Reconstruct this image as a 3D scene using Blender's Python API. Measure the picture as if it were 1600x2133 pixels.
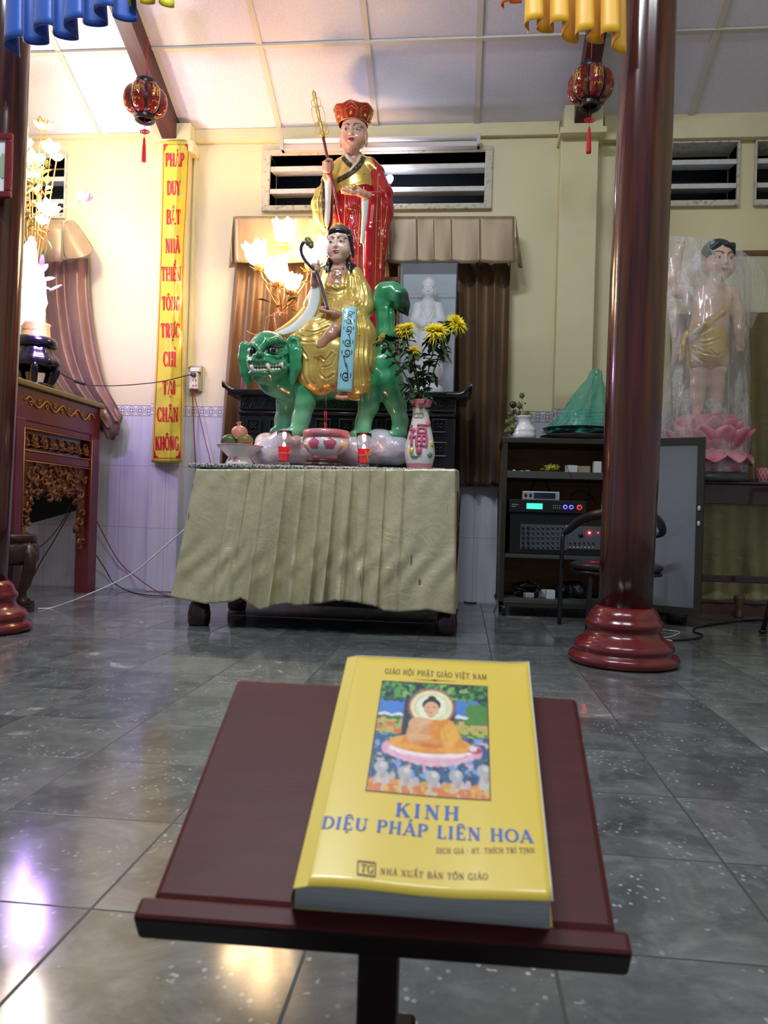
import bpy, bmesh, math, random
import numpy as np
from mathutils import Vector, Matrix
random.seed(7); RNG = np.random.default_rng(7)
SC = bpy.context.scene
for _o in list(bpy.data.objects): bpy.data.objects.remove(_o)
COL = SC.collection
PI = math.pi

# ------------------------------------------------------------------ camera
F_PX, CXP, CYP, CAM_H = 1600.0, 800.0, 1066.5, .52
_ph, _th, _ro = math.atan(164.2/1600), math.atan(5.7/1600), .029
_fw = np.array([-math.sin(_ph)*math.cos(_th), math.cos(_ph)*math.cos(_th), math.sin(_th)])
_r0 = np.array([math.cos(_ph), math.sin(_ph), 0.0]); _u0 = np.cross(_r0, _fw)
_R = math.cos(_ro)*_r0 + math.sin(_ro)*_u0
_U = -math.sin(_ro)*_r0 + math.cos(_ro)*_u0
_O = np.array([0, 0, CAM_H])
cam_d = bpy.data.cameras.new('camera'); cam = bpy.data.objects.new('camera', cam_d); COL.objects.link(cam)
cam_d.sensor_fit = 'HORIZONTAL'; cam_d.sensor_width = 36; cam_d.lens = 36
cam_d.clip_start = .02; cam_d.clip_end = 60
cam.matrix_world = Matrix(((_R[0], _U[0], -_fw[0], 0), (_R[1], _U[1], -_fw[1], 0), (_R[2], _U[2], -_fw[2], CAM_H), (0, 0, 0, 1)))
cam_d.dof.use_dof = True; cam_d.dof.focus_distance = 3.9; cam_d.dof.aperture_fstop = 15
SC.camera = cam
def ray(x, y): return _R*(x-CXP)/F_PX - _U*(y-CYP)/F_PX + _fw
def PY(x, y, Y): d = ray(x, y); return _O + d*(Y/d[1])
def PZ(x, y, Z): d = ray(x, y); return _O + d*((Z-CAM_H)/d[2])
def PX(x, y, X): d = ray(x, y); return _O + d*(X/d[0])

# ------------------------------------------------------------------ colour management, world, lights
SC.cycles.max_bounces = 7; SC.cycles.diffuse_bounces = 4; SC.cycles.glossy_bounces = 4; SC.cycles.transparent_max_bounces = 12
SC.view_settings.view_transform = 'Standard'
SC.view_settings.look = 'None'
SC.view_settings.gamma = 1
SC.view_settings.use_curve_mapping = False
SC.view_settings.exposure = 0.2
w = bpy.data.worlds.new('world'); SC.world = w; w.use_nodes = True
w.node_tree.nodes['Background'].inputs[0].default_value = (.78, .86, 1.0, 1)
w.node_tree.nodes['Background'].inputs[1].default_value = .2
def lamp(kind, name, loc, power, col=(1, 1, 1), size=.1, size_y=None, look=None, spread=None):
    d = bpy.data.lights.new(name, kind); d.energy = power; d.color = col
    o = bpy.data.objects.new(name, d); COL.objects.link(o); o.location = loc
    if kind == 'AREA':
        d.size = size
        if size_y: d.shape = 'RECTANGLE'; d.size_y = size_y
        if spread: d.spread = spread
    else: d.shadow_soft_size = size
    if look is not None:
        o.rotation_euler = (Vector(look)-Vector(loc)).to_track_quat('-Z', 'Y').to_euler()
    return o
# tubes of the hall, on the ceiling in front of and above the camera
lamp('AREA', 'hall_tube_light', (-.9, 1.35, 3.9), 74, (.84, .93, 1.0), 1.2, .12, (-.9, 2.1, 0))
lamp('AREA', 'hall_tube_light', (.7, .75, 3.9), 34, (.86, .94, 1.0), 1.2, .12, (.7, 1.2, 0))

# ------------------------------------------------------------------ materials
def lin(c):
    return c/12.92 if c <= .04045 else ((c+.055)/1.055)**2.4
def C(h):
    if isinstance(h, str):
        h = h.lstrip('#'); return tuple(lin(int(h[i:i+2], 16)/255) for i in (0, 2, 4)) + (1,)
    return tuple(h)[:3] + (1,)
class NT:
    def __init__(s, m): s.t = m.node_tree; s.n = s.t.nodes
    def new(s, ty, **kw):
        n = s.n.new(ty)
        for k, v in kw.items(): setattr(n, k, v)
        return n
    def link(s, a, b): s.t.links.new(a, b)
    def val(s, sock, v):
        if hasattr(v, 'is_linked') or hasattr(v, 'links'): s.link(v, sock)
        else: sock.default_value = v
    def math(s, op, a, b=0.0, c=None):
        n = s.new('ShaderNodeMath', operation=op); s.val(n.inputs[0], a); s.val(n.inputs[1], b)
        if c is not None: s.val(n.inputs[2], c)
        return n.outputs[0]
    def mix(s, f, a, b, bt='MIX'):
        n = s.new('ShaderNodeMix', data_type='RGBA', blend_type=bt); s.val(n.inputs[0], f); s.val(n.inputs[6], a); s.val(n.inputs[7], b); return n.outputs[2]
    def noise(s, scale, detail=3, rough=.5, vec=None, dist=0.0):
        n = s.new('ShaderNodeTexNoise'); n.inputs['Scale'].default_value = scale; n.inputs['Detail'].default_value = detail
        n.inputs['Roughness'].default_value = rough; n.inputs['Distortion'].default_value = dist
        if vec is not None: s.link(vec, n.inputs['Vector'])
        return n.outputs['Fac']
    def ramp(s, f, stops):
        n = s.new('ShaderNodeValToRGB'); e = n.color_ramp.elements
        while len(e) < len(stops): e.new(.5)
        for i, (p, c) in enumerate(stops): e[i].position = p; e[i].color = C(c) if not isinstance(c, (int, float)) else (c, c, c, 1)
        s.link(f, n.inputs[0]); return n.outputs[0]
    def step(s, f, a, b): 
        n = s.new('ShaderNodeMapRange'); s.val(n.inputs[0], f); n.inputs[1].default_value = a; n.inputs[2].default_value = b; n.clamp = True; return n.outputs[0]
    def obj(s): return s.new('ShaderNodeTexCoord').outputs['Object']
    def pos(s): return s.new('ShaderNodeNewGeometry').outputs['Position']
    def mapping(s, vec, scale=(1, 1, 1), rot=(0, 0, 0), loc=(0, 0, 0)):
        n = s.new('ShaderNodeMapping'); s.link(vec, n.inputs[0]); n.inputs['Scale'].default_value = scale; n.inputs['Rotation'].default_value = rot; n.inputs['Location'].default_value = loc; return n.outputs[0]
    def bump(s, h, strength, dist=.01):
        n = s.new('ShaderNodeBump'); n.inputs['Strength'].default_value = strength; n.inputs['Distance'].default_value = dist; s.link(h, n.inputs['Height']); return n.outputs[0]
MATS = {}
def mat(name, col, rough=.5, metal=0.0, col2=None, nscale=8, nsharp=(.35, .65), stretch=None, bump=None, emit=None, estr=0, trans=0, ior=1.45, alpha=1, coat=0, sheen=0, spec=.5, attr=None, sss=0, aniso=0):
    if name in MATS: return MATS[name]
    m = bpy.data.materials.new(name); m.use_nodes = True; t = NT(m); b = t.n['Principled BSDF']
    I = b.inputs
    base = None
    vec = t.obj()
    if stretch: vec = t.mapping(vec, stretch)
    if attr:
        a = t.new('ShaderNodeVertexColor'); a.layer_name = 'Col'; base = a.outputs[0]
        if col2 is not None:
            f = t.step(t.noise(nscale, 4, vec=vec), *nsharp); base = t.mix(t.math('MULTIPLY', f, .35), base, C(col2))
    elif col2 is not None:
        f = t.step(t.noise(nscale, 4, .55, vec=vec), *nsharp); base = t.mix(f, C(col), C(col2))
    if base is not None: t.link(base, I['Base Color'])
    else: I['Base Color'].default_value = C(col)
    I['Roughness'].default_value = rough; I['Metallic'].default_value = metal
    I['Transmission Weight'].default_value = trans; I['IOR'].default_value = ior; I['Alpha'].default_value = alpha
    I['Coat Weight'].default_value = coat; I['Coat Roughness'].default_value = .08
    I['Sheen Weight'].default_value = sheen; I['Specular IOR Level'].default_value = spec
    if sss: I['Subsurface Weight'].default_value = sss; I['Subsurface Radius'].default_value = (.02, .01, .008)
    if emit is not None: I['Emission Color'].default_value = C(emit); I['Emission Strength'].default_value = estr
    if bump:
        bs, bst, bd = bump
        t.link(t.bump(t.noise(bs, 4, vec=vec), bst, bd), I['Normal'])
    MATS[name] = m; return m

# ------------------------------------------------------------------ objects
WO = {}
def tag(o, label=None, cat=None, group=None, kind=None):
    if label: o['label'] = label
    if cat: o['category'] = cat
    if group: o['group'] = group
    if kind: o['kind'] = kind
    return o
def thing(name, loc, label, cat, group=None):
    o = bpy.data.objects.new(name, None); COL.objects.link(o); o.empty_display_size = .05
    o.location = tuple(loc); WO[o.name] = np.array(loc, float)
    return tag(o, label, cat, group)
def link_mesh(name, me, parent=None, loc=None):
    o = bpy.data.objects.new(name, me); COL.objects.link(o)
    if parent is not None: o.parent = parent; WO[o.name] = WO[parent.name]
    else:
        loc = np.array(loc if loc is not None else (0, 0, 0), float); o.location = tuple(loc); WO[o.name] = loc
    return o
class MB:
    def __init__(s): s.v = []; s.f = []; s.mi = []; s.sm = []; s.n = 0; s.M = None
    def add(s, V, Fc, mi=0, smooth=False):
        V = np.asarray(V, float).reshape(-1, 3)
        if s.M is not None: V = V @ s.M[:3, :3].T + s.M[:3, 3]
        s.v.append(V)
        for f in Fc: s.f.append([int(i)+s.n for i in f]); s.mi.append(mi); s.sm.append(smooth)
        s.n += len(V); return s
    def box(s, a, b, mi=0):
        x0, y0, z0 = np.minimum(a, b); x1, y1, z1 = np.maximum(a, b)
        V = [(x0, y0, z0), (x1, y0, z0), (x1, y1, z0), (x0, y1, z0), (x0, y0, z1), (x1, y0, z1), (x1, y1, z1), (x0, y1, z1)]
        return s.add(V, [(0, 3, 2, 1), (4, 5, 6, 7), (0, 1, 5, 4), (1, 2, 6, 5), (2, 3, 7, 6), (3, 0, 4, 7)], mi)
    def hexa(s, V, mi=0):
        return s.add(V, [(0, 3, 2, 1), (4, 5, 6, 7), (0, 1, 5, 4), (1, 2, 6, 5), (2, 3, 7, 6), (3, 0, 4, 7)], mi)
    def beam(s, p, q, wd, hg, up=(0, 0, 1), mi=0):
        p = np.array(p, float); q = np.array(q, float); d = q-p; d /= np.linalg.norm(d)
        sd = np.cross(d, up); sd /= np.linalg.norm(sd); u = np.cross(sd, d)
        a, b = sd*wd/2, u*hg/2
        return s.hexa([p-a-b, p+a-b, q+a-b, q-a-b, p-a+b, p+a+b, q+a+b, q-a+b], mi)
    def lathe(s, prof, seg=32, c=(0, 0, 0), mi=0, smooth=True, fn=None, cap=True, axis=None):
        V = []; n = len(prof)
        for r, z in prof:
            for k in range(seg):
                a = 2*PI*k/seg; rr = r*(fn(a, z) if fn else 1)
                V.append((rr*math.cos(a), rr*math.sin(a), z))
        V = np.array(V)
        if axis is not None:
            q = Vector((0, 0, 1)).rotation_difference(Vector(axis)).to_matrix(); V = V @ np.array(q).T
        V = V + np.array(c)
        Fc = []
        for i in range(n-1):
            for k in range(seg):
                k2 = (k+1) % seg; Fc.append((i*seg+k, i*seg+k2, (i+1)*seg+k2, (i+1)*seg+k))
        if cap:
            if prof[0][0] > 1e-6: Fc.append(tuple(range(seg-1, -1, -1)))
            if prof[-1][0] > 1e-6: Fc.append(tuple((n-1)*seg+k for k in range(seg)))
        return s.add(V, Fc, mi, smooth)
    def tube(s, P, r, seg=8, mi=0, cap=True, smooth=True, flat=None):
        P = np.array(P, float); n = len(P); r = np.full(n, r) if np.isscalar(r) else np.array(r, float)
        T = np.gradient(P, axis=0); T /= np.maximum(np.linalg.norm(T, axis=1)[:, None], 1e-9)
        ref = np.array([0, 0, 1.0]) if abs(T[0][2]) < .9 else np.array([0, 1.0, 0])
        N = np.cross(T[0], ref); N /= np.linalg.norm(N); V = []
        for i in range(n):
            N = N - T[i]*(N@T[i]); N /= max(np.linalg.norm(N), 1e-9); B = np.cross(T[i], N)
            for k in range(seg):
                a = 2*PI*k/seg; V.append(P[i] + r[i]*(math.cos(a)*N + math.sin(a)*B*(flat or 1)))
        Fc = [(i*seg+k, i*seg+(k+1) % seg, (i+1)*seg+(k+1) % seg, (i+1)*seg+k) for i in range(n-1) for k in range(seg)]
        if cap: Fc += [tuple(range(seg-1, -1, -1)), tuple((n-1)*seg+k for k in range(seg))]
        return s.add(V, Fc, mi, smooth)
    def sheet(s, G, mi=0, smooth=True, closed=False):
        G = np.asarray(G, float); n, m = G.shape[:2]
        Fc = [(i*m+j, i*m+(j+1) % m, (i+1)*m+(j+1) % m, (i+1)*m+j) for i in range(n-1) for j in range(m if closed else m-1)]
        return s.add(G.reshape(-1, 3), Fc, mi, smooth)
    def prism(s, poly, fn, mi=0, smooth=False):
        """poly: 2D outline; fn(u,v,t) -> 3D with t=0 back, 1 front"""
        n = len(poly); V = [fn(u, v, 0) for u, v in poly] + [fn(u, v, 1) for u, v in poly]
        Fc = [tuple(range(n-1, -1, -1)), tuple(range(n, 2*n))] + [(i, (i+1) % n, n+(i+1) % n, n+i) for i in range(n)]
        return s.add(V, Fc, mi, smooth)
    def ball(s, c, r, seg=16, rings=10, mi=0, axis=None):
        r = (r, r, r) if np.isscalar(r) else r
        V = []; 
        for i in range(rings+1):
            t = PI*i/rings
            for k in range(seg): a = 2*PI*k/seg; V.append((r[0]*math.sin(t)*math.cos(a), r[1]*math.sin(t)*math.sin(a), -r[2]*math.cos(t)))
        V = np.array(V)
        if axis is not None: V = V @ np.array(Vector((0, 0, 1)).rotation_difference(Vector(axis)).to_matrix()).T
        Fc = [(i*seg+k, i*seg+(k+1) % seg, (i+1)*seg+(k+1) % seg, (i+1)*seg+k) for i in range(rings) for k in range(seg)]
        return s.add(V+np.array(c), Fc, mi, True)
    def build(s, name, mats, parent=None, loc=None, bevel=0, label=None, solid=0, kind=None, subsurf=0, weld=False):
        V = np.concatenate(s.v) if s.v else np.zeros((0, 3))
        off = WO[parent.name] if parent is not None else np.array(loc if loc is not None else (0, 0, 0), float)
        me = bpy.data.meshes.new(name); me.from_pydata((V-off).tolist(), [], s.f)
        for m in (mats if isinstance(mats, (list, tuple)) else [mats]): me.materials.append(m)
        me.polygons.foreach_set('material_index', s.mi); me.polygons.foreach_set('use_smooth', s.sm); me.update()
        o = link_mesh(name, me, parent, loc)
        if weld: md = o.modifiers.new('weld', 'WELD'); md.merge_threshold = 1e-5
        if solid: md = o.modifiers.new('thick', 'SOLIDIFY'); md.thickness = solid; md.offset = 0
        if bevel: md = o.modifiers.new('edge', 'BEVEL'); md.width = bevel; md.segments = 2; md.limit_method = 'ANGLE'; md.harden_normals = False
        if subsurf: md = o.modifiers.new('sub', 'SUBSURF'); md.levels = md.render_levels = subsurf
        if label: o['label'] = label
        if kind: o['kind'] = kind
        return o
def set_col(o, cols):
    at = o.data.color_attributes.new('Col', 'FLOAT_COLOR', 'POINT')
    c = np.ones((len(o.data.vertices), 4), np.float32); c[:, :3] = cols; at.data.foreach_set('color', c.ravel())
def copy_tree(o, parent=None):
    c = o.copy(); COL.objects.link(c); c.parent = parent
    if parent is not None: c.matrix_parent_inverse = o.matrix_parent_inverse
    for ch in [q for q in o.children]: copy_tree(ch, c)
    return c
def lerp(a, b, t): return a+(b-a)*t
def spline(pts, n):
    """Catmull-Rom through points"""
    P = np.array(pts, float); k = len(P)
    if k == 2: return np.array([lerp(P[0], P[1], t) for t in np.linspace(0, 1, n)])
    Q = np.vstack([2*P[0]-P[1], P, 2*P[-1]-P[-2]]); out = []
    for t in np.linspace(0, k-1-1e-9, n):
        i = int(t); f = t-i; a, b, c, d = Q[i:i+4]
        out.append(.5*((2*b)+(c-a)*f+(2*a-5*b+4*c-d)*f*f+(3*b-a-3*c+d)*f**3))
    return np.array(out)
# ------------------------------------------------------------------ room shell
WY = 4.70; CS = .45; CZ = 2.90          # back wall plane, ceiling slope, ceiling height at the wall
def ceil_z(Y): return CZ + CS*(WY-Y)
def m_floor():
    m = bpy.data.materials.new('grey marble tiles'); m.use_nodes = True; t = NT(m); b = t.n['Principled BSDF']
    p = t.pos(); s = t.new('ShaderNodeSeparateXYZ'); t.link(p, s.inputs[0])
    gx = t.math('DIVIDE', t.math('SUBTRACT', s.outputs[0], .122), .2925); gy = t.math('DIVIDE', t.math('SUBTRACT', s.outputs[1], .952), .28)
    fx, fy = t.math('FLOOR', gx), t.math('FLOOR', gy)
    dx = t.math('MULTIPLY', t.math('ABSOLUTE', t.math('SUBTRACT', t.math('SUBTRACT', gx, fx), .5)), 2)
    dy = t.math('MULTIPLY', t.math('ABSOLUTE', t.math('SUBTRACT', t.math('SUBTRACT', gy, fy), .5)), 2)
    wob = t.math('MULTIPLY', t.noise(25, 2, vec=p), .006)
    edge = t.math('SUBTRACT', t.math('MAXIMUM', dx, t.math('MULTIPLY', dy, .998)), wob)
    grout = t.step(edge, .979, .986)
    cell = t.new('ShaderNodeCombineXYZ'); t.link(fx, cell.inputs[0]); t.link(fy, cell.inputs[1])
    wn = t.new('ShaderNodeTexWhiteNoise', noise_dimensions='3D'); t.link(cell.outputs[0], wn.inputs[0])
    off = t.new('ShaderNodeVectorMath', operation='MULTIPLY_ADD'); t.link(wn.outputs['Color'], off.inputs[0]); off.inputs[1].default_value = (9, 9, 9); t.link(p, off.inputs[2])
    v = off.outputs[0]
    n1 = t.noise(6, 6, .62, v, .8); n2 = t.noise(22, 5, .6, v, .3); 
    base = t.ramp(n1, [(.3, (.055, .064, .068)), (.5, (.10, .112, .116)), (.68, (.17, .182, .182))])
    base = t.mix(t.math('MULTIPLY', t.step(n2, .5, .75), .35), base, (.30, .31, .30, 1))
    tv = t.step(wn.outputs['Value'], 0, 1)
    base = t.mix(t.math('MULTIPLY', t.step(tv, .55, 1), .35), base, (.26, .27, .25, 1))
    base = t.mix(t.math('MULTIPLY', t.step(tv, .4, 0), .35), base, (.085, .082, .095, 1))
    vo = t.new('ShaderNodeTexVoronoi'); vo.inputs['Scale'].default_value = 70; t.link(t.mapping(v, (1, .8, 1)), vo.inputs['Vector']); 
    fleck = t.math('MULTIPLY', t.step(vo.outputs['Distance'], .26, .17), t.step(t.noise(9, 3, vec=v), .5, .62))
    vo2 = t.new('ShaderNodeTexVoronoi'); vo2.inputs['Scale'].default_value = 30; wv = t.new('ShaderNodeVectorMath', operation='MULTIPLY_ADD'); nz = t.new('ShaderNodeTexNoise'); nz.inputs['Scale'].default_value = 35; t.link(v, nz.inputs['Vector']); t.link(nz.outputs['Color'], wv.inputs[0]); wv.inputs[1].default_value = (.045, .045, 0); t.link(v, wv.inputs[2]); t.link(wv.outputs[0], vo2.inputs['Vector'])
    fleck = t.math('MAXIMUM', fleck, t.math('MULTIPLY', t.step(vo2.outputs['Distance'], .15, .06), t.step(t.noise(12, 2, vec=v), .45, .6)))
    base = t.mix(t.math('MULTIPLY', fleck, .6), base, (.48, .50, .48, 1))
    # broad white clouding in some tiles
    cl = t.math('MULTIPLY', t.step(t.noise(4.5, 7, .7, v, 1.5), .6, .68), t.step(tv, .62, .7))
    base = t.mix(t.math('MULTIPLY', cl, .7), base, (.5, .52, .50, 1))
    base = t.mix(grout, base, (.045, .05, .045, 1))
    t.link(base, b.inputs['Base Color'])
    t.link(t.math('ADD', t.math('MULTIPLY', t.noise(7, 4, vec=p), .14), t.math('ADD', .05, t.math('MULTIPLY', grout, .5))), b.inputs['Roughness'])
    b.inputs['Specular IOR Level'].default_value = .5
    t.link(t.bump(t.math('ADD', t.math('MULTIPLY', t.noise(2.5, 2, vec=v), .35), t.math('MULTIPLY', grout, -.3)), .12, .01), b.inputs['Normal'])
    return m
def m_wall():
    m = bpy.data.materials.new('cream wall over lilac tiles'); m.use_nodes = True; t = NT(m); b = t.n['Principled BSDF']
    p = t.pos(); s = t.new('ShaderNodeSeparateXYZ'); t.link(p, s.inputs[0])
    X, Z = t.math('ADD', s.outputs[0], s.outputs[1]), s.outputs[2]
    n = t.noise(3, 5, .6, p)
    paint = t.mix(t.math('MULTIPLY', t.step(n, .35, .7), .5), (.70, .63, .39, 1), (.64, .58, .36, 1))
    spots = t.step(t.noise(40, 2, vec=p), .74, .77)
    paint = t.mix(t.math('MULTIPLY', spots, .15), paint, (.3, .27, .18, 1))
    # lower tiles .25 x .39
    gx = t.math('DIVIDE', t.math('SUBTRACT', X, -1.93+WY), .25); fx = t.math('FRACT', gx)
    gz = t.math('DIVIDE', t.math('SUBTRACT', Z, .005), .39); fz = t.math('FRACT', gz)
    ex = t.math('MULTIPLY', t.math('ABSOLUTE', t.math('SUBTRACT', fx, .5)), 2); ez = t.math('MULTIPLY', t.math('ABSOLUTE', t.math('SUBTRACT', fz, .5)), 2)
    gr = t.math('MAXIMUM', t.step(ex, .982, .988), t.step(ez, .988, .993))
    grain = t.noise(30, 4, .6, t.mapping(p, (1, 1, .06)))
    tile = t.mix(t.step(grain, .35, .7), (.56, .56, .66, 1), (.69, .69, .76, 1))
    tile = t.mix(t.math('MULTIPLY', gr, .6), tile, (.25, .27, .28, 1))
    # border strip with octagon and diamond pattern
    u = t.math('ABSOLUTE', t.math('SUBTRACT', t.math('FRACT', t.math('DIVIDE', X, .058)), .5)); 
    v = t.math('ABSOLUTE', t.math('DIVIDE', t.math('SUBTRACT', Z, 1.137), .058))
    sm = t.math('ADD', u, v); mx = t.math('MAXIMUM', u, v); oc = t.math('MAXIMUM', mx, t.math('MULTIPLY', sm, .72))
    def band(x, c, wdt): return t.step(t.math('ABSOLUTE', t.math('SUBTRACT', x, c)), wdt, wdt*.6)
    pat = t.math('MAXIMUM', band(oc, .42, .045), t.math('MULTIPLY', band(oc, .24, .05), t.step(t.math('MINIMUM', u, v), .02, .05)))
    pat = t.math('MAXIMUM', pat, t.math('MULTIPLY', t.step(mx, .2, .19), t.step(t.math('MULTIPLY', u, v), .004, .008)))
    pat = t.math('MAXIMUM', pat, band(v, .55, .05))
    strip = t.mix(pat, (.72, .70, .76, 1), (.22, .2, .24, 1))
    col = t.mix(t.math('GREATER_THAN', Z, 1.101), tile, strip); col = t.mix(t.math('GREATER_THAN', Z, 1.174), col, paint)
    t.link(col, b.inputs['Base Color'])
    r = t.math('ADD', .18, t.math('MULTIPLY', t.math('GREATER_THAN', Z, 1.174), .32)); t.link(r, b.inputs['Roughness'])
    t.link(t.bump(t.noise(60, 3, vec=p), .06, .004), b.inputs['Normal'])
    return m
M_FLOOR, M_WALL = m_floor(), m_wall()
M_PAINT = mat('cream paint', (.70, .63, .39), .5, col2=(.63, .57, .35), nscale=4, bump=(60, .06, .004))
M_CEIL = mat('white ceiling board', (.72, .72, .82), .8, col2=(.64, .64, .74), nscale=120, bump=(180, .25, .003))
M_BATTEN = mat('pale batten', (.60, .57, .52), .6)
M_RAFTER = mat('dark red rafter', (.075, .022, .016), .45, col2=(.05, .014, .012), nscale=9, stretch=(6, 1, 1))
M_NIGHT = mat('night outside', (.012, .018, .03), .5)
M_LOUV = mat('whitewashed concrete louvre', (.56, .57, .59), .7, col2=(.48, .46, .42), nscale=30, nsharp=(.45, .75), bump=(40, .2, .004))
M_LFRAME = mat('weathered window frame', (.54, .51, .42), .7, col2=(.24, .22, .19), nscale=40, nsharp=(.52, .72), bump=(40, .3, .004))
def structure(o): o['kind'] = 'structure'; return o
XL, XR, YB = -3.7, 2.45, -2.2
b = MB(); b.box((XL-.1, YB, -.1), (XR+.1, WY+.15, 0)); structure(b.build('floor', M_FLOOR))
# back wall with four louvre openings
OPEN = [(-2.95, -2.605, 2.395, 2.755), (-1.258, .075, 2.425, 2.745), (.86, 1.545, 2.425, 2.765), (1.655, 2.25, 2.425, 2.765)]
b = MB(); xs = [XL]; T = .16
for x0, x1, z0, z1 in OPEN:
    b.box((xs[-1], WY, 0), (x0, WY+T, CZ+.03)); b.box((x0, WY, 0), (x1, WY+T, z0)); b.box((x0, WY, z1), (x1, WY+T, CZ+.03)); xs.append(x1)
b.box((xs[-1], WY, 0), (XR, WY+T, CZ+.03)); structure(b.build('wall_back', M_WALL))
b = MB(); b.hexa([(XL-.1, YB, 0), (XL, YB, 0), (XL, WY+T, 0), (XL-.1, WY+T, 0), (XL-.1, YB, ceil_z(YB)), (XL, YB, ceil_z(YB)), (XL, WY+T, CZ), (XL-.1, WY+T, CZ)]); structure(b.build('wall_left', M_WALL))
b = MB(); b.hexa([(XR, YB, 0), (XR+.1, YB, 0), (XR+.1, WY+T, 0), (XR, WY+T, 0), (XR, YB, ceil_z(YB)), (XR+.1, YB, ceil_z(YB)), (XR+.1, WY+T, CZ), (XR, WY+T, CZ)]); structure(b.build('wall_right', M_WALL))
y1 = WY+T; b = MB(); b.hexa([(XL-.1, .6, ceil_z(.6)), (XR+.1, .6, ceil_z(.6)), (XR+.1, y1, ceil_z(y1)), (XL-.1, y1, ceil_z(y1)), (XL-.1, .6, ceil_z(.6)+.06), (XR+.1, .6, ceil_z(.6)+.06), (XR+.1, y1, ceil_z(y1)+.06), (XL-.1, y1, ceil_z(y1)+.06)])
structure(b.build('ceiling', M_CEIL))
nb = 1
def trim(bld, m, **k):
    global nb
    o = structure(bld.build('trim_%d' % nb, m, **k)); nb += 1; return o
for X in (-3.6, -2.99, -2.386, -1.205, -.6, .016, 1.262, 1.87):
    b = MB(); b.beam((X, .7, ceil_z(.7)-.004), (X, WY, CZ-.004), .034, .012); trim(b, M_BATTEN)
for k in range(6):
    Y = 4.195-.545*k; b = MB(); b.beam((XL, Y, ceil_z(Y)-.003), (XR, Y, ceil_z(Y)-.003), .034, .012); trim(b, M_BATTEN)
for X in (-1.875, .625):                                  # rafters on the pilasters
    b = MB(); b.beam((X, .75, ceil_z(.75)-.075), (X, WY-.02, CZ+.01-.075), .092, .13); trim(b, M_RAFTER, bevel=.004)
# pilasters, ring beam
b = MB(); b.box((-1.955, WY-.085, 0), (-1.762, WY, 2.80)); trim(b, M_WALL, bevel=.004)
b = MB(); b.box((-2.0, WY-.12, 2.80), (-1.74, WY, 2.905)); b.box((-1.765, WY-.11, 2.735), (-1.72, WY, 2.80)); trim(b, M_PAINT, bevel=.003)
b = MB(); b.box((.515, WY-.11, 0), (.73, WY, 2.775)); trim(b, M_WALL, bevel=.004)
b = MB(); b.box((.525, WY-.16, 2.80), (.745, WY, 2.935)); b.box((.50, WY-.175, 2.765), (.765, WY, 2.80)); trim(b, M_PAINT, bevel=.003)
b = MB(); b.box((XL, WY-.02, 2.875), (-2.0, WY, 2.90)); trim(b, M_PAINT)
b = MB(); b.box((-1.74, WY-.03, 2.83), (.51, WY, 2.91)); trim(b, M_PAINT, bevel=.003)
b = MB(); b.box((.77, WY-.05, 2.78), (XR, WY, 2.93)); trim(b, M_PAINT, bevel=.004)
# louvre windows
def window(i, x0, x1, z0, z1, zs, frame=.045, lip=True):
    root = bpy.data.objects.new('window_%d' % i, None); COL.objects.link(root); root.location = ((x0+x1)/2, WY, z0); WO[root.name] = np.array(root.location); root['kind'] = 'structure'
    b = MB(); f = frame
    b.box((x0-f, WY-.025, z1), (x1+f, WY+.14, z1+.03)); b.box((x0-f, WY-.03, z0-.035), (x1+f, WY+.14, z0))
    b.box((x0-f, WY-.025, z0), (x0, WY+.14, z1)); b.box((x1, WY-.025, z0), (x1+f, WY+.14, z1)); b.build('window_frame', M_LFRAME, root, bevel=.004)
    for z in zs:                                            # each louvre slopes up towards the outside
        b = MB(); y0, yb = WY-.01, WY+.13; rise = .028
        b.hexa([(x0, y0, z-.03), (x1, y0, z-.03), (x1, yb, z-.03+rise), (x0, yb, z-.03+rise), (x0, y0, z), (x1, y0, z), (x1, yb, z+rise), (x0, yb, z+rise)]); b.build('louvre', M_LOUV, root, bevel=.003)
    b = MB(); g_ = [[(x, y, z) for x, z in ((x0-.02, z0-.02), (x1+.02, z0-.02), (x1+.02, z1+.02), (x0-.02, z1+.02))] for y in (WY+.141, WY+.30)]; b.sheet(g_, smooth=False, closed=True); b.add(g_[1], [(0, 1, 2, 3)]); b.build('night_box', M_NIGHT, root)  # closed dark box added behind the louvres to stand for night outdoors
window(1, *OPEN[0], [2.49, 2.635], .012); window(2, *OPEN[1], [2.535, 2.675]); window(3, *OPEN[2], [2.53, 2.672], .012); window(4, *OPEN[3], [2.53, 2.672], .012)
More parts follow.
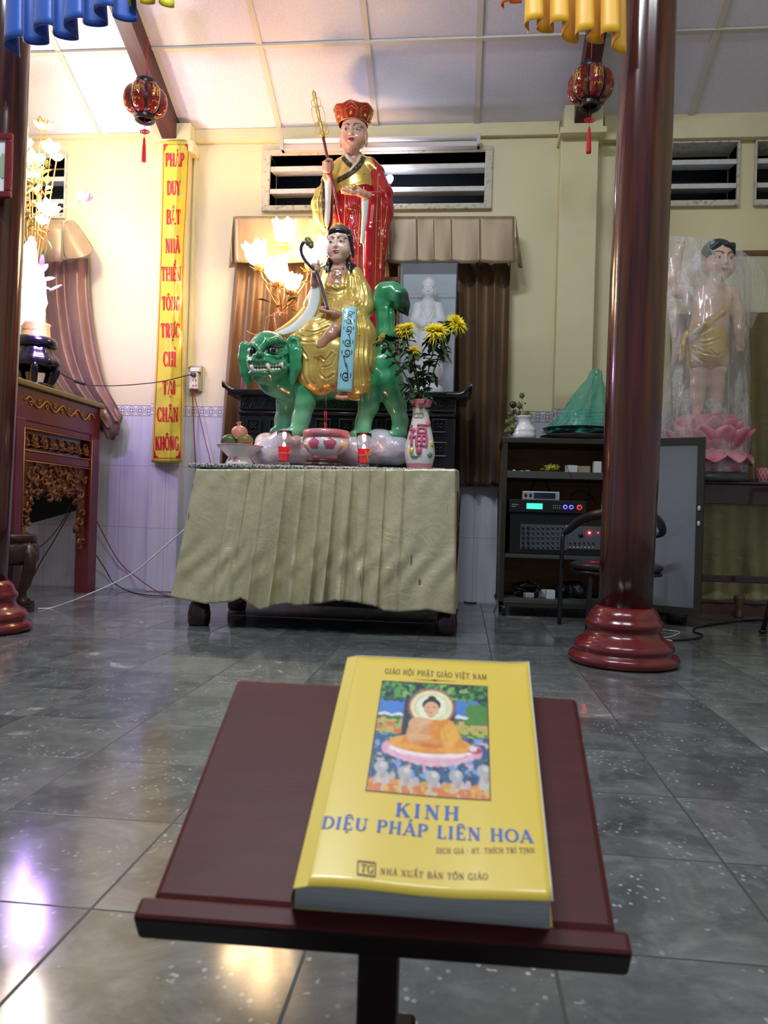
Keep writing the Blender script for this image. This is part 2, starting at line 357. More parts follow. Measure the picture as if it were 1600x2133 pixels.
# ------------------------------------------------------------------ lettering: a serif face drawn with strokes
TH, TN = .17, .065
def _arc(cx, cy, rx, ry, a0, a1, n=10, th=TH, tn=TN):
    A = np.radians(np.linspace(a0, a1, n)); return ([(cx+rx*math.cos(a), cy+ry*math.sin(a)) for a in A], [tn+(th-tn)*abs(math.cos(a))**1.3 for a in A])
def _st(x, serif=3, y0=0, y1=1, w=TH):
    o = [([(x, y0), (x, y1)], [w, w])]; h = .13
    if serif & 1: o.append(([(x-h, y0+.03), (x+h, y0+.03)], [.06, .06]))
    if serif & 2: o.append(([(x-h, y1-.03), (x+h, y1-.03)], [.06, .06]))
    return o
def _ln(x0, y0, x1, y1, w=TN): return [([(x0, y0), (x1, y1)], [w, w])]
def _sf(x, y, h=.12): return [([(x-h, y), (x+h, y)], [.06, .06])]
GL = {
 'A': (.78, _ln(.1, .03, .39, .97, .075)+_ln(.37, 1, .68, .03, .18)+_ln(.2, .32, .56, .32)+_sf(.1, .03)+_sf(.68, .03, .14)),
 'B': (.72, _st(.2)+[_arc(.4, .75, .2, .22, 90, -90), _arc(.4, .28, .25, .25, 90, -90)]+_ln(.2, .97, .4, .97)+_ln(.2, .52, .4, .52)+_ln(.2, .03, .4, .03)),
 'C': (.74, [_arc(.42, .5, .32, .47, 50, 310, 16)]+_ln(.64, .98, .64, .7)+_ln(.64, .3, .64, .12)),
 'D': (.82, _st(.2)+[_arc(.36, .5, .36, .47, 90, -90, 14)]+_ln(.2, .97, .36, .97)+_ln(.2, .03, .36, .03)),
 'E': (.68, _st(.2)+_ln(.2, .97, .58, .97)+_ln(.2, .5, .45, .5)+_ln(.2, .03, .6, .03)+_ln(.58, 1, .58, .76)+_ln(.6, 0, .6, .26)+_ln(.45, .6, .45, .4)),
 'G': (.8, [_arc(.42, .5, .32, .47, 50, 325, 16)]+_st(.64, 2, 0, .45)+_ln(.64, .98, .64, .7)),
 'H': (.86, _st(.2)+_st(.66)+_ln(.2, .5, .66, .5)),
 'I': (.4, _st(.2)), 'K': (.82, _st(.2)+_ln(.24, .42, .64, .97)+_ln(.38, .6, .68, .03, .18)+_sf(.64, .97)+_sf(.68, .03, .14)),
 'L': (.64, _st(.2)+_ln(.2, .03, .58, .03)+_ln(.58, 0, .58, .28)),
 'M': (1.0, _st(.16, 3, w=.08)+_ln(.18, .97, .5, .1, .17)+_ln(.5, .1, .8, .97, .08)+_st(.82)),
 'N': (.86, _st(.18, 3, w=.08)+_ln(.18, .97, .68, .03, .18)+_st(.68, 2, w=.08)),
 'O': (.84, [_arc(.42, .5, .33, .47, 0, 360, 24)]), 'P': (.7, _st(.2)+[_arc(.38, .73, .22, .24, 90, -90)]+_ln(.2, .97, .38, .97)+_ln(.2, .49, .38, .49)),
 'R': (.8, _st(.2)+[_arc(.38, .74, .21, .23, 90, -90)]+_ln(.2, .97, .38, .97)+_ln(.2, .51, .38, .51)+_ln(.36, .5, .66, .03, .18)+_sf(.68, .03, .1)),
 'S': (.6, [_arc(.3, .74, .2, .23, 40, 270, 10), _arc(.3, .27, .22, .24, 90, -140, 10)]),
 'T': (.76, _st(.38, 1)+_ln(.06, .97, .7, .97)+_ln(.06, 1, .06, .74)+_ln(.7, 1, .7, .74)),
 'U': (.84, _st(.2, 2, .35)+[_arc(.43, .33, .23, .3, 180, 360, 10)]+_st(.66, 2, .33, w=.08)),
 'V': (.78, _ln(.1, .97, .4, .02, .18)+_ln(.4, .02, .68, .97, .075)+_sf(.1, .97)+_sf(.68, .97)),
 'X': (.8, _ln(.12, .97, .68, .03, .18)+_ln(.12, .03, .66, .97)+_sf(.12, .97)+_sf(.68, .97)+_sf(.12, .03)+_sf(.68, .03)),
 'Y': (.78, _ln(.1, .97, .39, .5, .18)+_ln(.39, .5, .68, .97)+_st(.39, 1, 0, .5)+_sf(.1, .97)+_sf(.68, .97)),
 ' ': (.4, []), ':': (.4, [([(.2, .2), (.2, .34)], [.14, .14]), ([(.2, .62), (.2, .76)], [.14, .14])]), '.': (.3, [([(.15, 0), (.15, .14)], [.14, .14])]),
}
# diacritics, drawn about the letter's middle
DI = {'/': _ln(-.06, 1.1, .1, 1.3, .1), '\\': _ln(-.1, 1.3, .06, 1.1, .1), '^': _ln(-.2, 1.08, 0, 1.24, .09)+_ln(0, 1.24, .2, 1.08, .09), '.': [([(0, -.24), (0, -.1)], [.14, .14])],
      '?': [_arc(0, 1.24, .09, .09, 160, -90, 7, .07, .07)], '~': [([(-.18, 1.12), (-.08, 1.2), (.06, 1.12), (.17, 1.2)], [.08]*4)], "'": _ln(.3, .98, .4, 1.16, .1)}
import unicodedata
_CM = {0x301: '/', 0x300: '\\', 0x302: '^', 0x323: '.', 0x309: '?', 0x303: '~', 0x31b: "'"}
def glyphs(text, track=.04):
    """list of (polyline, widths) for a line of text, cap height 1, and its length"""
    out = []; x = 0
    for ch in text:
        d = unicodedata.normalize('NFD', ch); wd, st = GL[d[0]]
        for pl, ws in st: out.append(([(x+a, c) for a, c in pl], ws))
        hat = 0
        for k in d[1:]:
            s = _CM[ord(k)]; dy = .2 if hat and s in '/\\?~' else 0; dx = .16 if dy else 0
            for pl, ws in DI[s]: out.append(([(x+wd/2+dx+a, c+dy) for a, c in pl], ws))
            if s == '^': hat = 1
        x += wd+track
    return out, x-track
def stroke_mesh(mb, strokes, fn, mi=0, bold=1.0):
    """flat ribbons along polylines; fn(u, v, layer) -> 3D"""
    for li, (pl, ws) in enumerate(strokes):
        P = np.array(pl, float); n = len(P); T = np.gradient(P, axis=0); T /= np.maximum(np.linalg.norm(T, axis=1)[:, None], 1e-9)
        N = np.stack([-T[:, 1], T[:, 0]], 1); V = []; h = (li % 5)*.15
        for i in range(n):
            for sgn in (-.5, .5): q = P[i]+N[i]*sgn*ws[i]*bold; V.append(fn(q[0], q[1], h))
        mb.add(V, [(2*i, 2*i+1, 2*i+3, 2*i+2) for i in range(n-1)], mi, False)
def text_mesh(mb, text, fn, width=None, height=1.0, track=.04, align=.5, bold=1.0, mi=0):
    """text centred on u=0; scaled to height, squeezed to width"""
    st, L = glyphs(text, track); sx = width/L if width else height
    stroke_mesh(mb, st, lambda u, v, l: fn((u-L*align)*sx, v*height, l), mi, bold)
# ------------------------------------------------------------------ lectern and sutra book
M_LECT = mat('mahogany stained board', (.080, .011, .011), .45, col2=(.065, .010, .010), nscale=7, stretch=(1, 9, 9), bump=(70, .08, .002), spec=.22)
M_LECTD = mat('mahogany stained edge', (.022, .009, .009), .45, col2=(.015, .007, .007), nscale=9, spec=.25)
zl = .23
fl, fr = PZ(274, 1914, zl), PZ(1321, 1993, zl); bl, br = PZ(494, 1412, .3447), PZ(1202, 1453, .3447)
bdir = ((bl+br)/2-(fl+fr)/2); bdir /= np.linalg.norm(bdir); adir = (fr-fl)/np.linalg.norm(fr-fl)
nrm = np.cross(adir, bdir); nrm /= np.linalg.norm(nrm); bdir = np.cross(nrm, adir)
lect = thing('lectern', ((fl+br)/2*[1, 1, 0]), 'low reddish brown wooden lectern with tilted board and front ledge under the yellow book', 'lectern')
ql, qr = fl+bdir*.018+adir*.008, fr+bdir*.018-adir*.008
tk = nrm*.016
b = MB(); b.hexa([ql-tk, qr-tk, br-tk, bl-tk, ql, qr, br, bl]); b.build('board', M_LECT, lect, bevel=.005)
b = MB(); e = nrm*.0015; dn = nrm*.024-bdir*.002
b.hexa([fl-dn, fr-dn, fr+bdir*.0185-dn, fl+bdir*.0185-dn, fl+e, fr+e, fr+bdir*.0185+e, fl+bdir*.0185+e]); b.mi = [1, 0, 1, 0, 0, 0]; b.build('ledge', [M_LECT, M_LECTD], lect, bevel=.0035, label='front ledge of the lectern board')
pc = (fl+fr)/2+bdir*.10-adir*.004; 
b = MB(); b.box((pc[0]-.016, pc[1]-.014, .03), (pc[0]+.016, pc[1]+.014, pc[2]-.018)); b.build('post', M_LECTD, lect, bevel=.003)
b = MB(); b.box((pc[0]-.15, pc[1]-.025, 0), (pc[0]+.15, pc[1]+.025, .032)); b.box((pc[0]-.025, pc[1]-.12, 0), (pc[0]+.025, pc[1]+.14, .032)); b.build('foot', M_LECTD, lect, bevel=.004)
b = MB(); b.box((pc[0]-.06, pc[1]-.01, pc[2]-.05), (pc[0]+.06, pc[1]+.01, pc[2]-.022)); b.build('bracket', M_LECTD, lect, bevel=.002)

M_YELL = mat('glossy yellow paper cover', (.82, .60, .08), .32, coat=.35)
M_YELL2 = mat('yellow spine strip', (.82, .63, .12), .32, coat=.35)
M_PAGE = mat('page edges', (.66, .72, .73), .8, col2=(.48, .54, .56), nscale=60, stretch=(.4, .4, 25))
M_PIC = mat('printed picture', (1, 1, 1), .35, attr=True, coat=.3)
M_BLUE = mat('blue print', (.06, .13, .50), .5); M_BROWN = mat('brown print', (.16, .07, .015), .5); M_LAM = mat('laminate film edge', (.75, .72, .60), .25)
def on_board(x, y, t=0.0):
    d = ray(x, y); return _O + d*(((fl+nrm*t-_O)@nrm)/(d@nrm))
TB = .0305
def c_plane(x, y): return on_board(x, y, TB)
k_tl, k_tr, k_br, k_bl = c_plane(724, 1366), c_plane(1101, 1383), c_plane(1151, 1879), c_plane(611, 1848)
bk = thing('sutra_book', on_board(880, 1700), 'thick yellow paperback with blue title and printed picture, lying on the lectern', 'book')
def cover(u, v, h=0.0):
    """u 0..1 left to right, v 0..1 bottom to top"""
    p = lerp(lerp(k_bl, k_br, u), lerp(k_tl, k_tr, u), v)
    z = .0022*math.sin(u*7+.4)*(1-v)**2-.003*max(0, u-.75)*(1-v)*4*.5 + .004*max(0, u-.9)*10*max(0, v-.9)*10*.5 - .0025*max(0, .06-u)/.06
    return p+nrm*(z+h)
def cuv(x, y):
    p = c_plane(x, y); u, v = .5, .5
    for _ in range(12):
        l, r = lerp(k_bl, k_tl, v), lerp(k_br, k_tr, v); d = r-l; u = ((p-l)@d)/(d@d)
        lo, hi = lerp(k_bl, k_br, u), lerp(k_tl, k_tr, u); d = hi-lo; v = ((p-lo)@d)/(d@d)
    return u, v
G = np.array([[cover(u, v) for u in np.linspace(0, 1, 41)] for v in np.linspace(0, 1, 31)])
b = MB(); b.sheet(G); b.build('front_cover', M_YELL, bk, solid=.0006)
b = MB(); b.sheet([[cover(u, v, .0005) for u in np.linspace(.0, .057, 4)] for v in np.linspace(0, 1, 31)]); b.build('hinge_strip', M_YELL2, bk, label='paler fold strip along the spine edge of the cover')
b = MB(); n = 40; low = []
for u in np.linspace(.006, .992, n): low.append([cover(u, .004, -.0006), on_board(*(lerp(608, 1152, u), lerp(1894, 1941, u)), .0008), ])
Gp = np.array([[lerp(cover(u, v, -.0008), cover(u, v)*0+lerp(lerp(on_board(609, 1892, .0008), on_board(1151, 1939, .0008), u), lerp(on_board(724, 1382, .0008), on_board(1103, 1402, .0008), u), v), t) for t in (0, .33, .66, 1)] for (u, v) in [(q, .003) for q in np.linspace(.006, .992, 30)]+[(.992, q) for q in np.linspace(.03, .995, 20)]+[(q, .995) for q in np.linspace(.96, .006, 20)]+[(.006, q) for q in np.linspace(.96, .04, 20)]])
b.sheet(np.concatenate([Gp, Gp[:1]])); b.build('page_block', M_PAGE, bk)
b = MB(); b.sheet([[lerp(lerp(on_board(608, 1894, .0004), on_board(1152, 1941, .0004), u), lerp(on_board(724, 1382, .0004), on_board(1103, 1402, .0004), u), v) for u in np.linspace(0, 1, 6)] for v in np.linspace(0, 1, 6)]); b.build('back_cover', M_YELL, bk, solid=.0006)
b = MB(); b.sheet([[lerp(cover(0, v), lerp(on_board(608, 1894, .0004), on_board(724, 1382, .0004), v), t)+(-adir)*.0012*math.sin(PI*t) for t in np.linspace(0, 1, 6)] for v in np.linspace(0, 1, 12)]); b.build('spine', M_YELL, bk)
b = MB(); b.tube([cover(1, v, .0003) for v in np.linspace(0, 1, 20)], .0007, 6); b.tube([cover(u, 1, .0003) for u in np.linspace(0, 1, 20)], .0007, 6); b.build('laminate_edge', M_LAM, bk)
# printed picture: seated figure under a tree, painted point by point
pq = [cuv(*q) for q in ((796, 1418), (1016, 1430), (761, 1651), (1023, 1668))]
def pic_uv(s, t): return tuple(lerp(lerp(pq[0][i], pq[1][i], s), lerp(pq[2][i], pq[3][i], s), t) for i in (0, 1))
NS, NTT = 150, 160
S, T_ = np.meshgrid(np.linspace(0, 1, NS), np.linspace(0, 1, NTT)); cols = np.zeros((NTT, NS, 3))
def sm_noise(n1, n2, seed):
    r = np.random.default_rng(seed).random((n1, n2)); y = np.linspace(0, n1-1.001, NTT); x = np.linspace(0, n2-1.001, NS); yi, xi = y.astype(int), x.astype(int); fy, fx = (y-yi)[:, None], (x-xi)[None]
    return (r[yi][:, xi]*(1-fy)+r[yi+1][:, xi]*fy)*(1-fx)+(r[yi][:, xi+1]*(1-fy)+r[yi+1][:, xi+1]*fy)*fx
na, nb_, nc = sm_noise(16, 16, 1), sm_noise(40, 36, 2), sm_noise(26, 26, 3)
def put(mask, h, soft=None):
    c = np.array(C(h)[:3]); m = np.clip(mask, 0, 1)[..., None] if mask.dtype != bool else mask[..., None].astype(float); cols[:] = cols*(1-m)+c*m
def ell(cx, cy, rx, ry, s=.06): return np.clip((1-np.sqrt(((S-cx)/rx)**2+((T_-cy)/ry)**2))/s, 0, 1)
put(np.ones_like(S), '#3f7fd0'); put(np.clip((T_-.05-.1*na)*3, 0, 1)*np.clip((.36-T_)*6, 0, 1)*.4, '#6aa0e0')
put((T_ > .30+.05*na) & (T_ < .5), '#dfe6f0'); put(T_ > .335+.03*na, '#3c7a3a'); put(T_ > .37+.03*nc, '#b9b650'); put((T_ > .37) & (nb_ > .66), '#d9a080'); put((T_ > .36) & (nb_ < .28), '#4f8a45')
put(T_ > .5+.04*na, '#2c5a90'); put((T_ > .5) & (nb_ > .6), '#3f6f62'); put((T_ > .52) & (nc > .68), '#7f9fd8'); put((T_ > .52) & (nc < .25), '#1e3d62'); put((T_ > .55) & (nb_ > .8), '#d8a8c8')
put((S > .85-.1*na) & (T_ > .2) & (T_ < .4), '#4d8a3d'); put(np.clip(((.235+.03*T_)-np.abs(S-.47))/.02, 0, 1)*(T_ < .52), '#20304a')
put((T_ < .1+.12*na+.06*np.abs(S-.5)), '#2f5f42'); put((T_ < .22) & (nb_ > .6) & (T_ < .1+.22*nc), '#4f9a4a'); put((T_ < .2) & (nc > .72) & (T_ < .08+.2*na), '#7fb860'); put((T_ < .25) & (nb_ < .25) & (T_ < .12+.15*na), '#16283a')
for cx, cy in ((.13, .43), (.03, .46), (.2, .49)): put(ell(cx, cy, .04, .024), '#e07040')
put(ell(.485, .245, .225, .195, .12), '#b56a58'); put(ell(.485, .245, .20, .172, .1), '#f2ecc0'); put(np.clip(1-np.abs(np.sqrt(((S-.485)/.15)**2+((T_-.245)/.128)**2)-1)/.05, 0, 1)*.5, '#90a898'); put(ell(.485, .245, .135, .115, .1), '#eef4d8')
# lotus throne
for i in range(15): a = i/14; put(ell(.13+.76*a, .635+.085*math.sin(PI*a), .055, .06, .2), '#f3c8d8' if i % 2 else '#e8a8c0')
put(ell(.5, .665, .38, .085, .05), '#f0b8cc'); put(ell(.5, .64, .36, .06, .05), '#fbe6f0'); put(np.clip(1-np.abs(np.sqrt(((S-.5)/.31)**2+((T_-.655)/.075)**2)-1)/.05, 0, 1)*(T_ > .66)*.6, '#c87860')
# figure
put(ell(.49, .585, .36, .085, .05), '#e8962c'); put(ell(.30, .585, .17, .06, .1), '#f0a840'); put(ell(.70, .60, .17, .06, .1), '#f0a43a')
put(np.clip((.17+.10*(T_-.36)/.2-np.abs(S-.52))/.015, 0, 1)*((T_ > .365) & (T_ < .60)), '#e8942e'); put(ell(.62, .41, .085, .06, .2), '#e8942e'); put(ell(.66, .5, .09, .12, .2), '#f2b044')
put(ell(.37, .42, .085, .075, .15), '#e8b080'); put(ell(.335, .5, .06, .085, .2), '#e6a878'); put(ell(.40, .53, .115, .033, .2), '#e8b080'); put(ell(.455, .46, .03, .05, .2), '#e09a70'); put(ell(.445, .385, .07, .03, .2), '#e8b488')
put(np.clip(1-np.abs((S-.44)-.3*(T_-.37)-.14)/.008, 0, 1)*((T_ > .38) & (T_ < .56))*.5, '#c86028'); put(np.clip(1-np.abs((S-.56)-.12*(T_-.4))/.008, 0, 1)*((T_ > .4) & (T_ < .6))*.4, '#c86028'); put(ell(.5, .60, .12, .022, .3), '#d87838')
put(ell(.485, .305, .045, .05, .2), '#e0a078'); put(ell(.485, .225, .088, .07, .1), '#2a2230'); put(ell(.485, .165, .042, .035, .2), '#2a2230'); put(ell(.485, .262, .072, .072, .1), '#e8b088')
for sx in (-.03, .03): put(ell(.485+sx, .252, .02, .006, .4), '#7a4838')
put(ell(.485, .30, .018, .006, .4), '#b05a50'); put(ell(.88, .62, .07, .03, .3), '#c04058'); put(ell(.86, .605, .04, .03, .3), '#e8d8e0')
# kneeling crowd at the bottom
for i, cx in enumerate((.10, .30, .53, .72, .95)):
    cy = (.80, .83, .85, .83, .78)[i]; r = .062
    put(ell(cx-.03, 1.0, .13, .12, .1), '#e89a40' if i != 2 else '#d8a050'); put(ell(cx+.02, cy+.105, .07, .085, .15), '#cfc0b8'); put(ell(cx+.02, cy+.05, .03, .05, .2), '#b8a8a8'); put(ell(cx, cy, r, r*.85, .12), '#b8b4b8'); put(ell(cx+.015, cy-.015, r*.5, r*.45, .4), '#d8d4d4'); put(ell(cx+.10, cy+.07, .03, .045, .3), '#c8b8b0')
put((T_ > .93) & (nb_ > .55), '#d87838'); put((T_ > .93) & (nb_ < .3), '#f0c060')
ed = np.minimum(np.minimum(S*1.05, (1-S)*1.05), np.minimum(T_, 1-T_)); put(ed < .012, '#5a3420')
cols *= (.9+.2*nb_)[..., None]
b = MB(); b.sheet([[cover(*pic_uv(s, t), .0005) for s in np.linspace(0, 1, NS)] for t in np.linspace(0, 1, NTT)]); o = b.build('cover_picture', M_PIC, bk, label='printed picture of a seated orange-robed figure under a tree'); set_col(o, cols.reshape(-1, 3))
def cover_text(parent, name, m, text, p0, p1, hpx, track=.06, bold=1.0):
    u0, v0 = cuv(*p0); u1, v1 = cuv(*p1); uh, vh = cuv((p0[0]+p1[0])/2, (p0[1]+p1[1])/2-hpx); um, vm = (u0+u1)/2, (v0+v1)/2
    W = np.linalg.norm(k_br-k_bl); Hh = np.linalg.norm(k_tl-k_bl); wid = (u1-u0)*W; hgt = (vh-vm)*Hh
    mb = MB(); text_mesh(mb, text, lambda a, c, l: cover(um+a/W, lerp(v0, v1, (a/wid)+.5)+c/Hh, .0006+l*.0002), width=wid, height=hgt, track=track, bold=bold); return mb.build(name, m, parent)
cover_text(bk, 'heading_lettering', M_BROWN, 'GIÁO HỘI PHẬT GIÁO VIỆT NAM', (801, 1404), (1014, 1417), 11, .08, 1.15)
cover_text(bk, 'title_lettering', M_BLUE, 'KINH', (821, 1702), (958, 1708), 29, .14, 1.1)
cover_text(bk, 'title_lettering', M_BLUE, 'DIỆU PHÁP LIÊN HOA', (667, 1729), (1111, 1757), 26.5, .04, 1.1)
cover_text(bk, 'translator_lettering', M_BROWN, 'DỊCH GIẢ : HT. THÍCH TRÍ TỊNH', (908, 1775), (1114, 1778), 11, .06, 1.1)
cover_text(bk, 'publisher_lettering', M_BROWN, 'NHÀ XUẤT BẢN TÔN GIÁO', (791, 1824), (1017, 1831), 13, .06, 1.1)
cover_text(bk, 'emblem_lettering', M_BROWN, 'TG', (750, 1821), (778, 1823), 17, .02, 1.3)
mb = MB(); c4 = [cuv(*q) for q in ((746, 1798), (782, 1801), (782, 1829), (745, 1826))]; c4.append(c4[0])
for (a, c) in zip(c4[:-1], c4[1:]): stroke_mesh(mb, [([a, ((a[0]+c[0])/2, (a[1]+c[1])/2), c], [.006]*3)], lambda u, v, l: cover(u, v, .0006))
mb.build('emblem_frame', M_BROWN, bk); mb = MB(); u_, v_ = cuv(906, 1418); stroke_mesh(mb, [([(u_-.11, v_), (u_-.02, v_), (u_, v_), (u_+.02, v_), (u_+.11, v_)], [.001, .003, .012, .003, .001])], lambda u, v, l: cover(u, v, .0006)); mb.build('heading_flourish', M_BROWN, bk)

# ------------------------------------------------------------------ columns
M_SHAFT = mat('dark varnished wood', (.085, .018, .013), .17, col2=(.036, .010, .011), nscale=5, stretch=(9, 9, .5), bump=(40, .025, .003), spec=.6, coat=.3)
M_CBASE = mat('dark red gloss paint', (.16, .012, .016), .22, col2=(.12, .010, .014), nscale=6, spec=.6, coat=.3, bump=(14, .08, .006))
CBP = [(.185, 0), (.197, .012), (.199, .024), (.192, .036), (.176, .044), (.174, .050), (.181, .058), (.180, .068), (.170, .082), (.154, .092), (.139, .104), (.131, .118), (.129, .128), (.137, .136), (.140, .148), (.137, .158), (.128, .164), (.127, .172), (.120, .188), (.106, .204), (.094, .21)]
def column(x, y, label, lean=.013):
    t = thing('wooden_column', (x, y, 0), label, 'column'); b = MB()
    b.lathe([(.095, .19), (.098, .5), (.101, .9), (.102, 1.4), (.100, 1.9), (.095, 2.4), (.090, ceil_z(y)+.0)], 48, (x, y, 0)); b.v[0][:, 0] += lean*b.v[0][:, 2]; b.build('shaft', M_SHAFT, t)
    b = MB(); b.lathe(CBP, 48, (x, y, 0)); b.build('base', M_CBASE, t, label='round moulded dark red base'); return t
LC, RC = (-1.945, 2.95), (.603, 2.915)
column(*RC, 'dark varnished round column standing right of the lectern, in front of the equipment rack')
column(*LC, 'dark varnished round column cut off by the left edge, a framed picture hanging on it')
M_FRAME = mat('maroon picture frame', (.17, .012, .022), .25, coat=.4); M_GLPAPER = mat('pale printed sheet', (.72, .80, .86), .3, col2=(.82, .84, .80), nscale=9)
p0, p1, yf = PY(-70, 281, 2.84), PY(23, 413, 2.84), 2.84
t = thing('picture_frame', (p0[0], yf, p1[2]), 'maroon framed pale print hanging on the column at the left edge', 'picture')
b = MB(); x0, x1, z0, z1 = p0[0], p1[0], p1[2], p0[2]; fw = .026
for a, c in (((x0, z0), (x1, z0+fw)), ((x0, z1-fw), (x1, z1)), ((x0, z0+fw), (x0+fw, z1-fw)), ((x1-fw, z0+fw), (x1, z1-fw))): b.box((a[0], yf-.012, a[1]), (c[0], yf+.01, c[1]))
b.build('frame', M_FRAME, t, bevel=.005); b = MB(); b.box((x0+.01, yf-.002, z0+.01), (x1-.01, yf+.006, z1-.01)); b.build('print', M_GLPAPER, t)
b = MB(); b.prism([(x1-.036+.016*math.cos(a), (z0+z1)/2+.05*math.sin(a)) for a in np.linspace(0, 2*PI, 20, endpoint=False)], lambda u, v, q: (u, yf-.001-.003*q, v)); b.build('printed_medallion', mat('faded grey green print', (.35, .42, .30), .6), t)
# ------------------------------------------------------------------ pleated drapes along the top
M_DBLUE = mat('blue satin', (.012, .075, .38), .42, sheen=.3, bump=(9, .15, .01)); M_DYEL = mat('golden yellow satin', (.78, .40, .008), .42, sheen=.3, bump=(9, .15, .01)); M_DLIME = mat('lemon yellow satin', (.72, .62, .02), .42, sheen=.3); M_DOR = mat('orange satin', (.62, .13, .02), .45, sheen=.3)
def drape(name, m, xa, xb, ya, yb, Y, nfold, amp, label, top=-160, ph=0.0, swing=.7):
    n = nfold*26; G = []
    for k in range(n+1):
        s = k/n; a = 2*PI*nfold*s+ph; px = lerp(xa, xb, s)+swing*(xb-xa)/nfold*.32*math.sin(2*a+.6); yb_ = lerp(ya, yb, s)+6*math.sin(a*.5+1)
        rowv = []
        for t in np.linspace(0, 1, 14):
            f = .45+.55*t; q = PY(lerp(xa, xb, s)+(px-lerp(xa, xb, s))*f, lerp(top, yb_, t), Y); rowv.append(q+np.array([0, amp*math.cos(a)*f, 0]))
        G.append(rowv)
    b = MB(); b.sheet(G); c = PY((xa+xb)/2, min(ya, yb), Y); return tag(b.build(name, m, None, c, solid=.0015), label, 'drape')
drape('satin_drape', M_DBLUE, 14, 262, 100, 22, 2.70, 4, .05, 'blue pleated satin drape hanging from above at the upper left', ph=.5)
drape('satin_drape', M_DLIME, 272, 352, 6, 0, 2.74, 2, .03, 'small lemon yellow end of drape beside the blue one at the top edge', ph=1)
drape('satin_drape', M_DYEL, 1090, 1300, 48, 92, 2.80, 4, .045, 'golden yellow pleated satin drape beside the big column at the top', ph=.3)
drape('satin_drape', M_DOR, 1046, 1082, 8, 4, 2.80, 1, .02, 'small orange end of drape at the top edge beside the golden one', ph=1)
b = MB(); zr0 = PY(600, -158, 2.77)[2]; b.tube([(LC[0], 2.77, zr0), (RC[0], 2.80, zr0)], .010, 8); trim(b, M_SHAFT)          # rod the drapes hang from, above the view
# ------------------------------------------------------------------ hanging lanterns
M_LRED = mat('dark red lantern film', (.17, .008, .006), .12, col2=(.50, .17, .03), nscale=30, nsharp=(.60, .70), coat=.8, trans=.12); M_BLACK = mat('black plastic', (.012, .012, .016), .3); M_GOLDP = mat('gold print', (.85, .52, .10), .25, .75); M_RED = mat('red tassel cord', (.55, .012, .02), .6)
FU = [([(.02, .84), (.12, .96)], .08), ([(0, .74), (.34, .74)], .08), ([(.34, .74), (.02, .34)], .08), ([(.17, .6), (.17, 0)], .09), ([(.2, .5), (.34, .38)], .07), ([(.46, .94), (1, .94)], .09), ([(.52, .8), (.94, .8), (.94, .58), (.52, .58), (.52, .8)], .08), ([(.46, .46), (1, .46), (1, 0), (.46, 0), (.46, .46)], .09), ([(.73, .46), (.73, 0)], .07), ([(.46, .23), (1, .23)], .07)]
def lantern(px, py, Y, ztop, label, rot, sc=1.0):
    c = PY(px, py, Y); t = thing('paper_lantern', c, label, 'lantern', 'red lanterns under the rafters'); R0 = .118*sc; Hh = .082*sc; nl = 6
    def lobe(a, z): return 1-.24*abs(math.cos((a-rot)*nl/2))**3
    prof = [(R0*(.42+.58*math.cos(q)**.75), Hh*math.sin(q)) for q in np.linspace(-1.42, 1.42, 19)]
    b = MB(); b.lathe(prof, 96, c, fn=lobe); b.build('shade', M_LRED, t)
    for k in range(nl):
        a = rot+2*PI*k/nl+PI/nl*0
        b = MB(); b.tube([c+np.array([r*.775*math.cos(a), r*.775*math.sin(a), z]) for r, z in prof], .0055*sc, 6); b.build('rib', M_BLACK, t)
    for s in (-1, 1):
        b = MB(); z0 = s*Hh*.97; b.lathe([(.052*sc, z0), (.05*sc, z0+s*.012), (.055*sc, z0+s*.03), (.05*sc, z0+s*.034), (.035*sc, z0+s*.02)], 24, c, cap=False); b.build('collar', M_BLACK, t)
    for k in range(nl):                                   # gold characters on the lobes
        am = rot+2*PI*(k+.5)/nl
        def onl(u, v, l, am=am): a = am+u*.46/1; z = (v-.1)*Hh*.85; r = R0*(.42+.58*max(0, math.cos(math.asin(max(-.99, min(.99, z/Hh)))))**.75)*lobe(a, z); return c+np.array([(r+.0015)*math.cos(a), (r+.0015)*math.sin(a), z])
        mb = MB(); stroke_mesh(mb, [([(-(p-.5)*.9*-1, q*.75) for p, q in pl], [wd*1.15]*len(pl)) for pl, wd in FU], onl)
        mb.build('gold_character', M_GOLDP, t); mb = MB(); stroke_mesh(mb, [([(-.5, -.62), (.5, -.62)], [.03, .03])], onl)
        for q in range(5): stroke_mesh(mb, [([(-.45+.2*q, -.55+.1*(q % 2)), (-.35+.2*q, -.45)], [.1, .1])], onl)
        mb.build('gold_scrollwork', M_GOLDP, t)
    b = MB(); zt = ztop-c[2]; b.tube([c+[0, 0, Hh], c+[.004, .002, zt]], .0025, 6); b.build('hanging_cord', M_RED, t)
    b = MB(); z0 = -Hh-.034*sc; b.tube([c+[0, 0, -Hh], c+[.001, 0, z0-.055]], .0012, 5)
    for k in range(3): b.tube([c+np.array([.012*math.cos(q)+(k-1)*.012, .002*k, z0-.055+.010*math.sin(q)*(1.2-abs(k-1)*.4)]) for q in np.linspace(0, 2*PI, 12)], .0032, 5)
    b.build('knot', M_RED, t)
    b = MB(); b.lathe([(.0015, z0-.085), (.007, z0-.10), (.007, z0-.112), (.010, z0-.14), (.013, z0-.215), (.011, z0-.22)], 14, c, fn=lambda a, z: 1+.12*math.sin(7*a)); b.tube([c+[0, 0, z0-.06], c+[0, 0, z0-.09]], .001, 5); b.build('tassel', M_RED, t)
lantern(303, 210, 4.02, ceil_z(4.02)-.12, 'dark red lobed lantern with gold characters and red tassel hanging near the yellow banner', 5.15, .98)
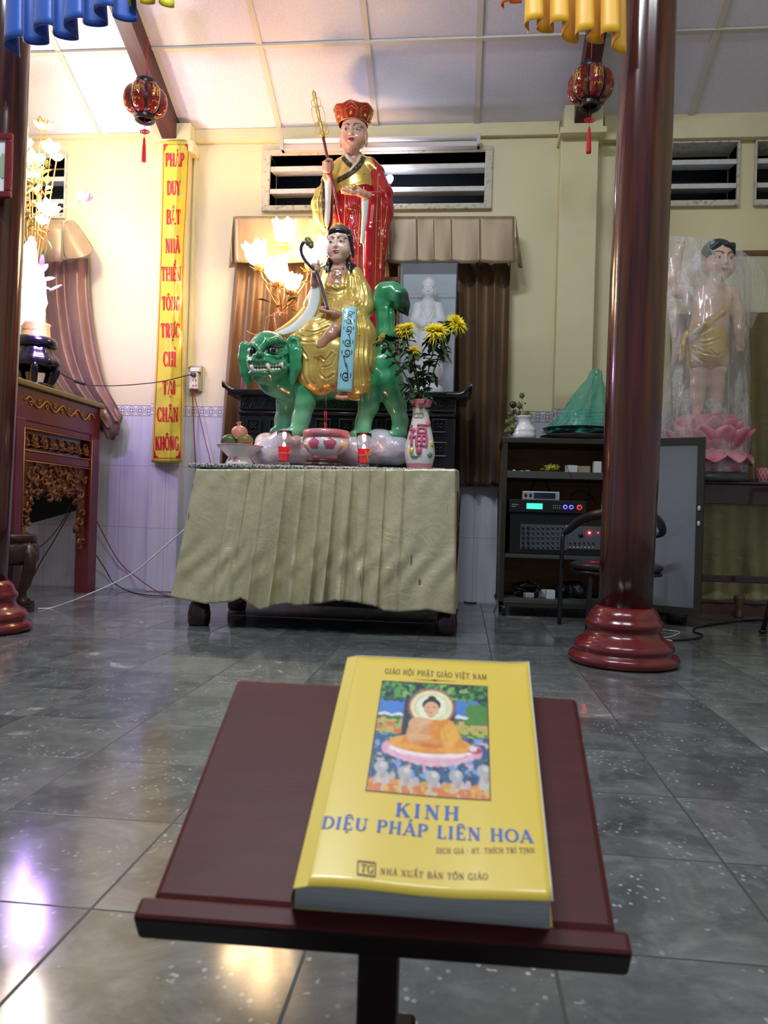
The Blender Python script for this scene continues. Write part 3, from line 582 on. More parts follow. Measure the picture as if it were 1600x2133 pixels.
lantern(1230, 180, 3.9, ceil_z(3.9)-.12, 'dark red lobed lantern with red tassel hanging beside the big column', 4.42, .98)
# ------------------------------------------------------------------ banner
M_BAN = mat('glossy yellow banner plastic', (.64, .56, .055), .22, col2=(.56, .53, .075), nscale=5, bump=(7, .25, .03), coat=.5); M_BRED = mat('red banner print', (.55, .012, .035), .35, coat=.4)
_by = [293, 400, 500, 600, 750, 850, 963]; _bl = [338, 336.5, 334, 331, 325, 320, 316]; _br = [397, 392, 385.5, 383, 381.5, 381, 379]
def banner(u, v, h=0.0):
    """u 0..1 across, v photo row"""
    x = lerp(np.interp(v, _by, _bl), np.interp(v, _by, _br), u); Y = WY-.105-.035*math.sin(PI*np.clip(u, 0, 1))-.012*abs(u-.52)*-2 - .012*max(0, 1-abs(u-.55)*9)-.02*max(0, (v-880)/80) + .004*math.sin(v*.06+u*5)
    return PY(x, v, Y-h-.0)
bt = thing('banner', banner(.5, 963), 'tall yellow plastic banner with a column of red capital words on the pilaster', 'banner')
b = MB(); b.sheet([[banner(u, v) for u in np.linspace(0, 1, 25)] for v in np.linspace(292, 963, 90)]); b.build('banner_sheet', M_BAN, bt, solid=.001)
for wd, x0, x1, y0, y1 in (('PHÁP', 344, 384, 319, 347), ('DUY', 347.5, 376.5, 377, 406), ('BÁT', 346, 376.5, 437, 467), ('NHÃ', 344, 375, 497.5, 527), ('THIỀN', 336, 378, 556, 585), ('TÔNG', 337, 375, 618, 646), ('TRỰC', 334.6, 375, 674, 703), ('CHỈ', 340, 367, 733, 763), ('TẠI', 338, 366, 793, 821), ('CHÂN', 327, 372, 849, 878), ('KHÔNG', 323, 372.6, 909, 937)):
    mb = MB(); xc = (x0+x1)/2
    def fb(a, c, l):
        v = y1-c; L_, R_ = np.interp(v, _by, _bl), np.interp(v, _by, _br); return banner((xc+a-L_)/(R_-L_), v, .003+l*.0005)
    text_mesh(mb, wd, fb, width=x1-x0, height=y1-y0, track=.02, bold=1.75); mb.build('red_word', M_BRED, bt)
mb = MB(); fbn = lambda u, v, l: banner(u/60, v, .003)
for u in (.055, .945): stroke_mesh(mb, [([(u*60, v) for v in np.linspace(300, 955, 60)], [1.2]*60)], fbn)
for v in (300.5, 954): stroke_mesh(mb, [([(u*60, v) for u in np.linspace(.055, .945, 20)], [1.3]*20)], fbn)
for su in (0, 1):
    for v0, sv in ((300, 1), (954, -1)):
        uu = lambda q: 60*(q if su == 0 else 1-q)
        stroke_mesh(mb, [([(uu(.06), v0+sv*3), (uu(.12), v0+sv*3), (uu(.2), v0+sv*2)], [5, 5, 3]), ([(uu(.08), v0+sv*4), (uu(.10), v0+sv*9), (uu(.07), v0+sv*14)], [4, 3, 2])], fbn)
mb.build('red_border', M_BRED, bt)
# ------------------------------------------------------------------ sculpting kit: blended distance fields meshed as one continuous surface
import openvdb as vdb
class Sculpt:
    def __init__(s, lo, hi, vs):
        s.lo = np.array(lo, float); s.vs = vs; n = np.ceil((np.array(hi)-s.lo)/vs).astype(int)+1; s.n = n
        s.ax = [(s.lo[i]+vs*np.arange(n[i])).astype(np.float32) for i in range(3)]; s.D = np.full(n, .06, np.float32)
    def _sub(s, lo, hi):
        i0 = np.maximum(np.floor((lo-s.lo)/s.vs).astype(int), 0); i1 = np.minimum(np.ceil((hi-s.lo)/s.vs).astype(int)+1, s.n)
        if (i1 <= i0).any(): return None, None
        sl = tuple(slice(a, b) for a, b in zip(i0, i1)); X, Y, Z = np.meshgrid(*[s.ax[i][sl[i]] for i in range(3)], indexing='ij'); return sl, np.stack([X, Y, Z], -1)
    def put(s, lo, hi, fn, k, op='u'):
        m = k+s.vs*4+.004
        sl, P = s._sub(np.array(lo)-m, np.array(hi)+m)
        if sl is None: return s
        d = fn(P).astype(np.float32); D = s.D[sl]
        if op == 'u': h = np.maximum(k-np.abs(D-d), 0)/max(k, 1e-6); s.D[sl] = np.minimum(D, d)-h*h*k*.25
        else: h = np.maximum(k-np.abs(D+d), 0)/max(k, 1e-6); s.D[sl] = np.maximum(D, -d)+h*h*k*.25
        return s
    def cap(s, p, q, r1, r2=None, k=.01, op='u', sq=None):
        r2 = r1 if r2 is None else r2; p = np.array(p, np.float32); q = np.array(q, np.float32); R = max(r1, r2)*1.05
        def fn(P):
            if sq is not None: n = np.array(sq[0], np.float32); n = n/np.linalg.norm(n); o = ((P-(p+q)/2)@n); P = P+o[..., None]*n*(1/sq[1]-1)
            d = q-p; L = max(float(d@d), 1e-12); t = np.clip(((P-p)@d)/L, 0, 1); return np.linalg.norm(P-p-t[..., None]*d, axis=-1)-(r1+(r2-r1)*t)
        return s.put(np.minimum(p, q)-R, np.maximum(p, q)+R, fn, k, op)
    def chain(s, pts, rs, k=.01, op='u', sq=None):
        for i in range(len(pts)-1): s.cap(pts[i], pts[i+1], rs[i], rs[i+1], k, op, sq)
        return s
    def ell(s, c, r, k=.01, op='u', R=None):
        c = np.array(c, np.float32); r = np.array(r if not np.isscalar(r) else (r, r, r), np.float32); M = np.eye(3, dtype=np.float32) if R is None else np.array(R, np.float32)
        def fn(P):
            q = (P-c)@M; a = np.linalg.norm(q/r, axis=-1); g = np.linalg.norm(q/(r*r), axis=-1); return a*(a-1)/np.maximum(g, 1e-6)
        m = r.max(); return s.put(c-m, c+m, fn, k, op)
    def cone(s, c0, c1, r0, r1, k=.01, fy=1.0, fold=None):
        """upright elliptical frustum between two centres; r = half widths in x; fy = depth ratio; fold(angle, t) adds to the radius"""
        c0 = np.array(c0, np.float32); c1 = np.array(c1, np.float32)
        def fn(P):
            t = np.clip((P[..., 2]-c0[2])/(c1[2]-c0[2]), 0, 1); cx = c0[0]+(c1[0]-c0[0])*t; cy = c0[1]+(c1[1]-c0[1])*t; dx = P[..., 0]-cx; dy = (P[..., 1]-cy)/fy
            r = r0+(r1-r0)*t; rr = np.sqrt(dx*dx+dy*dy)+1e-6
            if fold is not None: r = r+fold(np.arctan2(dy, dx), t)
            d = (rr-r)*min(1, fy); z0, z1 = min(c0[2], c1[2]), max(c0[2], c1[2]); dz = np.maximum(z0-P[..., 2], P[..., 2]-z1); return np.maximum(d, dz)
        R = max(r0, r1)*1.2; return s.put((min(c0[0], c1[0])-R, min(c0[1], c1[1])-R, min(c0[2], c1[2])), (max(c0[0], c1[0])+R, max(c0[1], c1[1])+R, max(c0[2], c1[2])), fn, k)
    def box(s, c, h, rd=.005, k=.005, R=None, op='u'):
        c = np.array(c, np.float32); h = np.array(h, np.float32); M = np.eye(3, dtype=np.float32) if R is None else np.array(R, np.float32)
        def fn(P): q = np.abs((P-c)@M)-(h-rd); return np.linalg.norm(np.maximum(q, 0), axis=-1)+np.minimum(q.max(-1), 0)-rd
        m = np.linalg.norm(h); return s.put(c-m, c+m, fn, k, op)
    def mesh(s, smooth=1):
        s.D[0], s.D[-1], s.D[:, 0], s.D[:, -1], s.D[:, :, 0], s.D[:, :, -1] = .01, .01, .01, .01, .01, .01
        g = vdb.FloatGrid(.06); g.copyFromArray(s.D); pts, quads = g.convertToQuads(0.0); V = np.asarray(pts, float)*s.vs+s.lo
        Q = np.asarray(quads, int)[:, ::-1]
        if np.einsum('ij,ij->i', V[Q[:, 0]]-V.mean(0), np.cross(V[Q[:, 2]]-V[Q[:, 0]], V[Q[:, 3]]-V[Q[:, 1]])).sum() < 0: Q = Q[:, ::-1]
        for _ in range(smooth):                             # light Laplacian pass
            E = np.concatenate([Q[:, [0, 1]], Q[:, [1, 2]], Q[:, [2, 3]], Q[:, [3, 0]]]); A = np.zeros_like(V); cnt = np.zeros(len(V))
            np.add.at(A, E[:, 0], V[E[:, 1]]); np.add.at(cnt, E[:, 0], 1); np.add.at(A, E[:, 1], V[E[:, 0]]); np.add.at(cnt, E[:, 1], 1); V = V*.5+.5*A/np.maximum(cnt, 1)[:, None]
        return V, Q
def vnormals(V, Q):
    fn = np.cross(V[Q[:, 2]]-V[Q[:, 0]], V[Q[:, 3]]-V[Q[:, 1]]); N = np.zeros_like(V)
    for i in range(4): np.add.at(N, Q[:, i], fn)
    return N/np.maximum(np.linalg.norm(N, axis=1)[:, None], 1e-12)
def to_px(V):
    d = V-_O; z = d@_fw; return np.stack([CXP+F_PX*(d@_R)/z, CYP-F_PX*(d@_U)/z], 1)
def dist_line(Pxy, pl):
    pl = np.array(pl, float); best = np.full(len(Pxy), 1e9); 
    for a, b in zip(pl[:-1], pl[1:]):
        d = b-a; t = np.clip(((Pxy-a)@d)/max(d@d, 1e-9), 0, 1); best = np.minimum(best, np.linalg.norm(Pxy-a-t[:, None]*d, axis=1))
    return best
def inside(Pxy, poly):
    poly = np.array(poly, float); r = np.zeros(len(Pxy), bool); j = len(poly)-1
    for i in range(len(poly)):
        a, b = poly[i], poly[j]; c = ((a[1] > Pxy[:, 1]) != (b[1] > Pxy[:, 1])) & (Pxy[:, 0] < (b[0]-a[0])*(Pxy[:, 1]-a[1])/((b[1]-a[1]) or 1e-9)+a[0]); r ^= c; j = i
    return r
def carve(V, Q, folds, facing=.05):
    """press fold lines traced on the front into the surface: (polyline, width px, depth m)"""
    N = vnormals(V, Q); P = to_px(V); f = np.clip((-N[:, 1]-facing)*4, 0, 1); D = np.zeros(len(V))
    for pl, wd, dp in folds:
        pl = spline(pl, max(8, 4*len(pl))) if len(pl) > 2 else pl; d = dist_line(P, pl); D += dp*np.exp(-(d/wd)**2)-dp*.45*np.exp(-((d-1.9*wd)/wd)**2)
    return V-N*(D*f)[:, None]
def put_mesh(name, V, Q, m, parent=None, cols=None, loc=None, label=None):
    b = MB(); b.v = [V]; b.n = len(V); b.f = Q.tolist(); b.mi = [0]*len(Q); b.sm = [True]*len(Q); o = b.build(name, m, parent, loc, label=label)
    if cols is not None: set_col(o, cols)
    return o
def frame(Y0, x=700, y=700):
    s = np.linalg.norm(PY(x+1, y, Y0)-PY(x, y, Y0)); return s, (lambda x, y, w=0: PY(x, y, Y0-w*s))
def rot_axes(yaw=0, pitch=0, roll=0):
    """columns: right, up, front of a head; yaw>0 turns towards image left, pitch>0 looks down"""
    cy, sy, cp, sp = math.cos(yaw), math.sin(yaw), math.cos(pitch), math.sin(pitch)
    f = np.array([-sy*cp, -cy*cp, -sp]); r = np.array([cy, -sy, 0]); u = np.cross(f, r)*-1; u = np.cross(r, f)*-1 if np.cross(r, f)[2] < 0 else np.cross(r, f)
    c, s = math.cos(roll), math.sin(roll); return np.stack([r*c+u*s, u*c-r*s, f], 1)
def sculpt_face(sc, c, U, A, ears=True, k=.2, crown=1.0, long_ears=True, plump=1.0):
    """head of half-width U at c with axes A = (right, up, front)"""
    L = lambda a, b, f: np.array(c)+U*(A @ np.array([a, b, f])); kk = k*U
    sc.ell(L(0, .5, -.2), np.array((1.0, 1.12*crown, 1.12))*U, kk, R=A); sc.ell(L(0, -.35, .12), np.array((.9*plump, 1.08, .86))*U, kk, R=A)
    sc.ell(L(0, -1.12, .5), .36*U, kk*1.3)
    for g in (-1, 1):
        sc.ell(L(g*.46, -.48, .48), .44*U*plump, kk*1.3); sc.ell(L(g*.42, .12, 1.08), np.array((.26, .15, .16))*U, kk*.7, 's', A); sc.ell(L(g*.42, .05, .80), np.array((.25, .17, .17))*U, kk*.3, R=A)
        sc.ell(L(g*.13, -.36, .99), .10*U, kk*.5); sc.cap(L(g*.2, .40, .92), L(g*.7, .36, .74), .07*U, .05*U, kk)
        if ears:
            sc.ell(L(g*.98, -.05, -.1), np.array((.12, .42, .26))*U, kk*.4, R=A); sc.ell(L(g*1.05, -.02, -.02), np.array((.08, .26, .13))*U, kk*.3, 's', A)
            if long_ears: sc.ell(L(g*.99, -.55, -.05), np.array((.11, .34, .16))*U, kk*.4, R=A)
    sc.cap(L(0, .28, .93), L(0, -.28, 1.07), .08*U, .12*U, kk*.6); sc.ell(L(0, -.34, 1.06), .12*U, kk*.4)
    sc.ell(L(0, -.69, .93), np.array((.27, .075, .12))*U, kk*.25, R=A); sc.ell(L(0, -.82, .90), np.array((.22, .085, .12))*U, kk*.25, R=A)
    sc.cap(L(-.3, -.755, .99), L(.3, -.755, .99), .025*U, None, kk*.15, 's')
def paint_face(V, cols, c, U, A, lip='#a81c30', brow='#14100f', iris='#1a1620', white='#d8d4d0', urna=None, closed=.5, bw=.055):
    q = ((V-np.array(c))@A)/U; a, b, f = q[:, 0], q[:, 1], q[:, 2]; fr = f > .4; P = np.stack([a, b], 1)
    def tint(m, h, al=1.0): m = np.clip(m, 0, 1)[:, None]*al*fr[:, None]; cols[:] = cols*(1-m)+np.array(C(h)[:3])*m
    for g in (-1, 1):
        d = dist_line(P, spline([(g*.17, .33), (g*.35, .45), (g*.58, .47), (g*.82, .34)], 16)); tint((bw-d)/.02, brow)
        tint((1-np.hypot((a-g*.43)/.25, (b-.035)/(.10*closed+.03)))/.25, white); tint((1-np.hypot((a-g*.42), (b-.03))/.105)/.3*(b < .10), iris); tint((.026-dist_line(P, spline([(g*.17, .0), (g*.32, .115), (g*.5, .12), (g*.72, .02)], 14)))/.012, iris); tint((.012-dist_line(P, spline([(g*.2, -.01), (g*.42, -.06), (g*.66, .01)], 12)))/.01, iris, .5)
        tint((.012-dist_line(P, spline([(g*.17, .12), (g*.4, .24), (g*.7, .16)], 12)))/.01, '#6a3a30', .5)
        tint((1-np.hypot((a-g*.5)/.3, (b+.42)/.25))/.8, '#e09080', .25)
    tint((1-np.hypot(a/.29, (b+.70)/.075))/.25, lip); tint((1-np.hypot(a/.235, (b+.81)/.095))/.25, lip); tint((.014-dist_line(P, [(-.27, -.745), (0, -.765), (.27, -.745)]))/.01, '#4a0812')
    if urna: tint((1-np.hypot(a/.07, (b-.62)/.08))/.3, urna)
    return cols

# ------------------------------------------------------------------ front altar table with its cloth
M_GRAN = mat('speckled grey granite', (.48, .47, .45), .25, col2=(.05, .05, .055), nscale=110, nsharp=(.46, .56), spec=.6)
M_TWOOD = mat('dark red brown lacquer', (.040, .009, .010), .2, col2=(.025, .007, .008), nscale=8, coat=.5)
TT = .726; tl, tr_ = PY(391, 965, 3.30), PY(952, 975, 3.30); TX0, TX1, TY0, TY1 = tl[0], tr_[0], 3.30, 4.03
table = thing('altar_table', ((TX0+TX1)/2, (TY0+TY1)/2, 0), 'granite topped offering table in the middle, hung with an olive gold cloth', 'table')
b = MB(); b.box((TX0, TY0, TT-.022), (TX1, TY1, TT)); b.build('table_top', M_GRAN, table, bevel=.008)
b = MB(); b.box((TX0+.04, TY0+.05, TT-.10), (TX1-.03, TY1-.03, TT-.022)); b.build('apron', M_TWOOD, table, bevel=.004)
for fx, fy in ((-1.168, 3.36), (-.058, 3.405), (-1.165, 3.94), (-.06, 3.94)):
    b = MB(); b.lathe([(.040, 0), (.046, .012), (.048, .05), (.043, .085), (.032, .11), (.030, .14), (.036, .2), (.045, .4), (.048, .63)], 20, (fx, fy, 0), fn=lambda a, z: 1+(.10*abs(math.sin(2*a)) if z < .115 else 0)); b.build('leg', M_TWOOD, table)
def m_satin(name, c1, c2, slit=True):
    m = bpy.data.materials.new(name); m.use_nodes = True; t = NT(m); bb = t.n['Principled BSDF']; v = t.obj()
    n = t.noise(5, 6, .65, v, 1.0); col = t.mix(t.step(n, .3, .7), C(c1), C(c2))
    if slit:
        sn = t.noise(60, 1, .5, t.mapping(v, (1, 1, .12))); zone = t.step(t.noise(4, 1, vec=t.mapping(v, (1, 1, .5))), .52, .6); col = t.mix(t.math('MULTIPLY', t.math('MULTIPLY', t.step(sn, .72, .75), zone), .7), col, (.06, .03, .02, 1))
    t.link(col, bb.inputs['Base Color']); bb.inputs['Roughness'].default_value = .36; bb.inputs['Metallic'].default_value = .3; bb.inputs['Sheen Weight'].default_value = .15
    cr = t.math('ADD', t.noise(9, 4, .55, v, 1.2), t.math('MULTIPLY', t.noise(30, 3, .5, v, .6), .3)); t.link(t.bump(cr, .30, .02), bb.inputs['Normal']); return m
M_SATIN = m_satin('olive gold satin', (.66, .60, .40), (.50, .44, .27))
pl_x = np.array([410, 487, 520, 554, 597, 636, 671, 700, 735, 770, 803, 841, 948.0])
hx = [356, 430, 480, 500, 545, 572, 600, 615, 672, 700, 740, 780, 800, 830, 890, 943]; hy = [1243, 1258, 1254, 1246, 1272, 1262, 1258, 1262, 1257, 1251, 1255, 1262, 1272, 1275, 1270, 1280]
NU = 300; G = []; nrs = np.random.default_rng(5)
us = np.linspace(0, 1, NU); topx = lerp(409, 948, us)
botx = lerp(356, 943, us)
for i, u in enumerate(us):
    j = min(max(int(np.searchsorted(pl_x, topx[i], 'right'))-1, 0), len(pl_x)-2); f = (topx[i]-pl_x[j])/(pl_x[j+1]-pl_x[j]); inner = 1 if 1 <= j <= 10 else .25
    row = []
    for v in np.linspace(0, 1, 60):
        x = lerp(topx[i], botx[i], v)+3*math.sin(v*4+j*2.1)*v*inner; yb = np.interp(lerp(358, 943, u), hx, hy); y = lerp(977+5*math.sin(PI*min(1, max(0, (topx[i]-500)/180)))*0, yb, v)
        step = f**1.6*.040*(0.6+.7*v) if inner == 1 else 0
        hang = .042*math.sin(2*PI*(f*.8+.1*j))*v*(.6+.4*math.sin(j*1.7+v*2))*inner+.03*v*math.sin(u*9+1)*(.3+.7*inner)*.5+.012*math.sin(u*23+v*5)*v*.7+.005*math.sin(u*70+v*14+2*math.sin(v*9))*v**.5
        row.append(PY(x, y, TY0-.008-step-hang-.02*v))
    G.append(row)
# returns along both ends of the table
def ret(edge, X1, sgn, n=24):
    out = []
    for k in range(1, n+1):
        a = k/n; out.append([np.array([e[0]+(X1(v)-e[0])*min(1, a*5)+.012*math.sin(a*26)*v, e[1]+(TY1-.05-e[1])*a, e[2]]) for v, e in zip(np.linspace(0, 1, 60), edge)])
    return out
LR = ret(G[0], lambda v: G[0][0][0]-.02-.10*v*.3, -1)[::-1]; RR = ret(G[-1], lambda v: G[-1][0][0]+.015, 1)
b = MB(); b.sheet(np.array(LR+G+RR)); tag(b.build('altar_cloth', M_SATIN, None, ((TX0+TX1)/2, TY0, .15), solid=.0018), 'pleated olive gold satin cloth hung round the granite topped offering table', 'tablecloth')
# ------------------------------------------------------------------ statue: figure in gold robe riding a green lion
M_LION = mat('glossy green paint', (.010, .14, .045), .24, attr=True, coat=.6, bump=(35, .05, .004)); M_GOLD = mat('gold paint', (.74, .55, .17), .3, .45, col2=(.64, .45, .11), nscale=10, coat=.2, attr=None)
M_SKIN = mat('painted flesh', (.62, .40, .30), .22, attr=True, coat=.6); M_HAIRB = mat('black gloss paint', (.010, .010, .014), .15, coat=.6); M_WHITEP = mat('cream white gloss paint', (.72, .74, .70), .22, coat=.5)
M_ROCK = mat('plastic wrapped white rock', (.60, .58, .65), .16, col2=(.45, .43, .52), nscale=9, bump=(13, .6, .03), coat=.9)
M_PASTEL = mat('pale blue paint', (.30, .62, .72), .25, coat=.5); M_TOOTH = mat('tooth enamel paint', (.75, .70, .62), .3); M_INK = mat('black paint lines', (.01, .01, .02), .4)
ls, LW = frame(3.66, 690, 800)
lion_t = thing('rider_statue', LW(690, 963, 0)*[1, 1, 0]+[0, 0, TT], 'painted statue of a gold robed figure riding a green lion on a rock', 'statue')
# rock base
sc = Sculpt(LW(500, 985, 130), LW(880, 880, -120)*[1, 1, 1], .006) if False else None
lo = np.minimum(LW(505, 990, 130), LW(505, 880, -110)); hi = np.maximum(LW(880, 870, -110), LW(880, 870, 130)); lo[2] = TT-.012
sc = Sculpt(lo, hi, .006); rr = random.Random(4)
for x, y, w, r in ((560, 945, 22, 32), (600, 930, 12, 38), (650, 938, 14, 34), (690, 945, 18, 30), (740, 940, 18, 34), (790, 930, 12, 36), (825, 938, 20, 30), (580, 940, -40, 35), (660, 940, -30, 40), (760, 938, -40, 40), (820, 935, -30, 32), (552, 920, 5, 18), (615, 912, 46, 18), (800, 918, 30, 18), (750, 920, 0, 18)):
    sc.ell(LW(x, y, w), np.array((r*1.15, r*1.1, r))*ls, .03)
for _ in range(26): x = rr.uniform(545, 835); w = rr.uniform(-60, 40); sc.ell(LW(x, rr.uniform(905, 955), w), rr.uniform(9, 20)*ls, .02)
zc = TT-.001
sc.D = np.maximum(sc.D, (zc-sc.ax[2])[None, None, :].astype(np.float32)); V, Q = sc.mesh(1)
V[:, 2] = np.maximum(V[:, 2], TT+.0005); put_mesh('rock_base', V, Q, M_ROCK, lion_t)
# lion
lo = np.minimum(LW(480, 930, 130), LW(480, 560, -90)); hi = np.maximum(LW(880, 560, -90), LW(880, 560, 130)); lo[2] = LW(700, 925, 0)[2]
sc = Sculpt(lo, hi, .0042); P = LW; K = .028
def ch(pts, k=K): sc.chain([P(*p[:3]) for p in pts], [p[3]*ls for p in pts], k)
ch([(600, 770, 20, 50), (660, 775, 5, 56), (730, 775, 0, 56), (785, 770, 0, 44)])          # trunk
ch([(562, 755, 45, 44), (580, 785, 38, 40), (610, 805, 25, 38)])                             # neck and chest
ch([(600, 800, 10, 30), (596, 840, 4, 19), (590, 875, 4, 16.5), (588, 897, 6, 17)], .02); ch([(590, 898, 6, 14), (572, 900, 14, 10)], .012)
ch([(636, 815, 45, 25), (636, 840, 48, 20), (628, 870, 48, 17.5), (622, 895, 50, 18)], .02); ch([(622, 897, 52, 14), (606, 900, 62, 10)], .012)
ch([(770, 800, 30, 34), (768, 845, 22, 20), (757, 880, 22, 15.5), (755, 900, 24, 18)], .02); ch([(757, 902, 24, 13), (738, 905, 34, 9)], .012)
ch([(800, 760, 15, 32), (808, 798, 18, 31), (825, 843, 16, 20), (834, 876, 16, 15), (831, 903, 20, 17)], .02); ch([(832, 905, 22, 13), (816, 906, 36, 10)], .012)
ch([(800, 740, 8, 22), (803, 700, 6, 19), (803, 660, 6, 18.5), (796, 626, 6, 20.5), (803, 611, 8, 22), (817, 607, 12, 19), (830, 618, 16, 19.5), (839, 636, 18, 15), (849, 656, 18, 3)], .014)   # tail
# head, turned towards the viewer
ch([(560, 738, 60, 44), (548, 752, 75, 34)], .02)
hd = lambda x, y, w, r, k=.012, op='u': sc.ell(P(x, y, w), r*ls, k, op)
hd(556, 722, 74, 30); hd(590, 738, 58, 26); hd(541, 764, 92, 21); hd(560, 770, 88, 24); hd(578, 768, 76, 22); hd(545, 783, 84, 17); hd(563, 786, 80, 18)
for x, y, w, r in ((541, 739, 118, 8.5), (532, 742, 112, 6), (549, 742, 113, 6), (541, 728, 110, 7)): hd(x, y, w, r, .006)
sc.chain([P(524, 718, 103), P(534, 722, 108), P(540, 728, 110)], np.array((5, 6.5, 5))*ls, .006); sc.chain([P(546, 725, 110), P(558, 713, 108), P(576, 708, 98), P(592, 712, 84)], np.array((5, 7, 7, 4))*ls, .006)
sc.chain([P(520, 752, 104), P(530, 751, 112), P(541, 754, 116), P(552, 751, 113), P(570, 757, 102), P(590, 757, 86)], np.array((5, 6, 6.5, 6, 5, 4))*ls, .006)     # upper lip
sc.chain([P(521, 778, 100), P(535, 775, 108), P(552, 777, 108), P(572, 776, 99), P(588, 768, 86)], np.array((4, 5, 5.5, 5, 4))*ls, .006)
sc.chain([P(521, 766, 108), P(541, 765, 116), P(560, 767, 109), P(590, 762, 90)], np.array((5.5, 6, 6, 5))*ls, .004, 's')
for x, y, w in ((525, 731, 106), (569, 729, 103)): hd(x, y, w, 8.5, .004, 's')
sc.chain([P(560, 741, 102), P(578, 744, 94), P(594, 737, 82)], np.array((3, 4.5, 3))*ls, .005); sc.chain([P(590, 748, 84), P(597, 762, 78), P(592, 776, 74)], np.array((4, 5, 4))*ls, .005)
# ears
sc.chain([P(509, 722, 62), P(507, 745, 60), P(511, 775, 58), P(518, 798, 58)], np.array((11, 11, 10, 6))*ls, .01, sq=((0, 1, 0), .55)); sc.chain([P(611, 714, 74), P(616, 735, 82), P(615, 765, 84), P(609, 797, 76)], np.array((14, 13, 12, 6))*ls, .01, sq=((0, 1, 0), .55))
hd(511, 720, 73, 6, .006, 's'); hd(611, 714, 86, 8.5, .006, 's'); sc.chain([P(617, 728, 91), P(612, 750, 93), P(607, 785, 88)], np.array((2.5, 3, 2))*ls, .005, 's')
V, Q = sc.mesh(1)
V = carve(V, Q, [([(533, 707), (541, 716), (541, 724)], 1.6, .003), ([(548, 705), (543, 715)], 1.6, .003), ([(566, 752), (580, 755), (594, 748)], 1.8, .003), ([(600, 740), (604, 760), (600, 790)], 2, .003), ([(580, 722), (592, 726), (600, 720)], 1.5, .002), ([(818, 632), (812, 650), (815, 690)], 3, .004), ([(800, 650), (798, 690), (802, 730)], 4, .004), ([(515, 735), (512, 760), (516, 785)], 2, .002)])
px = to_px(V); n = len(V); nz = np.sin(px[:, 0]*.11+px[:, 1]*.07)*np.sin(px[:, 1]*.13-px[:, 0]*.05)
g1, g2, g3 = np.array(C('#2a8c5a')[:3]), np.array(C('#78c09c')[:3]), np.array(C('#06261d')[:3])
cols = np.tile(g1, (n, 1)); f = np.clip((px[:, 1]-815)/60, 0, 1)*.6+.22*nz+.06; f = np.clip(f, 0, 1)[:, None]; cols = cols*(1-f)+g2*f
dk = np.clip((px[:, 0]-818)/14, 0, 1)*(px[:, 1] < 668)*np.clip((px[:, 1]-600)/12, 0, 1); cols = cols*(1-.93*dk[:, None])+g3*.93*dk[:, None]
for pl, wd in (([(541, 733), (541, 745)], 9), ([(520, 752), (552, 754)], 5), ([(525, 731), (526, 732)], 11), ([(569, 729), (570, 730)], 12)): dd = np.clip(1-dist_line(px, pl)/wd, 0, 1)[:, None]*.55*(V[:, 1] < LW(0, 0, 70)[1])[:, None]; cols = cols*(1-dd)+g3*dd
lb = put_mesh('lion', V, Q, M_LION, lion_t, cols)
def sub(parent, mb, name, m, **k): return mb.build(name, m, parent, **k)
for x, y, w in ((525, 731, 99.5), (569, 729, 96.5)):
    b = MB(); b.ball(P(x, y, w+3), np.array((9, 8.2, 6.8))*ls, 20, 12); e_ = sub(lb, b, 'eye', mat('eye white paint', (.75, .74, .70), .12, coat=.8))
    b = MB(); b.ball(P(x+.3, y, w+7.6), np.array((6.0, 4.6, 6.2))*ls*[1, .9, 1], 20, 12); o = b.build('pupil', M_HAIRB, lion_t)
b = MB(); b.tube([P(525-9, 734, 104), P(520, 724, 106), P(528, 723, 108), P(534, 728, 108)], 1.2*ls, 6); b.build('eyelid_line', M_INK, lion_t); b = MB(); b.tube([P(*q) for q in ((559, 733, 104), (562, 724, 107), (571, 721, 107), (579, 725, 103), (590, 722, 94))], 1.3*ls, 6); b.build('eyelid_line', M_INK, lion_t)
for row, y0, y1 in ((0, 757.5, 766), (1, 767, 775)):
    b = MB(); xs_ = np.linspace(522, 590, 12)
    for i in range(11):
        xm = (xs_[i]+xs_[i+1])/2; wv = np.interp(xm, [521, 541, 560, 575, 590], [107, 114, 109, 101, 88]); sg = (-1)**i*0
        b.ball(P(xm, (y0+y1)/2+sg-.06*(xm-541)*(xm > 541)*.5, wv-1), np.array((3.3, 2.6, 3.3))*ls, 10, 8)
    b.build('tooth_row', M_TOOTH, lion_t)
for q in (((524, 760, 111), (527, 775, 110)), ((556, 758, 113), (563, 774, 112)), ((586, 756, 96), (590, 768, 95))):
    b = MB(); b.tube([P(*q[0]), lerp(P(*q[0]), P(*q[1]), .5), P(*q[1])], np.array((4.2, 3.6, .6))*ls, 10); b.build('fang', M_TOOTH, lion_t)
# ---- rider: flesh, one continuous body running inside the robe
fs = '#bb8a70'; lo = np.minimum(P(640, 840, 120), P(640, 455, -60)); hi = np.maximum(P(790, 455, -60), P(790, 455, 130))
sc = Sculpt(lo, hi, .0024); HC = P(706, 512, 10); HU = 25*ls; HA = rot_axes(.10, .02, .03)
sculpt_face(sc, HC, HU, HA, plump=1.06)
def c2(pts, k=.008, sq=None): sc.chain([P(*p[:3]) for p in pts], [p[3]*ls for p in pts], k, sq=sq)
c2([(708, 530, 2, 15), (708, 556, -2, 16), (706, 575, 2, 21), (704, 600, 6, 25), (708, 640, 0, 30), (715, 680, 0, 30)], .014)
c2([(676, 582, 0, 11), (664, 605, 12, 9), (656, 590, 38, 8.5), (656, 570, 46, 7.5)], .008); c2([(742, 582, 0, 11), (756, 625, 10, 11), (735, 655, 40, 9), (705, 656, 60, 7.5), (696, 653, 66, 8)], .008)
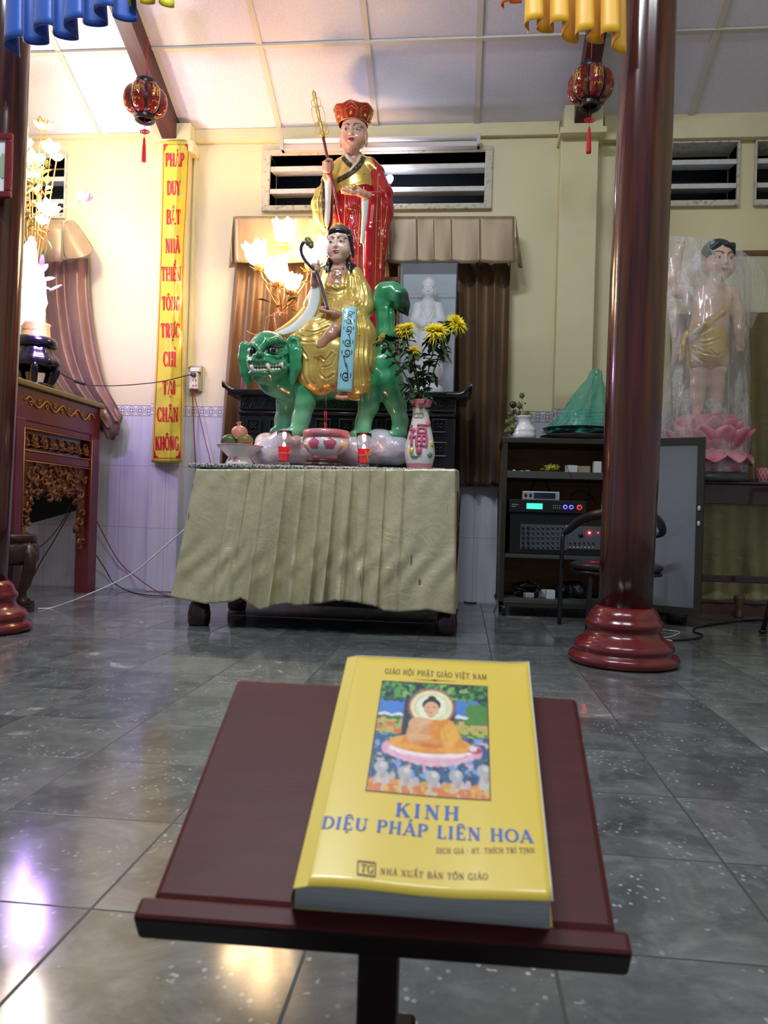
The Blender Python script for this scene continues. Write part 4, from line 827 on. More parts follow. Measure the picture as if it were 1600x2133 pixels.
for i, (dx, dy) in enumerate(((0, -12), (2, -7), (2, -2), (0, 3))):      # upright fist, fingers curled round the sceptre
    c2([(657+dx-3, 562+dy, 48, 3.6), (652+dx, 563+dy, 55, 3.3), (656+dx, 564+dy, 61, 3.2), (661+dx, 563+dy, 58, 2.9)], .003)
c2([(660, 562, 46, 8), (657, 556, 46, 7)], .006); c2([(663, 560, 54, 3.6), (663, 549, 60, 3.3), (663.5, 542, 61, 2.5)], .003)
for i, (yy, ww, xx) in enumerate(((649, 66, 668), (645.5, 72, 666), (643, 66, 667), (641, 58, 670))):  # open palm, fingers pointing left
    c2([(692, 652-i*.9, ww-1, 4), (680, 650-i*1.2, ww+1, 3.5), (xx, yy-1, ww, 2.6)], .003)
c2([(690, 647, 58, 3.8), (680, 642, 60, 3.2), (673, 640, 61, 2.5)], .003)
c2([(720, 690, 30, 24), (701, 686, 74, 13.5), (688, 699, 80, 12.5), (670, 718, 80, 11), (666, 722, 82, 9)], .008); c2([(722, 690, 30, 24), (716, 760, 62, 16), (716, 812, 66, 11), (714, 824, 76, 9)], .01)
for i in range(5): c2([(704+4.6*i, 824, 80, 3.6), (703+4.8*i, 829-.6*abs(i-2), 88, 3.3 if i else 4.2)], .003)
V, Q = sc.mesh(1); cols = np.tile(np.array(C(fs)[:3]), (len(V), 1)); up = np.clip((575-to_px(V)[:, 1])/40, 0, 1)[:, None]; cols = cols*(1-up)+np.array(C('#e8c3ae')[:3])*up
cols = paint_face(V, cols, HC, HU, HA, lip='#c03048', closed=.34)
pv = to_px(V); fr = V[:, 1] < P(0, 0, 8)[1]
for pl in ([(688, 563), (692, 566), (696, 561), (703, 560), (708, 562), (714, 558), (717, 562)], [(686, 558), (687, 565), (690, 564)], [(716, 556), (714, 563)], [(700, 566), (697, 572), (701, 576), (706, 573), (705, 567), (700, 566)], [(699, 575), (694, 573), (692, 577), (697, 580), (702, 577)], [(705, 574), (710, 571), (711, 576), (706, 580), (701, 577)]):
    m_ = (np.clip((1.1-dist_line(pv, spline(pl, 20)))/.6, 0, 1)*fr)[:, None]; cols = cols*(1-m_)+np.array((.08, .07, .03))*m_
put_mesh('body', V, Q, M_SKIN, lion_t, cols, label='painted flesh of the rider')
# hair, swept back and falling on the shoulders
sc = Sculpt(lo, hi, .0026); L = lambda a, b_, f: HC+HU*(HA@np.array([a, b_, f]))
sc.ell(L(0, .66, -.32), np.array((1.12, 1.12, 1.1))*HU, .006, R=HA); sc.ell(L(-.02, .95, .55), np.array((.78, .34, .42))*HU, .01, R=HA)
sc.chain([L(.98, .6, .2), L(1.08, .0, .12), L(1.12, -.5, -.02), L(1.18, -.95, -.1)], np.array((.2, .15, .16, .1))*HU, .006)
sc.chain([L(0, .2, -1.1), L(0, -1.2, -.9), P(706, 560, -24)], np.array((.8, .7, 1.1))*HU, .01)
for s_, x0 in ((-1, 684), (1, 728)):
    for i in range(6): x1 = x0+s_*(1+4.2*i); sc.chain([P(x0-s_*3, 541+2*i, 6-3*i), P(x0+s_*3*i*.8, 550+1.5*i, 14-3*i), P(x1, 566+3*(i % 2)-1.3*i, 21-5*i)], np.array((5.5, 4.6, 1.0))*ls, .006)
sc.ell(L(0, -.32, .30), np.array((.86, .98, .95))*HU, .004, 's', HA)
V, Q = sc.mesh(1); put_mesh('hair', V, Q, M_HAIRB, lion_t)
b = MB(); b.lathe([(.0, 5*ls), (4*ls, 4.6*ls), (9*ls, 2*ls), (12*ls, -3*ls), (9*ls, -7*ls), (0, -9*ls)], 20, P(706, 469, 0), fn=lambda a, z: 1+.1*math.sin(8*a)); b.build('crown', M_GOLD, lion_t)
# robe
lo = np.minimum(P(560, 845, 130), P(560, 540, -80)); hi = np.maximum(P(805, 540, -80), P(805, 540, 130)); sc = Sculpt(lo, hi, .0038)
c2([(707, 562, -8, 20), (707, 600, -2, 31), (712, 640, 0, 36), (716, 680, 5, 46)], .016)
c2([(677, 575, -2, 17), (664, 610, 8, 17), (648, 640, 18, 18)], .014); c2([(738, 574, -6, 19), (751, 610, 2, 22), (757, 640, 14, 21), (744, 655, 34, 14), (728, 654, 48, 9)], .014)
c2([(715, 670, 10, 48), (660, 695, 45, 28), (618, 712, 45, 18)], .022); c2([(655, 700, 50, 24), (668, 732, 76, 13)], .016)
c2([(725, 670, 20, 44), (745, 700, 45, 36), (740, 760, 55, 34), (742, 800, 50, 34)], .022); c2([(660, 730, 52, 34), (655, 785, 50, 32), (668, 800, 52, 24)], .022); c2([(700, 730, 60, 30), (695, 790, 60, 26)], .02); c2([(762, 720, 35, 24), (762, 800, 36, 24)], .02)
sc.cap(P(690, 826, 60), P(760, 832, 56), 14*ls, None, .012, 's'); sc.chain([P(704, 548, 22), P(699, 572, 36), P(697, 592, 40)], np.array((10, 13, 13.5))*ls, .006, 's')
sc.chain([P(712, 815, 84), P(720, 822, 96)], np.array((13, 14))*ls, .006, 's')
c2([(690, 596, 26, 6), (704, 600, 31, 6), (716, 597, 26, 6)], .006)
V, Q = sc.mesh(1)
folds = [([(722, 566), (719, 590), (718, 615)], 1.6, .005), ([(735, 575), (734, 600), (722, 622)], 2, .005), ([(745, 578), (748, 600), (745, 622)], 2, .005), ([(756, 590), (762, 615), (760, 635)], 2, .005), ([(681, 612), (696, 616), (712, 613)], 1.3, .004), ([(684, 617), (700, 620), (713, 617)], 1.2, .003), ([(690, 624), (684, 634), (682, 642)], 1.5, .004), ([(698, 624), (694, 640)], 1.5, .004), ([(706, 624), (712, 640)], 1.5, .004), ([(730, 625), (738, 632), (748, 628)], 1.8, .005), ([(733, 636), (742, 640), (752, 634)], 1.6, .004), ([(690, 590), (699, 598), (708, 590)], 1.3, .003),
 ([(745, 650), (752, 690), (750, 740), (756, 800)], 2, .006), ([(755, 660), (762, 700), (760, 750), (768, 790)], 2, .006), ([(739, 655), (743, 700), (740, 760), (742, 810)], 1.6, .006), ([(765, 680), (772, 720), (770, 760), (778, 785)], 2, .005), ([(748, 700), (747, 760), (752, 815)], 1.4, .004),
 ([(610, 700), (630, 712), (655, 712)], 2, .004), ([(618, 695), (640, 702), (668, 694)], 1.6, .004), ([(630, 688), (655, 692), (685, 680)], 1.6, .004), ([(612, 712), (630, 730), (640, 745)], 2, .005), ([(668, 742), (678, 750), (692, 735)], 1.8, .005), ([(662, 745), (665, 775), (680, 788), (695, 780)], 2, .006), ([(656, 745), (657, 790), (662, 808)], 1.6, .006), ([(640, 750), (642, 785), (655, 800)], 2, .005), ([(700, 740), (690, 760), (672, 765)], 1.6, .004), ([(690, 655), (680, 668), (665, 676)], 1.6, .004), ([(700, 660), (698, 672), (690, 680)], 1.4, .003), ([(680, 650), (672, 662), (655, 668)], 1.4, .003), ([(628, 740), (630, 780), (640, 798)], 2, .004)]
V = carve(V, Q, folds); put_mesh('robe', V, Q, M_GOLD, lion_t)
# hanging white sleeve lining on the left and its gold outside
def ribbon(name, m, rows, par, th=.006, sub_=2, label=None):
    A_ = spline([r[0] for r in rows], 24); B_ = spline([r[1] for r in rows], 24)
    b = MB(); b.sheet([[lerp(p, q, t)+np.array([0, -.008*math.sin(PI*t), 0]) for t in np.linspace(0, 1, 7)] for p, q in zip(A_, B_)]); return b.build(name, m, par, solid=th, label=label)
ribbon('sleeve_lining', M_WHITEP, [(P(649, 590, 30), P(667, 600, 38)), (P(645, 615, 34), P(667, 622, 42)), (P(640, 640, 38), P(660, 648, 44)), (P(622, 664, 42), P(645, 672, 48)), (P(600, 682, 44), P(618, 690, 50)), (P(570, 695, 44), P(590, 699, 52))], lion_t)
ribbon('sleeve_outside', M_GOLD, [(P(652, 596, 22), P(651, 600, 30)), (P(640, 625, 20), P(647, 622, 32)), (P(626, 648, 22), P(641, 645, 36)), (P(606, 668, 26), P(623, 667, 40)), (P(584, 684, 32), P(600, 684, 42)), (P(566, 694, 38), P(572, 695, 43))], lion_t, .008)
ribbon('sleeve_outside', M_GOLD, [(P(668, 590, 20), P(662, 602, 36)), (P(664, 620, 24), P(668, 628, 40)), (P(652, 642, 26), P(664, 655, 42)), (P(630, 668, 26), P(650, 682, 44)), (P(606, 686, 30), P(628, 697, 46)), (P(584, 697, 34), P(602, 702, 46))], lion_t, .012)
# embroidered pale blue band hanging from the left sleeve
def bandp(u, v, h=0.0): L_ = spline([(716, 640, 78), (712, 680, 88), (707, 740, 94), (702, 815, 92)], 40); R_ = spline([(743, 640, 72), (742, 680, 82), (738, 740, 90), (733, 816, 88)], 40); i = v*39; a = int(min(i, 38)); f_ = i-a; l = lerp(L_[a], L_[a+1], f_); r = lerp(R_[a], R_[a+1], f_); q = lerp(l, r, u); return P(q[0], q[1], q[2]+2*math.sin(PI*u)+h)
b = MB(); b.sheet([[bandp(u, v) for u in np.linspace(0, 1, 8)] for v in np.linspace(0, 1, 30)]); sash = b.build('sash', M_PASTEL, lion_t, solid=.006)
mb = MB(); fnb = lambda u, v, l: bandp(u, v, 2.2+l*.3)
def spi(cx, cy, r, a0, turns, sgn, tail):
    A = np.linspace(0, turns*2*PI, 26); pts = [(cx+sgn*r*(.25+.75*k/25)*math.cos(a0+a)*1.0, cy+r*.17*(.25+.75*k/25)*math.sin(a0+a)) for k, a in enumerate(A)]; return [pts+tail]
for cy, sg, tl_ in ((.10, 1, [(.66, .17), (.5, .2)]), (.25, -1, [(.35, .18), (.5, .16)]), (.36, 1, [(.7, .40), (.5, .44)]), (.53, -1, [(.6, .46), (.45, .43)]), (.64, 1, [(.3, .68), (.5, .78)]), (.86, -1, [(.6, .80), (.5, .74)])):
    for pts in spi(.5, cy, .26, .5, 1.3, sg, tl_): stroke_mesh(mb, [([(a*30, c_*175) for a, c_ in spline(pts, 60)], [1.5]*60)], lambda u, v, l: bandp(u/30, v/175, 2.2))
    for q in (-.32, .3): stroke_mesh(mb, [([(30*(.5+q*sg), 175*(cy-.03)), (30*(.5+q*1.1*sg), 175*(cy-.01)), (30*(.5+q*sg), 175*(cy+.02))], [.6, 1.8, .6])], lambda u, v, l: bandp(u/30, v/175, 2.2))
mb.build('scroll_pattern', M_INK, sash)
# sceptre held across the body
M_SCEP = mat('dark purple lacquer', (.035, .018, .05), .2, coat=.6); b = MB()
pts = spline([P(*q) for q in ((640, 500, 60), (630, 508, 62), (627, 522, 62), (633, 538, 60), (645, 553, 60), (658, 566, 60), (668, 590, 62), (675, 618, 66), (683, 646, 70))], 50); b.tube(pts, np.interp(np.linspace(0, 1, 50), [0, .1, .4, 1], [3.2, 4.4, 4.2, 4.0])*ls, 12, flat=.8)
st_ = thing('sceptre', pts[-1], 'dark curved sceptre with green cloud head held upright by the lion rider', 'sceptre'); b.build('shaft', M_SCEP, st_)
sc = Sculpt(P(615, 530, 90)-.01, np.maximum(P(665, 480, 30), P(665, 480, 90))+.02, .002) if False else None
b = MB(); M_HG = mat('olive green lacquer', (.16, .15, .06), .3, coat=.4); b.ball(P(644, 506, 64), np.array((10, 6, 7.5))*ls, 20, 12, axis=(.35, -.2, .6)); b.ball(P(641, 499, 62), np.array((7, 5, 5))*ls, 16, 10); b.ball(P(648, 512, 64), np.array((6, 5, 6))*ls, 16, 10); b.build('cloud_head', M_HG, st_)
# ------------------------------------------------------------------ things standing on the offering table
M_PORC = mat('white porcelain', (.76, .74, .76), .12, coat=.8); M_PINK = mat('pink glaze', (.72, .16, .20), .14, coat=.8, col2=(.76, .30, .34), nscale=14); M_ROSE = mat('deep rose glaze', (.62, .12, .22), .16, coat=.8); M_YGL = mat('yellow glaze', (.78, .55, .08), .2, coat=.6); M_GGL = mat('green glaze', (.10, .30, .12), .2, coat=.6)
M_GLASS = mat('clear glass', (.97, .98, .98), .02, trans=1, ior=1.45); M_WAX = mat('red candle gel', (.62, .004, .02), .15, coat=.6, emit=(.6, .004, .02), estr=.45); M_RIB = mat('orange ribbon', (.80, .28, .06), .5); M_WOODD = mat('dark turned wood', (.045, .014, .012), .25, coat=.4)  # gel's faint emission imitates flame light glowing through it
def pxr(Y, x, y): return np.linalg.norm(PY(x+1, y, Y)-PY(x, y, Y))
def prof_px(Y, cx, pts):
    """pts: (half width px, photo row) from bottom to top -> lathe profile with world z"""
    s = pxr(Y, cx, 900); return [(max(r, 0)*s, PY(cx, y, Y)[2]) for r, y in pts]
def centre(Y, x): c = PY(x, 963, Y); return np.array([c[0], Y, 0])
def fix_base(prof, z): d = z-prof[0][1]; n = len(prof); return [(r, zz+d*(1-i/(n-1))) for i, (r, zz) in enumerate(prof)]
# incense bowl on its ring stand
Yb = 3.44; c = centre(Yb, 674); s = pxr(Yb, 674, 940)
t = thing('bowl_stand', c+[0, 0, TT], 'round dark wooden ring stand under the pink and white incense bowl', 'stand'); b = MB()
b.lathe([(0, TT), (40*s, TT), (42*s, TT+.008), (41*s, TT+.016), (36*s, TT+.019), (36*s, TT+.023), (38*s, TT+.027), (37*s, TT+.034), (30*s, TT+.035), (0, TT+.035)], 40, c); b.build('ring', M_WOODD, t)
c = centre(Yb, 678); zb = TT+.0355; zt = PY(678, 897, Yb)[2]; hgt = zt-zb; bowl = thing('incense_bowl', c+[0, 0, zb], 'white porcelain incense bowl with pink rim and pink medallions', 'bowl')
pf = [(0, 0), (23, 0), (25, .04), (24, .13), (27, .16), (36, .25), (44, .40), (46, .55), (44, .68), (40, .76)]
b = MB(); b.lathe([(r*s, zb+hgt*q) for r, q in pf], 48, c); b.build('body', M_PORC, bowl)
b = MB(); b.lathe([(40*s, zb+hgt*.76), (47*s, zb+hgt*.80), (49*s, zb+hgt*.86), (47*s, zb+hgt*.98), (45*s, zb+hgt), (42*s, zb+hgt*.97), (40*s, zb+hgt*.82)], 48, c); b.build('rim', M_PINK, bowl)
b = MB(); b.lathe([(24*s, zb), (25.6*s, zb+.002), (25.6*s, zb+hgt*.11), (24*s, zb+hgt*.125)], 48, c); b.build('foot_ring', M_PINK, bowl)
b = MB(); b.lathe([(0, zb+hgt*.82), (41*s, zb+hgt*.82)], 32, c); b.build('ash', mat('incense ash', (.35, .32, .30), .9, col2=(.5, .47, .44), nscale=60), bowl)
for sg in (-1, 1):
    b = MB(); b.tube([c+np.array([sg*r*s, -.004, zb+hgt*q]) for r, q in ((44, .52), (50, .60), (49, .72), (44, .78))], np.array((2.5, 3.4, 3.2, 2.4))*s, 10); b.build('handle', M_PORC, bowl)
def on_lathe(c, prof, ang, z, off=.001):
    zs = [p[1] for p in prof]; r = np.interp(z, zs, [p[0] for p in prof])+off; return c+np.array([r*math.cos(ang), r*math.sin(ang), z])
bp = [(r*s, zb+hgt*q) for r, q in pf]
def blob(parent, name, m, prof, c, a0, z0, ra, rz, th=.003, n=18, wob=.12):
    b = MB(); ctr = on_lathe(c, prof, a0, z0, th); ring1 = [on_lathe(c, prof, a0+ra*.75*(1+wob*math.sin(5*k))*math.cos(k), z0+rz*.75*(1+wob*math.sin(5*k))*math.sin(k), th*.9) for k in np.linspace(0, 2*PI, n, endpoint=False)]; ring2 = [on_lathe(c, prof, a0+ra*(1+wob*math.sin(5*k))*math.cos(k), z0+rz*(1+wob*math.sin(5*k))*math.sin(k), 0) for k in np.linspace(0, 2*PI, n, endpoint=False)]
    b.add([ctr]+ring1+ring2, [(0, 1+i, 1+(i+1) % n) for i in range(n)]+[(1+i, 1+n+i, 1+n+(i+1) % n, 1+(i+1) % n) for i in range(n)], 0, True); return b.build(name, m, parent)
for a0 in (-PI/2-.42, -PI/2+.36): blob(bowl, 'medallion', M_ROSE, bp, c, a0, zb+hgt*.50, .30, hgt*.20)
for a0, z_ in ((-PI/2-1.0, .45), (-PI/2+1.0, .45)): blob(bowl, 'yellow_flower', M_YGL, bp, c, a0, zb+hgt*z_, .11, hgt*.07); blob(bowl, 'pink_flower', M_PINK, bp, c, a0*1.02, zb+hgt*(z_-.14), .14, hgt*.09)
for i, (x0, x1, y1) in enumerate(((676.5, 676, 856), (680.5, 678.5, 812), (678.5, 680, 858))):
    p, q = PY(x0, 903, Yb-.004*i), PY(x1, y1, Yb-.006*i); b = MB(); b.tube([p, lerp(p, q, .5)], .0024, 6, mi=0); b.tube([lerp(p, q, .5), q], .0024 if i != 1 else .0014, 6, mi=0 if i != 1 else 1)
    st = thing('incense_stick', p, ['short red stub of incense stick, first in the bowl', 'tall incense stick with a brown upper half in the pink rimmed bowl', 'short red stub of incense stick beside the tall one'][i], 'incense', 'incense sticks in the bowl'); o = b.build('stick', [M_RED, mat('incense paste', (.22, .11, .06), .8)], st)
# candle glasses
def candle(x, y0, y1, label, bow):
    Y = 3.41; s = pxr(Y, x, 930); c = centre(Y, x); z0, z1 = TT+.0005, PY(x, y0, Y)[2]; H = z1-z0; t = thing('candle_glass', c+[0, 0, z0], label, 'candle', 'red candle glasses on the offering table')
    po = [(13, 0), (13, .03), (12, .10), (11.2, .16), (11.4, .3), (12.2, .5), (14.5, .72), (15.6, .85), (15.6, 1)]; b = MB()
    b.lathe([(r*s, z0+H*q) for r, q in po]+[((r-1.1)*s, z0+H*max(q, .13)) for r, q in po[::-1]]+[(0, z0+H*.13)], 32, c, cap=False); b.build('glass', M_GLASS, t)
    b = MB(); b.lathe([(0, z0+H*.14), (9.9*s, z0+H*.14), (9.9*s, z0+H*.18), (10.2*s, z0+H*.3), (11*s, z0+H*.45), (12*s, z0+H*.55), (0, z0+H*.55)], 32, c); b.build('red_gel', M_WAX, t)
    b = MB(); b.lathe([(0, z0+H*.555), (3*s, z0+H*.57), (3.4*s, z0+H*.60), (2*s, z0+H*.65), (0, z0+H*.70)], 12, c); b.build('flame', mat('candle flame', (1, .6, .3), .5, emit=(1, .50, .22), estr=60), t)
    b = MB(); zr = z0+H*.36; b.lathe([(11.7*s, zr-.002), (12.6*s, zr-.002), (12.6*s, zr+.002), (11.7*s, zr+.002)], 24, c, cap=False); 
    k = c+np.array([9*s, -9.5*s, zr]); pts = [k+np.array([dx*s, -.004, dz*s]) for dx, dz in ((0, 0), (3, 6), (6, 9), (7, 4), (1, 0), (-2, 5), (-3, 9), (-5, 5), (0, 0), (1, -7), (3, -14))]
    if bow: b.tube(spline(pts, 50), .0022, 6, flat=.5); b.tube(spline([k, k+np.array([-4*s, -.004, -8*s]), k+np.array([-6*s, -.003, -13*s])], 12), .0018, 6, flat=.5)
    else: b.tube(spline([k+np.array([2*s, 0, 0]), k+np.array([5*s, 0, 4*s]), k+np.array([8*s, .002, 2*s])], 12), .002, 6)
    b.build('ribbon', M_RIB, t); lamp('POINT', 'candle_light', c+np.array([0, 0, z0+H*.9]), .35, (1, .35, .2), .01); return t
candle(591, 898, 963, 'red candle glass standing left of the incense bowl, a thin orange ribbon round it', False); candle(757, 903, 967, 'red candle glass right of the incense bowl with a tied orange bow', True)
# footed fruit dish
Yd = 3.45; c = centre(Yd, 499); s = pxr(Yd, 499, 940); z0 = TT+.0005; zt = PY(499, 929, Yd)[2]; H = zt-z0; dish = thing('fruit_dish', c+[0, 0, z0], 'white footed porcelain dish with scalloped pink rim holding three fruits', 'dish')
pd = [(0, 0), (29, 0), (29.5, .06), (27, .2), (24, .34), (23, .42), (26, .5), (36, .74), (44, .92), (46, 1.0), (44, 1.0), (34, .80), (20, .62), (0, .58)]; b = MB()
b.lathe([(r*s, z0+H*q) for r, q in pd], 60, c, fn=lambda a, z: 1+(.022*math.sin(12*a) if z > z0+H*.8 else 0)); b.build('body', M_PORC, dish)
b = MB(); b.tube([c+np.array([(46+46*.022*math.sin(12*a))*s*math.cos(a), (46+46*.022*math.sin(12*a))*s*math.sin(a), zt]) for a in np.linspace(0, 2*PI, 121)], .0016, 6); b.build('rim', M_PINK, dish)
pdo = [(r*s, z0+H*q) for r, q in pd[1:10]]
blob(dish, 'pink_flower', M_PINK, pdo, c, -PI/2-.05, z0+H*.28, .28, H*.14); blob(dish, 'yellow_flower', M_YGL, pdo, c, -PI/2+.4, z0+H*.26, .12, H*.09); blob(dish, 'green_leaf', M_GGL, pdo, c, -PI/2-.6, z0+H*.28, .1, H*.08)
M_MANG = mat('dark green mango skin', (.045, .085, .028), .35, col2=(.09, .13, .035), nscale=12); M_MANG2 = mat('yellow green mango skin', (.16, .20, .035), .35, col2=(.22, .12, .05), nscale=7); M_POM = mat('pomegranate skin', (.62, .16, .17), .3, col2=(.70, .36, .22), nscale=4, nsharp=(.4, .62))
zf = PY(499, 931, Yd)[2]
p = PY(478, 920, Yd); b = MB(); b.ball((p[0], Yd, zf+12.5*s), np.array((17.5, 13, 13))*s, 24, 16); tag(b.build('mango', M_MANG, None, (p[0], Yd, zf)), 'dark green mango lying on the footed dish', 'fruit', 'fruits on the footed dish')
p = PY(511.5, 920, Yd); b = MB(); b.ball((p[0], Yd-.006, zf+13*s), np.array((16, 15, 13))*s, 24, 16); tag(b.build('mango', M_MANG2, None, (p[0], Yd, zf)), 'yellowish green mango on the footed dish next to the dark green one', 'fruit', 'fruits on the footed dish')
p = PY(499.5, 902, Yd); pom = thing('pomegranate', (p[0], Yd, p[2]-14*s), 'pink pomegranate resting on top of two mangoes', 'fruit', 'fruits on the footed dish'); b = MB(); b.lathe([(0, -14*s), (8*s, -12.5*s), (14*s, -7*s), (16.6*s, 0), (15.5*s, 7*s), (10*s, 12.5*s), (5*s, 14*s), (3.5*s, 15.5*s)], 28, (p[0], Yd-.004, p[2]), fn=lambda a, z: 1+.02*math.cos(5*a)); b.build('fruit_body', M_POM, pom)
b = MB(); q0 = np.array([p[0], Yd-.004, p[2]+13*s]); b.lathe([(3.6*s, 0), (3*s, 3*s), (4*s, 7*s), (5.5*s, 9*s), (2.4*s, 5*s)], 18, q0, fn=lambda a, z: 1+.25*math.sin(5*a), axis=(-.3, 0, 1)); b.build('calyx', M_POM, pom)
# flower vase
Yv = 3.43; c = centre(Yv, 874); s = pxr(Yv, 874, 900); z0 = TT+.0005; vase = thing('flower_vase', c+[0, 0, z0], 'white porcelain vase with pink raised character and rosebud holding yellow chrysanthemums', 'vase')
pv_ = prof_px(Yv, 874, [(0, 969), (25, 969), (26, 965), (28, 960), (31, 948), (32, 938), (30, 922), (25.5, 900), (21, 882), (18, 868), (17, 858), (18, 850), (20.5, 840), (22.5, 834)]); pv_ = fix_base(pv_, z0)
b = MB(); b.lathe(pv_+[(r-.004, z) for r, z in pv_[-1:6:-1]], 48, c, cap=False); b.build('body', M_PORC, vase)
for a, b2, nm in ((1, 4, 'foot_band'), (11, 14, 'rim_band')):
    b = MB(); b.lathe([(r+.0012, z) for r, z in pv_[a:b2]], 48, c, cap=False, fn=(lambda a_, z: 1+(.03*math.sin(10*a_) if nm == 'rim_band' and z > pv_[-1][1]-.01 else 0))); b.build(nm, M_PINK, vase)
def fv(u, v, off): zz = PY(874, v, Yv)[2]; r = np.interp(zz, [q[1] for q in pv_], [q[0] for q in pv_]); a = -PI/2+(u-874)*s/r; return on_lathe(c, pv_, a, zz, off)
for k, (pl, wd) in enumerate(FU):
    pts = [fv(852+36*u, 931-46*v, .004) for u, v in pl]; b = MB(); b.tube(np.concatenate([np.linspace(pts[i], pts[i+1], 6, endpoint=False) for i in range(len(pts)-1)]+[[pts[-1]]]), .0062, 8, flat=1); b.build('raised_stroke', M_ROSE, vase)
blob(vase, 'rosebud', M_ROSE, pv_, c, -PI/2+.0, PY(873, 941, Yv)[2], .20, .020, .010); blob(vase, 'yellow_bud', M_YGL, pv_, c, -PI/2-.5, PY(858, 941, Yv)[2], .16, .016, .008); blob(vase, 'leaf', M_GGL, pv_, c, -PI/2-.28, PY(866, 953, Yv)[2], .30, .007, .005); blob(vase, 'leaf', M_GGL, pv_, c, -PI/2+.78, PY(899, 950, Yv)[2], .2, .013, .006); blob(vase, 'pink_flower', M_PINK, pv_, c, -PI/2+.9, PY(890, 882, Yv)[2], .3, .018, .008); blob(vase, 'yellow_bud', M_YGL, pv_, c, -PI/2+1.0, PY(897, 925, Yv)[2], .2, .016, .006)
for dx in (-3.5, 3.5):
    b = MB(); b.tube([fv(870+dx+6*math.cos(q), 867+5*math.sin(q), .003) for q in np.linspace(0, 2*PI, 20)], .0016, 6); b.build('gold_coin', M_GOLD, vase)
M_PETAL = mat('yellow petals', (.95, .82, .04), .6, col2=(.92, .72, .03), nscale=30); M_PETALW = mat('wilted yellow petals', (.75, .48, .02), .6); M_STEM = mat('green flower stem', (.10, .17, .07), .5); M_LEAF = mat('dark green leaf', (.022, .055, .020), .45, col2=(.045, .095, .035), nscale=20)
def leaf(b, p, d, L_, wd, up=(0, 0, 1), lobed=True, droop=.4, mi=0):
    d = np.array(d, float); d /= np.linalg.norm(d); sd = np.cross(d, up); sd /= max(np.linalg.norm(sd), 1e-6); u = np.cross(sd, d); G = []
    for t in np.linspace(0, 1, 9):
        wv = wd*math.sin(PI*min(1, t*.92+.06))**.8*(1+(.35*math.sin(t*16) if lobed else 0)); cc = np.array(p)+d*L_*t-np.array([0, 0, 1])*droop*L_*t*t
        G.append([cc-sd*wv+u*wv*.35, cc-sd*wv*.4+u*.0, cc, cc+sd*wv*.4, cc+sd*wv+u*wv*.35])
    b.sheet(G, mi)
def mum(px, py, rpx, axis, label, w=0, wilt=False, k0=0, mid=None, nleaf=9):
    Yf = Yv-w*s; hd_ = PY(px, py, Yf); r = rpx*s; rg = random.Random(int(px)); ax = Vector(axis).normalized(); Mx = np.array(Vector((0, 0, 1)).rotation_difference(ax).to_matrix())
    base = np.array([c[0]+rg.uniform(-.012, .012), Yv+rg.uniform(-.01, .01), z0+.02]); neck = np.array([c[0]+(hd_[0]-c[0])*.12, Yv+(hd_[1]-Yv)*.2, pv_[-1][1]+.0]); t = thing('chrysanthemum', base, label, 'flower', 'yellow chrysanthemums in the vase')
    b = MB(); layers = ((22, .92, -.30, 0), (30, 1.0, .10, 0), (30, .95, .36, 0), (26, .85, .62, 0), (20, .7, .9, 0), (14, .5, 1.15, 0)) if not wilt else ((20, .9, .3, 0), (20, 1.0, .62, 0), (18, .9, .9, 0), (12, .7, 1.15, 0))
    for n_, L_, el, _z in layers:
        for i in range(n_):
            a = 2*PI*(i+rg.random()*.7)/n_; e = el*1.2+rg.uniform(-.14, .14); ln = r*L_*rg.uniform(.85, 1.15); G = []
            for q in np.linspace(0, 1, 6):
                rad = ln*q*math.cos(e)+.004; zz = ln*q*math.sin(e)*.9+ln*.10*math.sin(PI*q)-ln*(.35 if wilt or el < .1 else .1)*q*q; wv = r*.075*(1-.25*q)*(math.sin(PI*min(1, q*.8+.2))+.25); ca, sa = math.cos(a), math.sin(a)
                G.append([(rad*ca-wv*sa*sg, rad*sa+wv*ca*sg, zz+abs(sg)*r*.02) for sg in (-1, 0, 1)])
            G = np.array(G) @ Mx.T + hd_; b.sheet(G)
    b.build('petals', M_PETALW if wilt else M_PETAL, t)
    nk = hd_-np.array(ax)*r*.2; b = MB(); b.lathe([(.003, -r*.35), (r*.3, -r*.18), (r*.34, -r*.02), (r*.1, r*.1)], 12, hd_, axis=tuple(ax)); b.build('calyx', M_STEM, t)
    stp = spline([base, neck]+([mid] if mid is not None else [])+[nk-np.array(ax)*r*.9, nk], 30); b = MB(); b.tube(stp, np.linspace(.0042, .003, 30), 7); b.build('stem', M_STEM, t)
    nleaf *= 3
    for i in range(nleaf):
        q = int(lerp(8, 27, (i+rg.random()*.6)/nleaf)); a = rg.uniform(0, 2*PI); b = MB(); leaf(b, stp[q], (math.cos(a), math.sin(a)*.8, rg.uniform(-.2, .9)), rg.uniform(.045, .085), rg.uniform(.012, .021), droop=rg.uniform(.2, .9)); b.build('leaf', M_LEAF, t)
mum(845, 688, 25, (-.15, -.45, .9), 'wide open yellow chrysanthemum, upper left bloom of the bunch', 5)
mum(908, 692, 28, (.1, -.55, .8), 'largest open yellow chrysanthemum in the middle of the bunch, in front of the glass case', 12, nleaf=13)
mum(950, 676, 26, (.62, -.5, .6), 'open yellow chrysanthemum reaching furthest to the right, tilted outward', 0, nleaf=12)
mum(863, 731, 15, (.1, -.6, .5), 'small half closed yellow chrysanthemum below the others', 20, wilt=True)
mum(797, 706, 15, (-.75, -.4, .25), 'wilted drooping yellow chrysanthemum against the green tail', 30, wilt=True, mid=PY(812, 730, Yv-.06), nleaf=11)
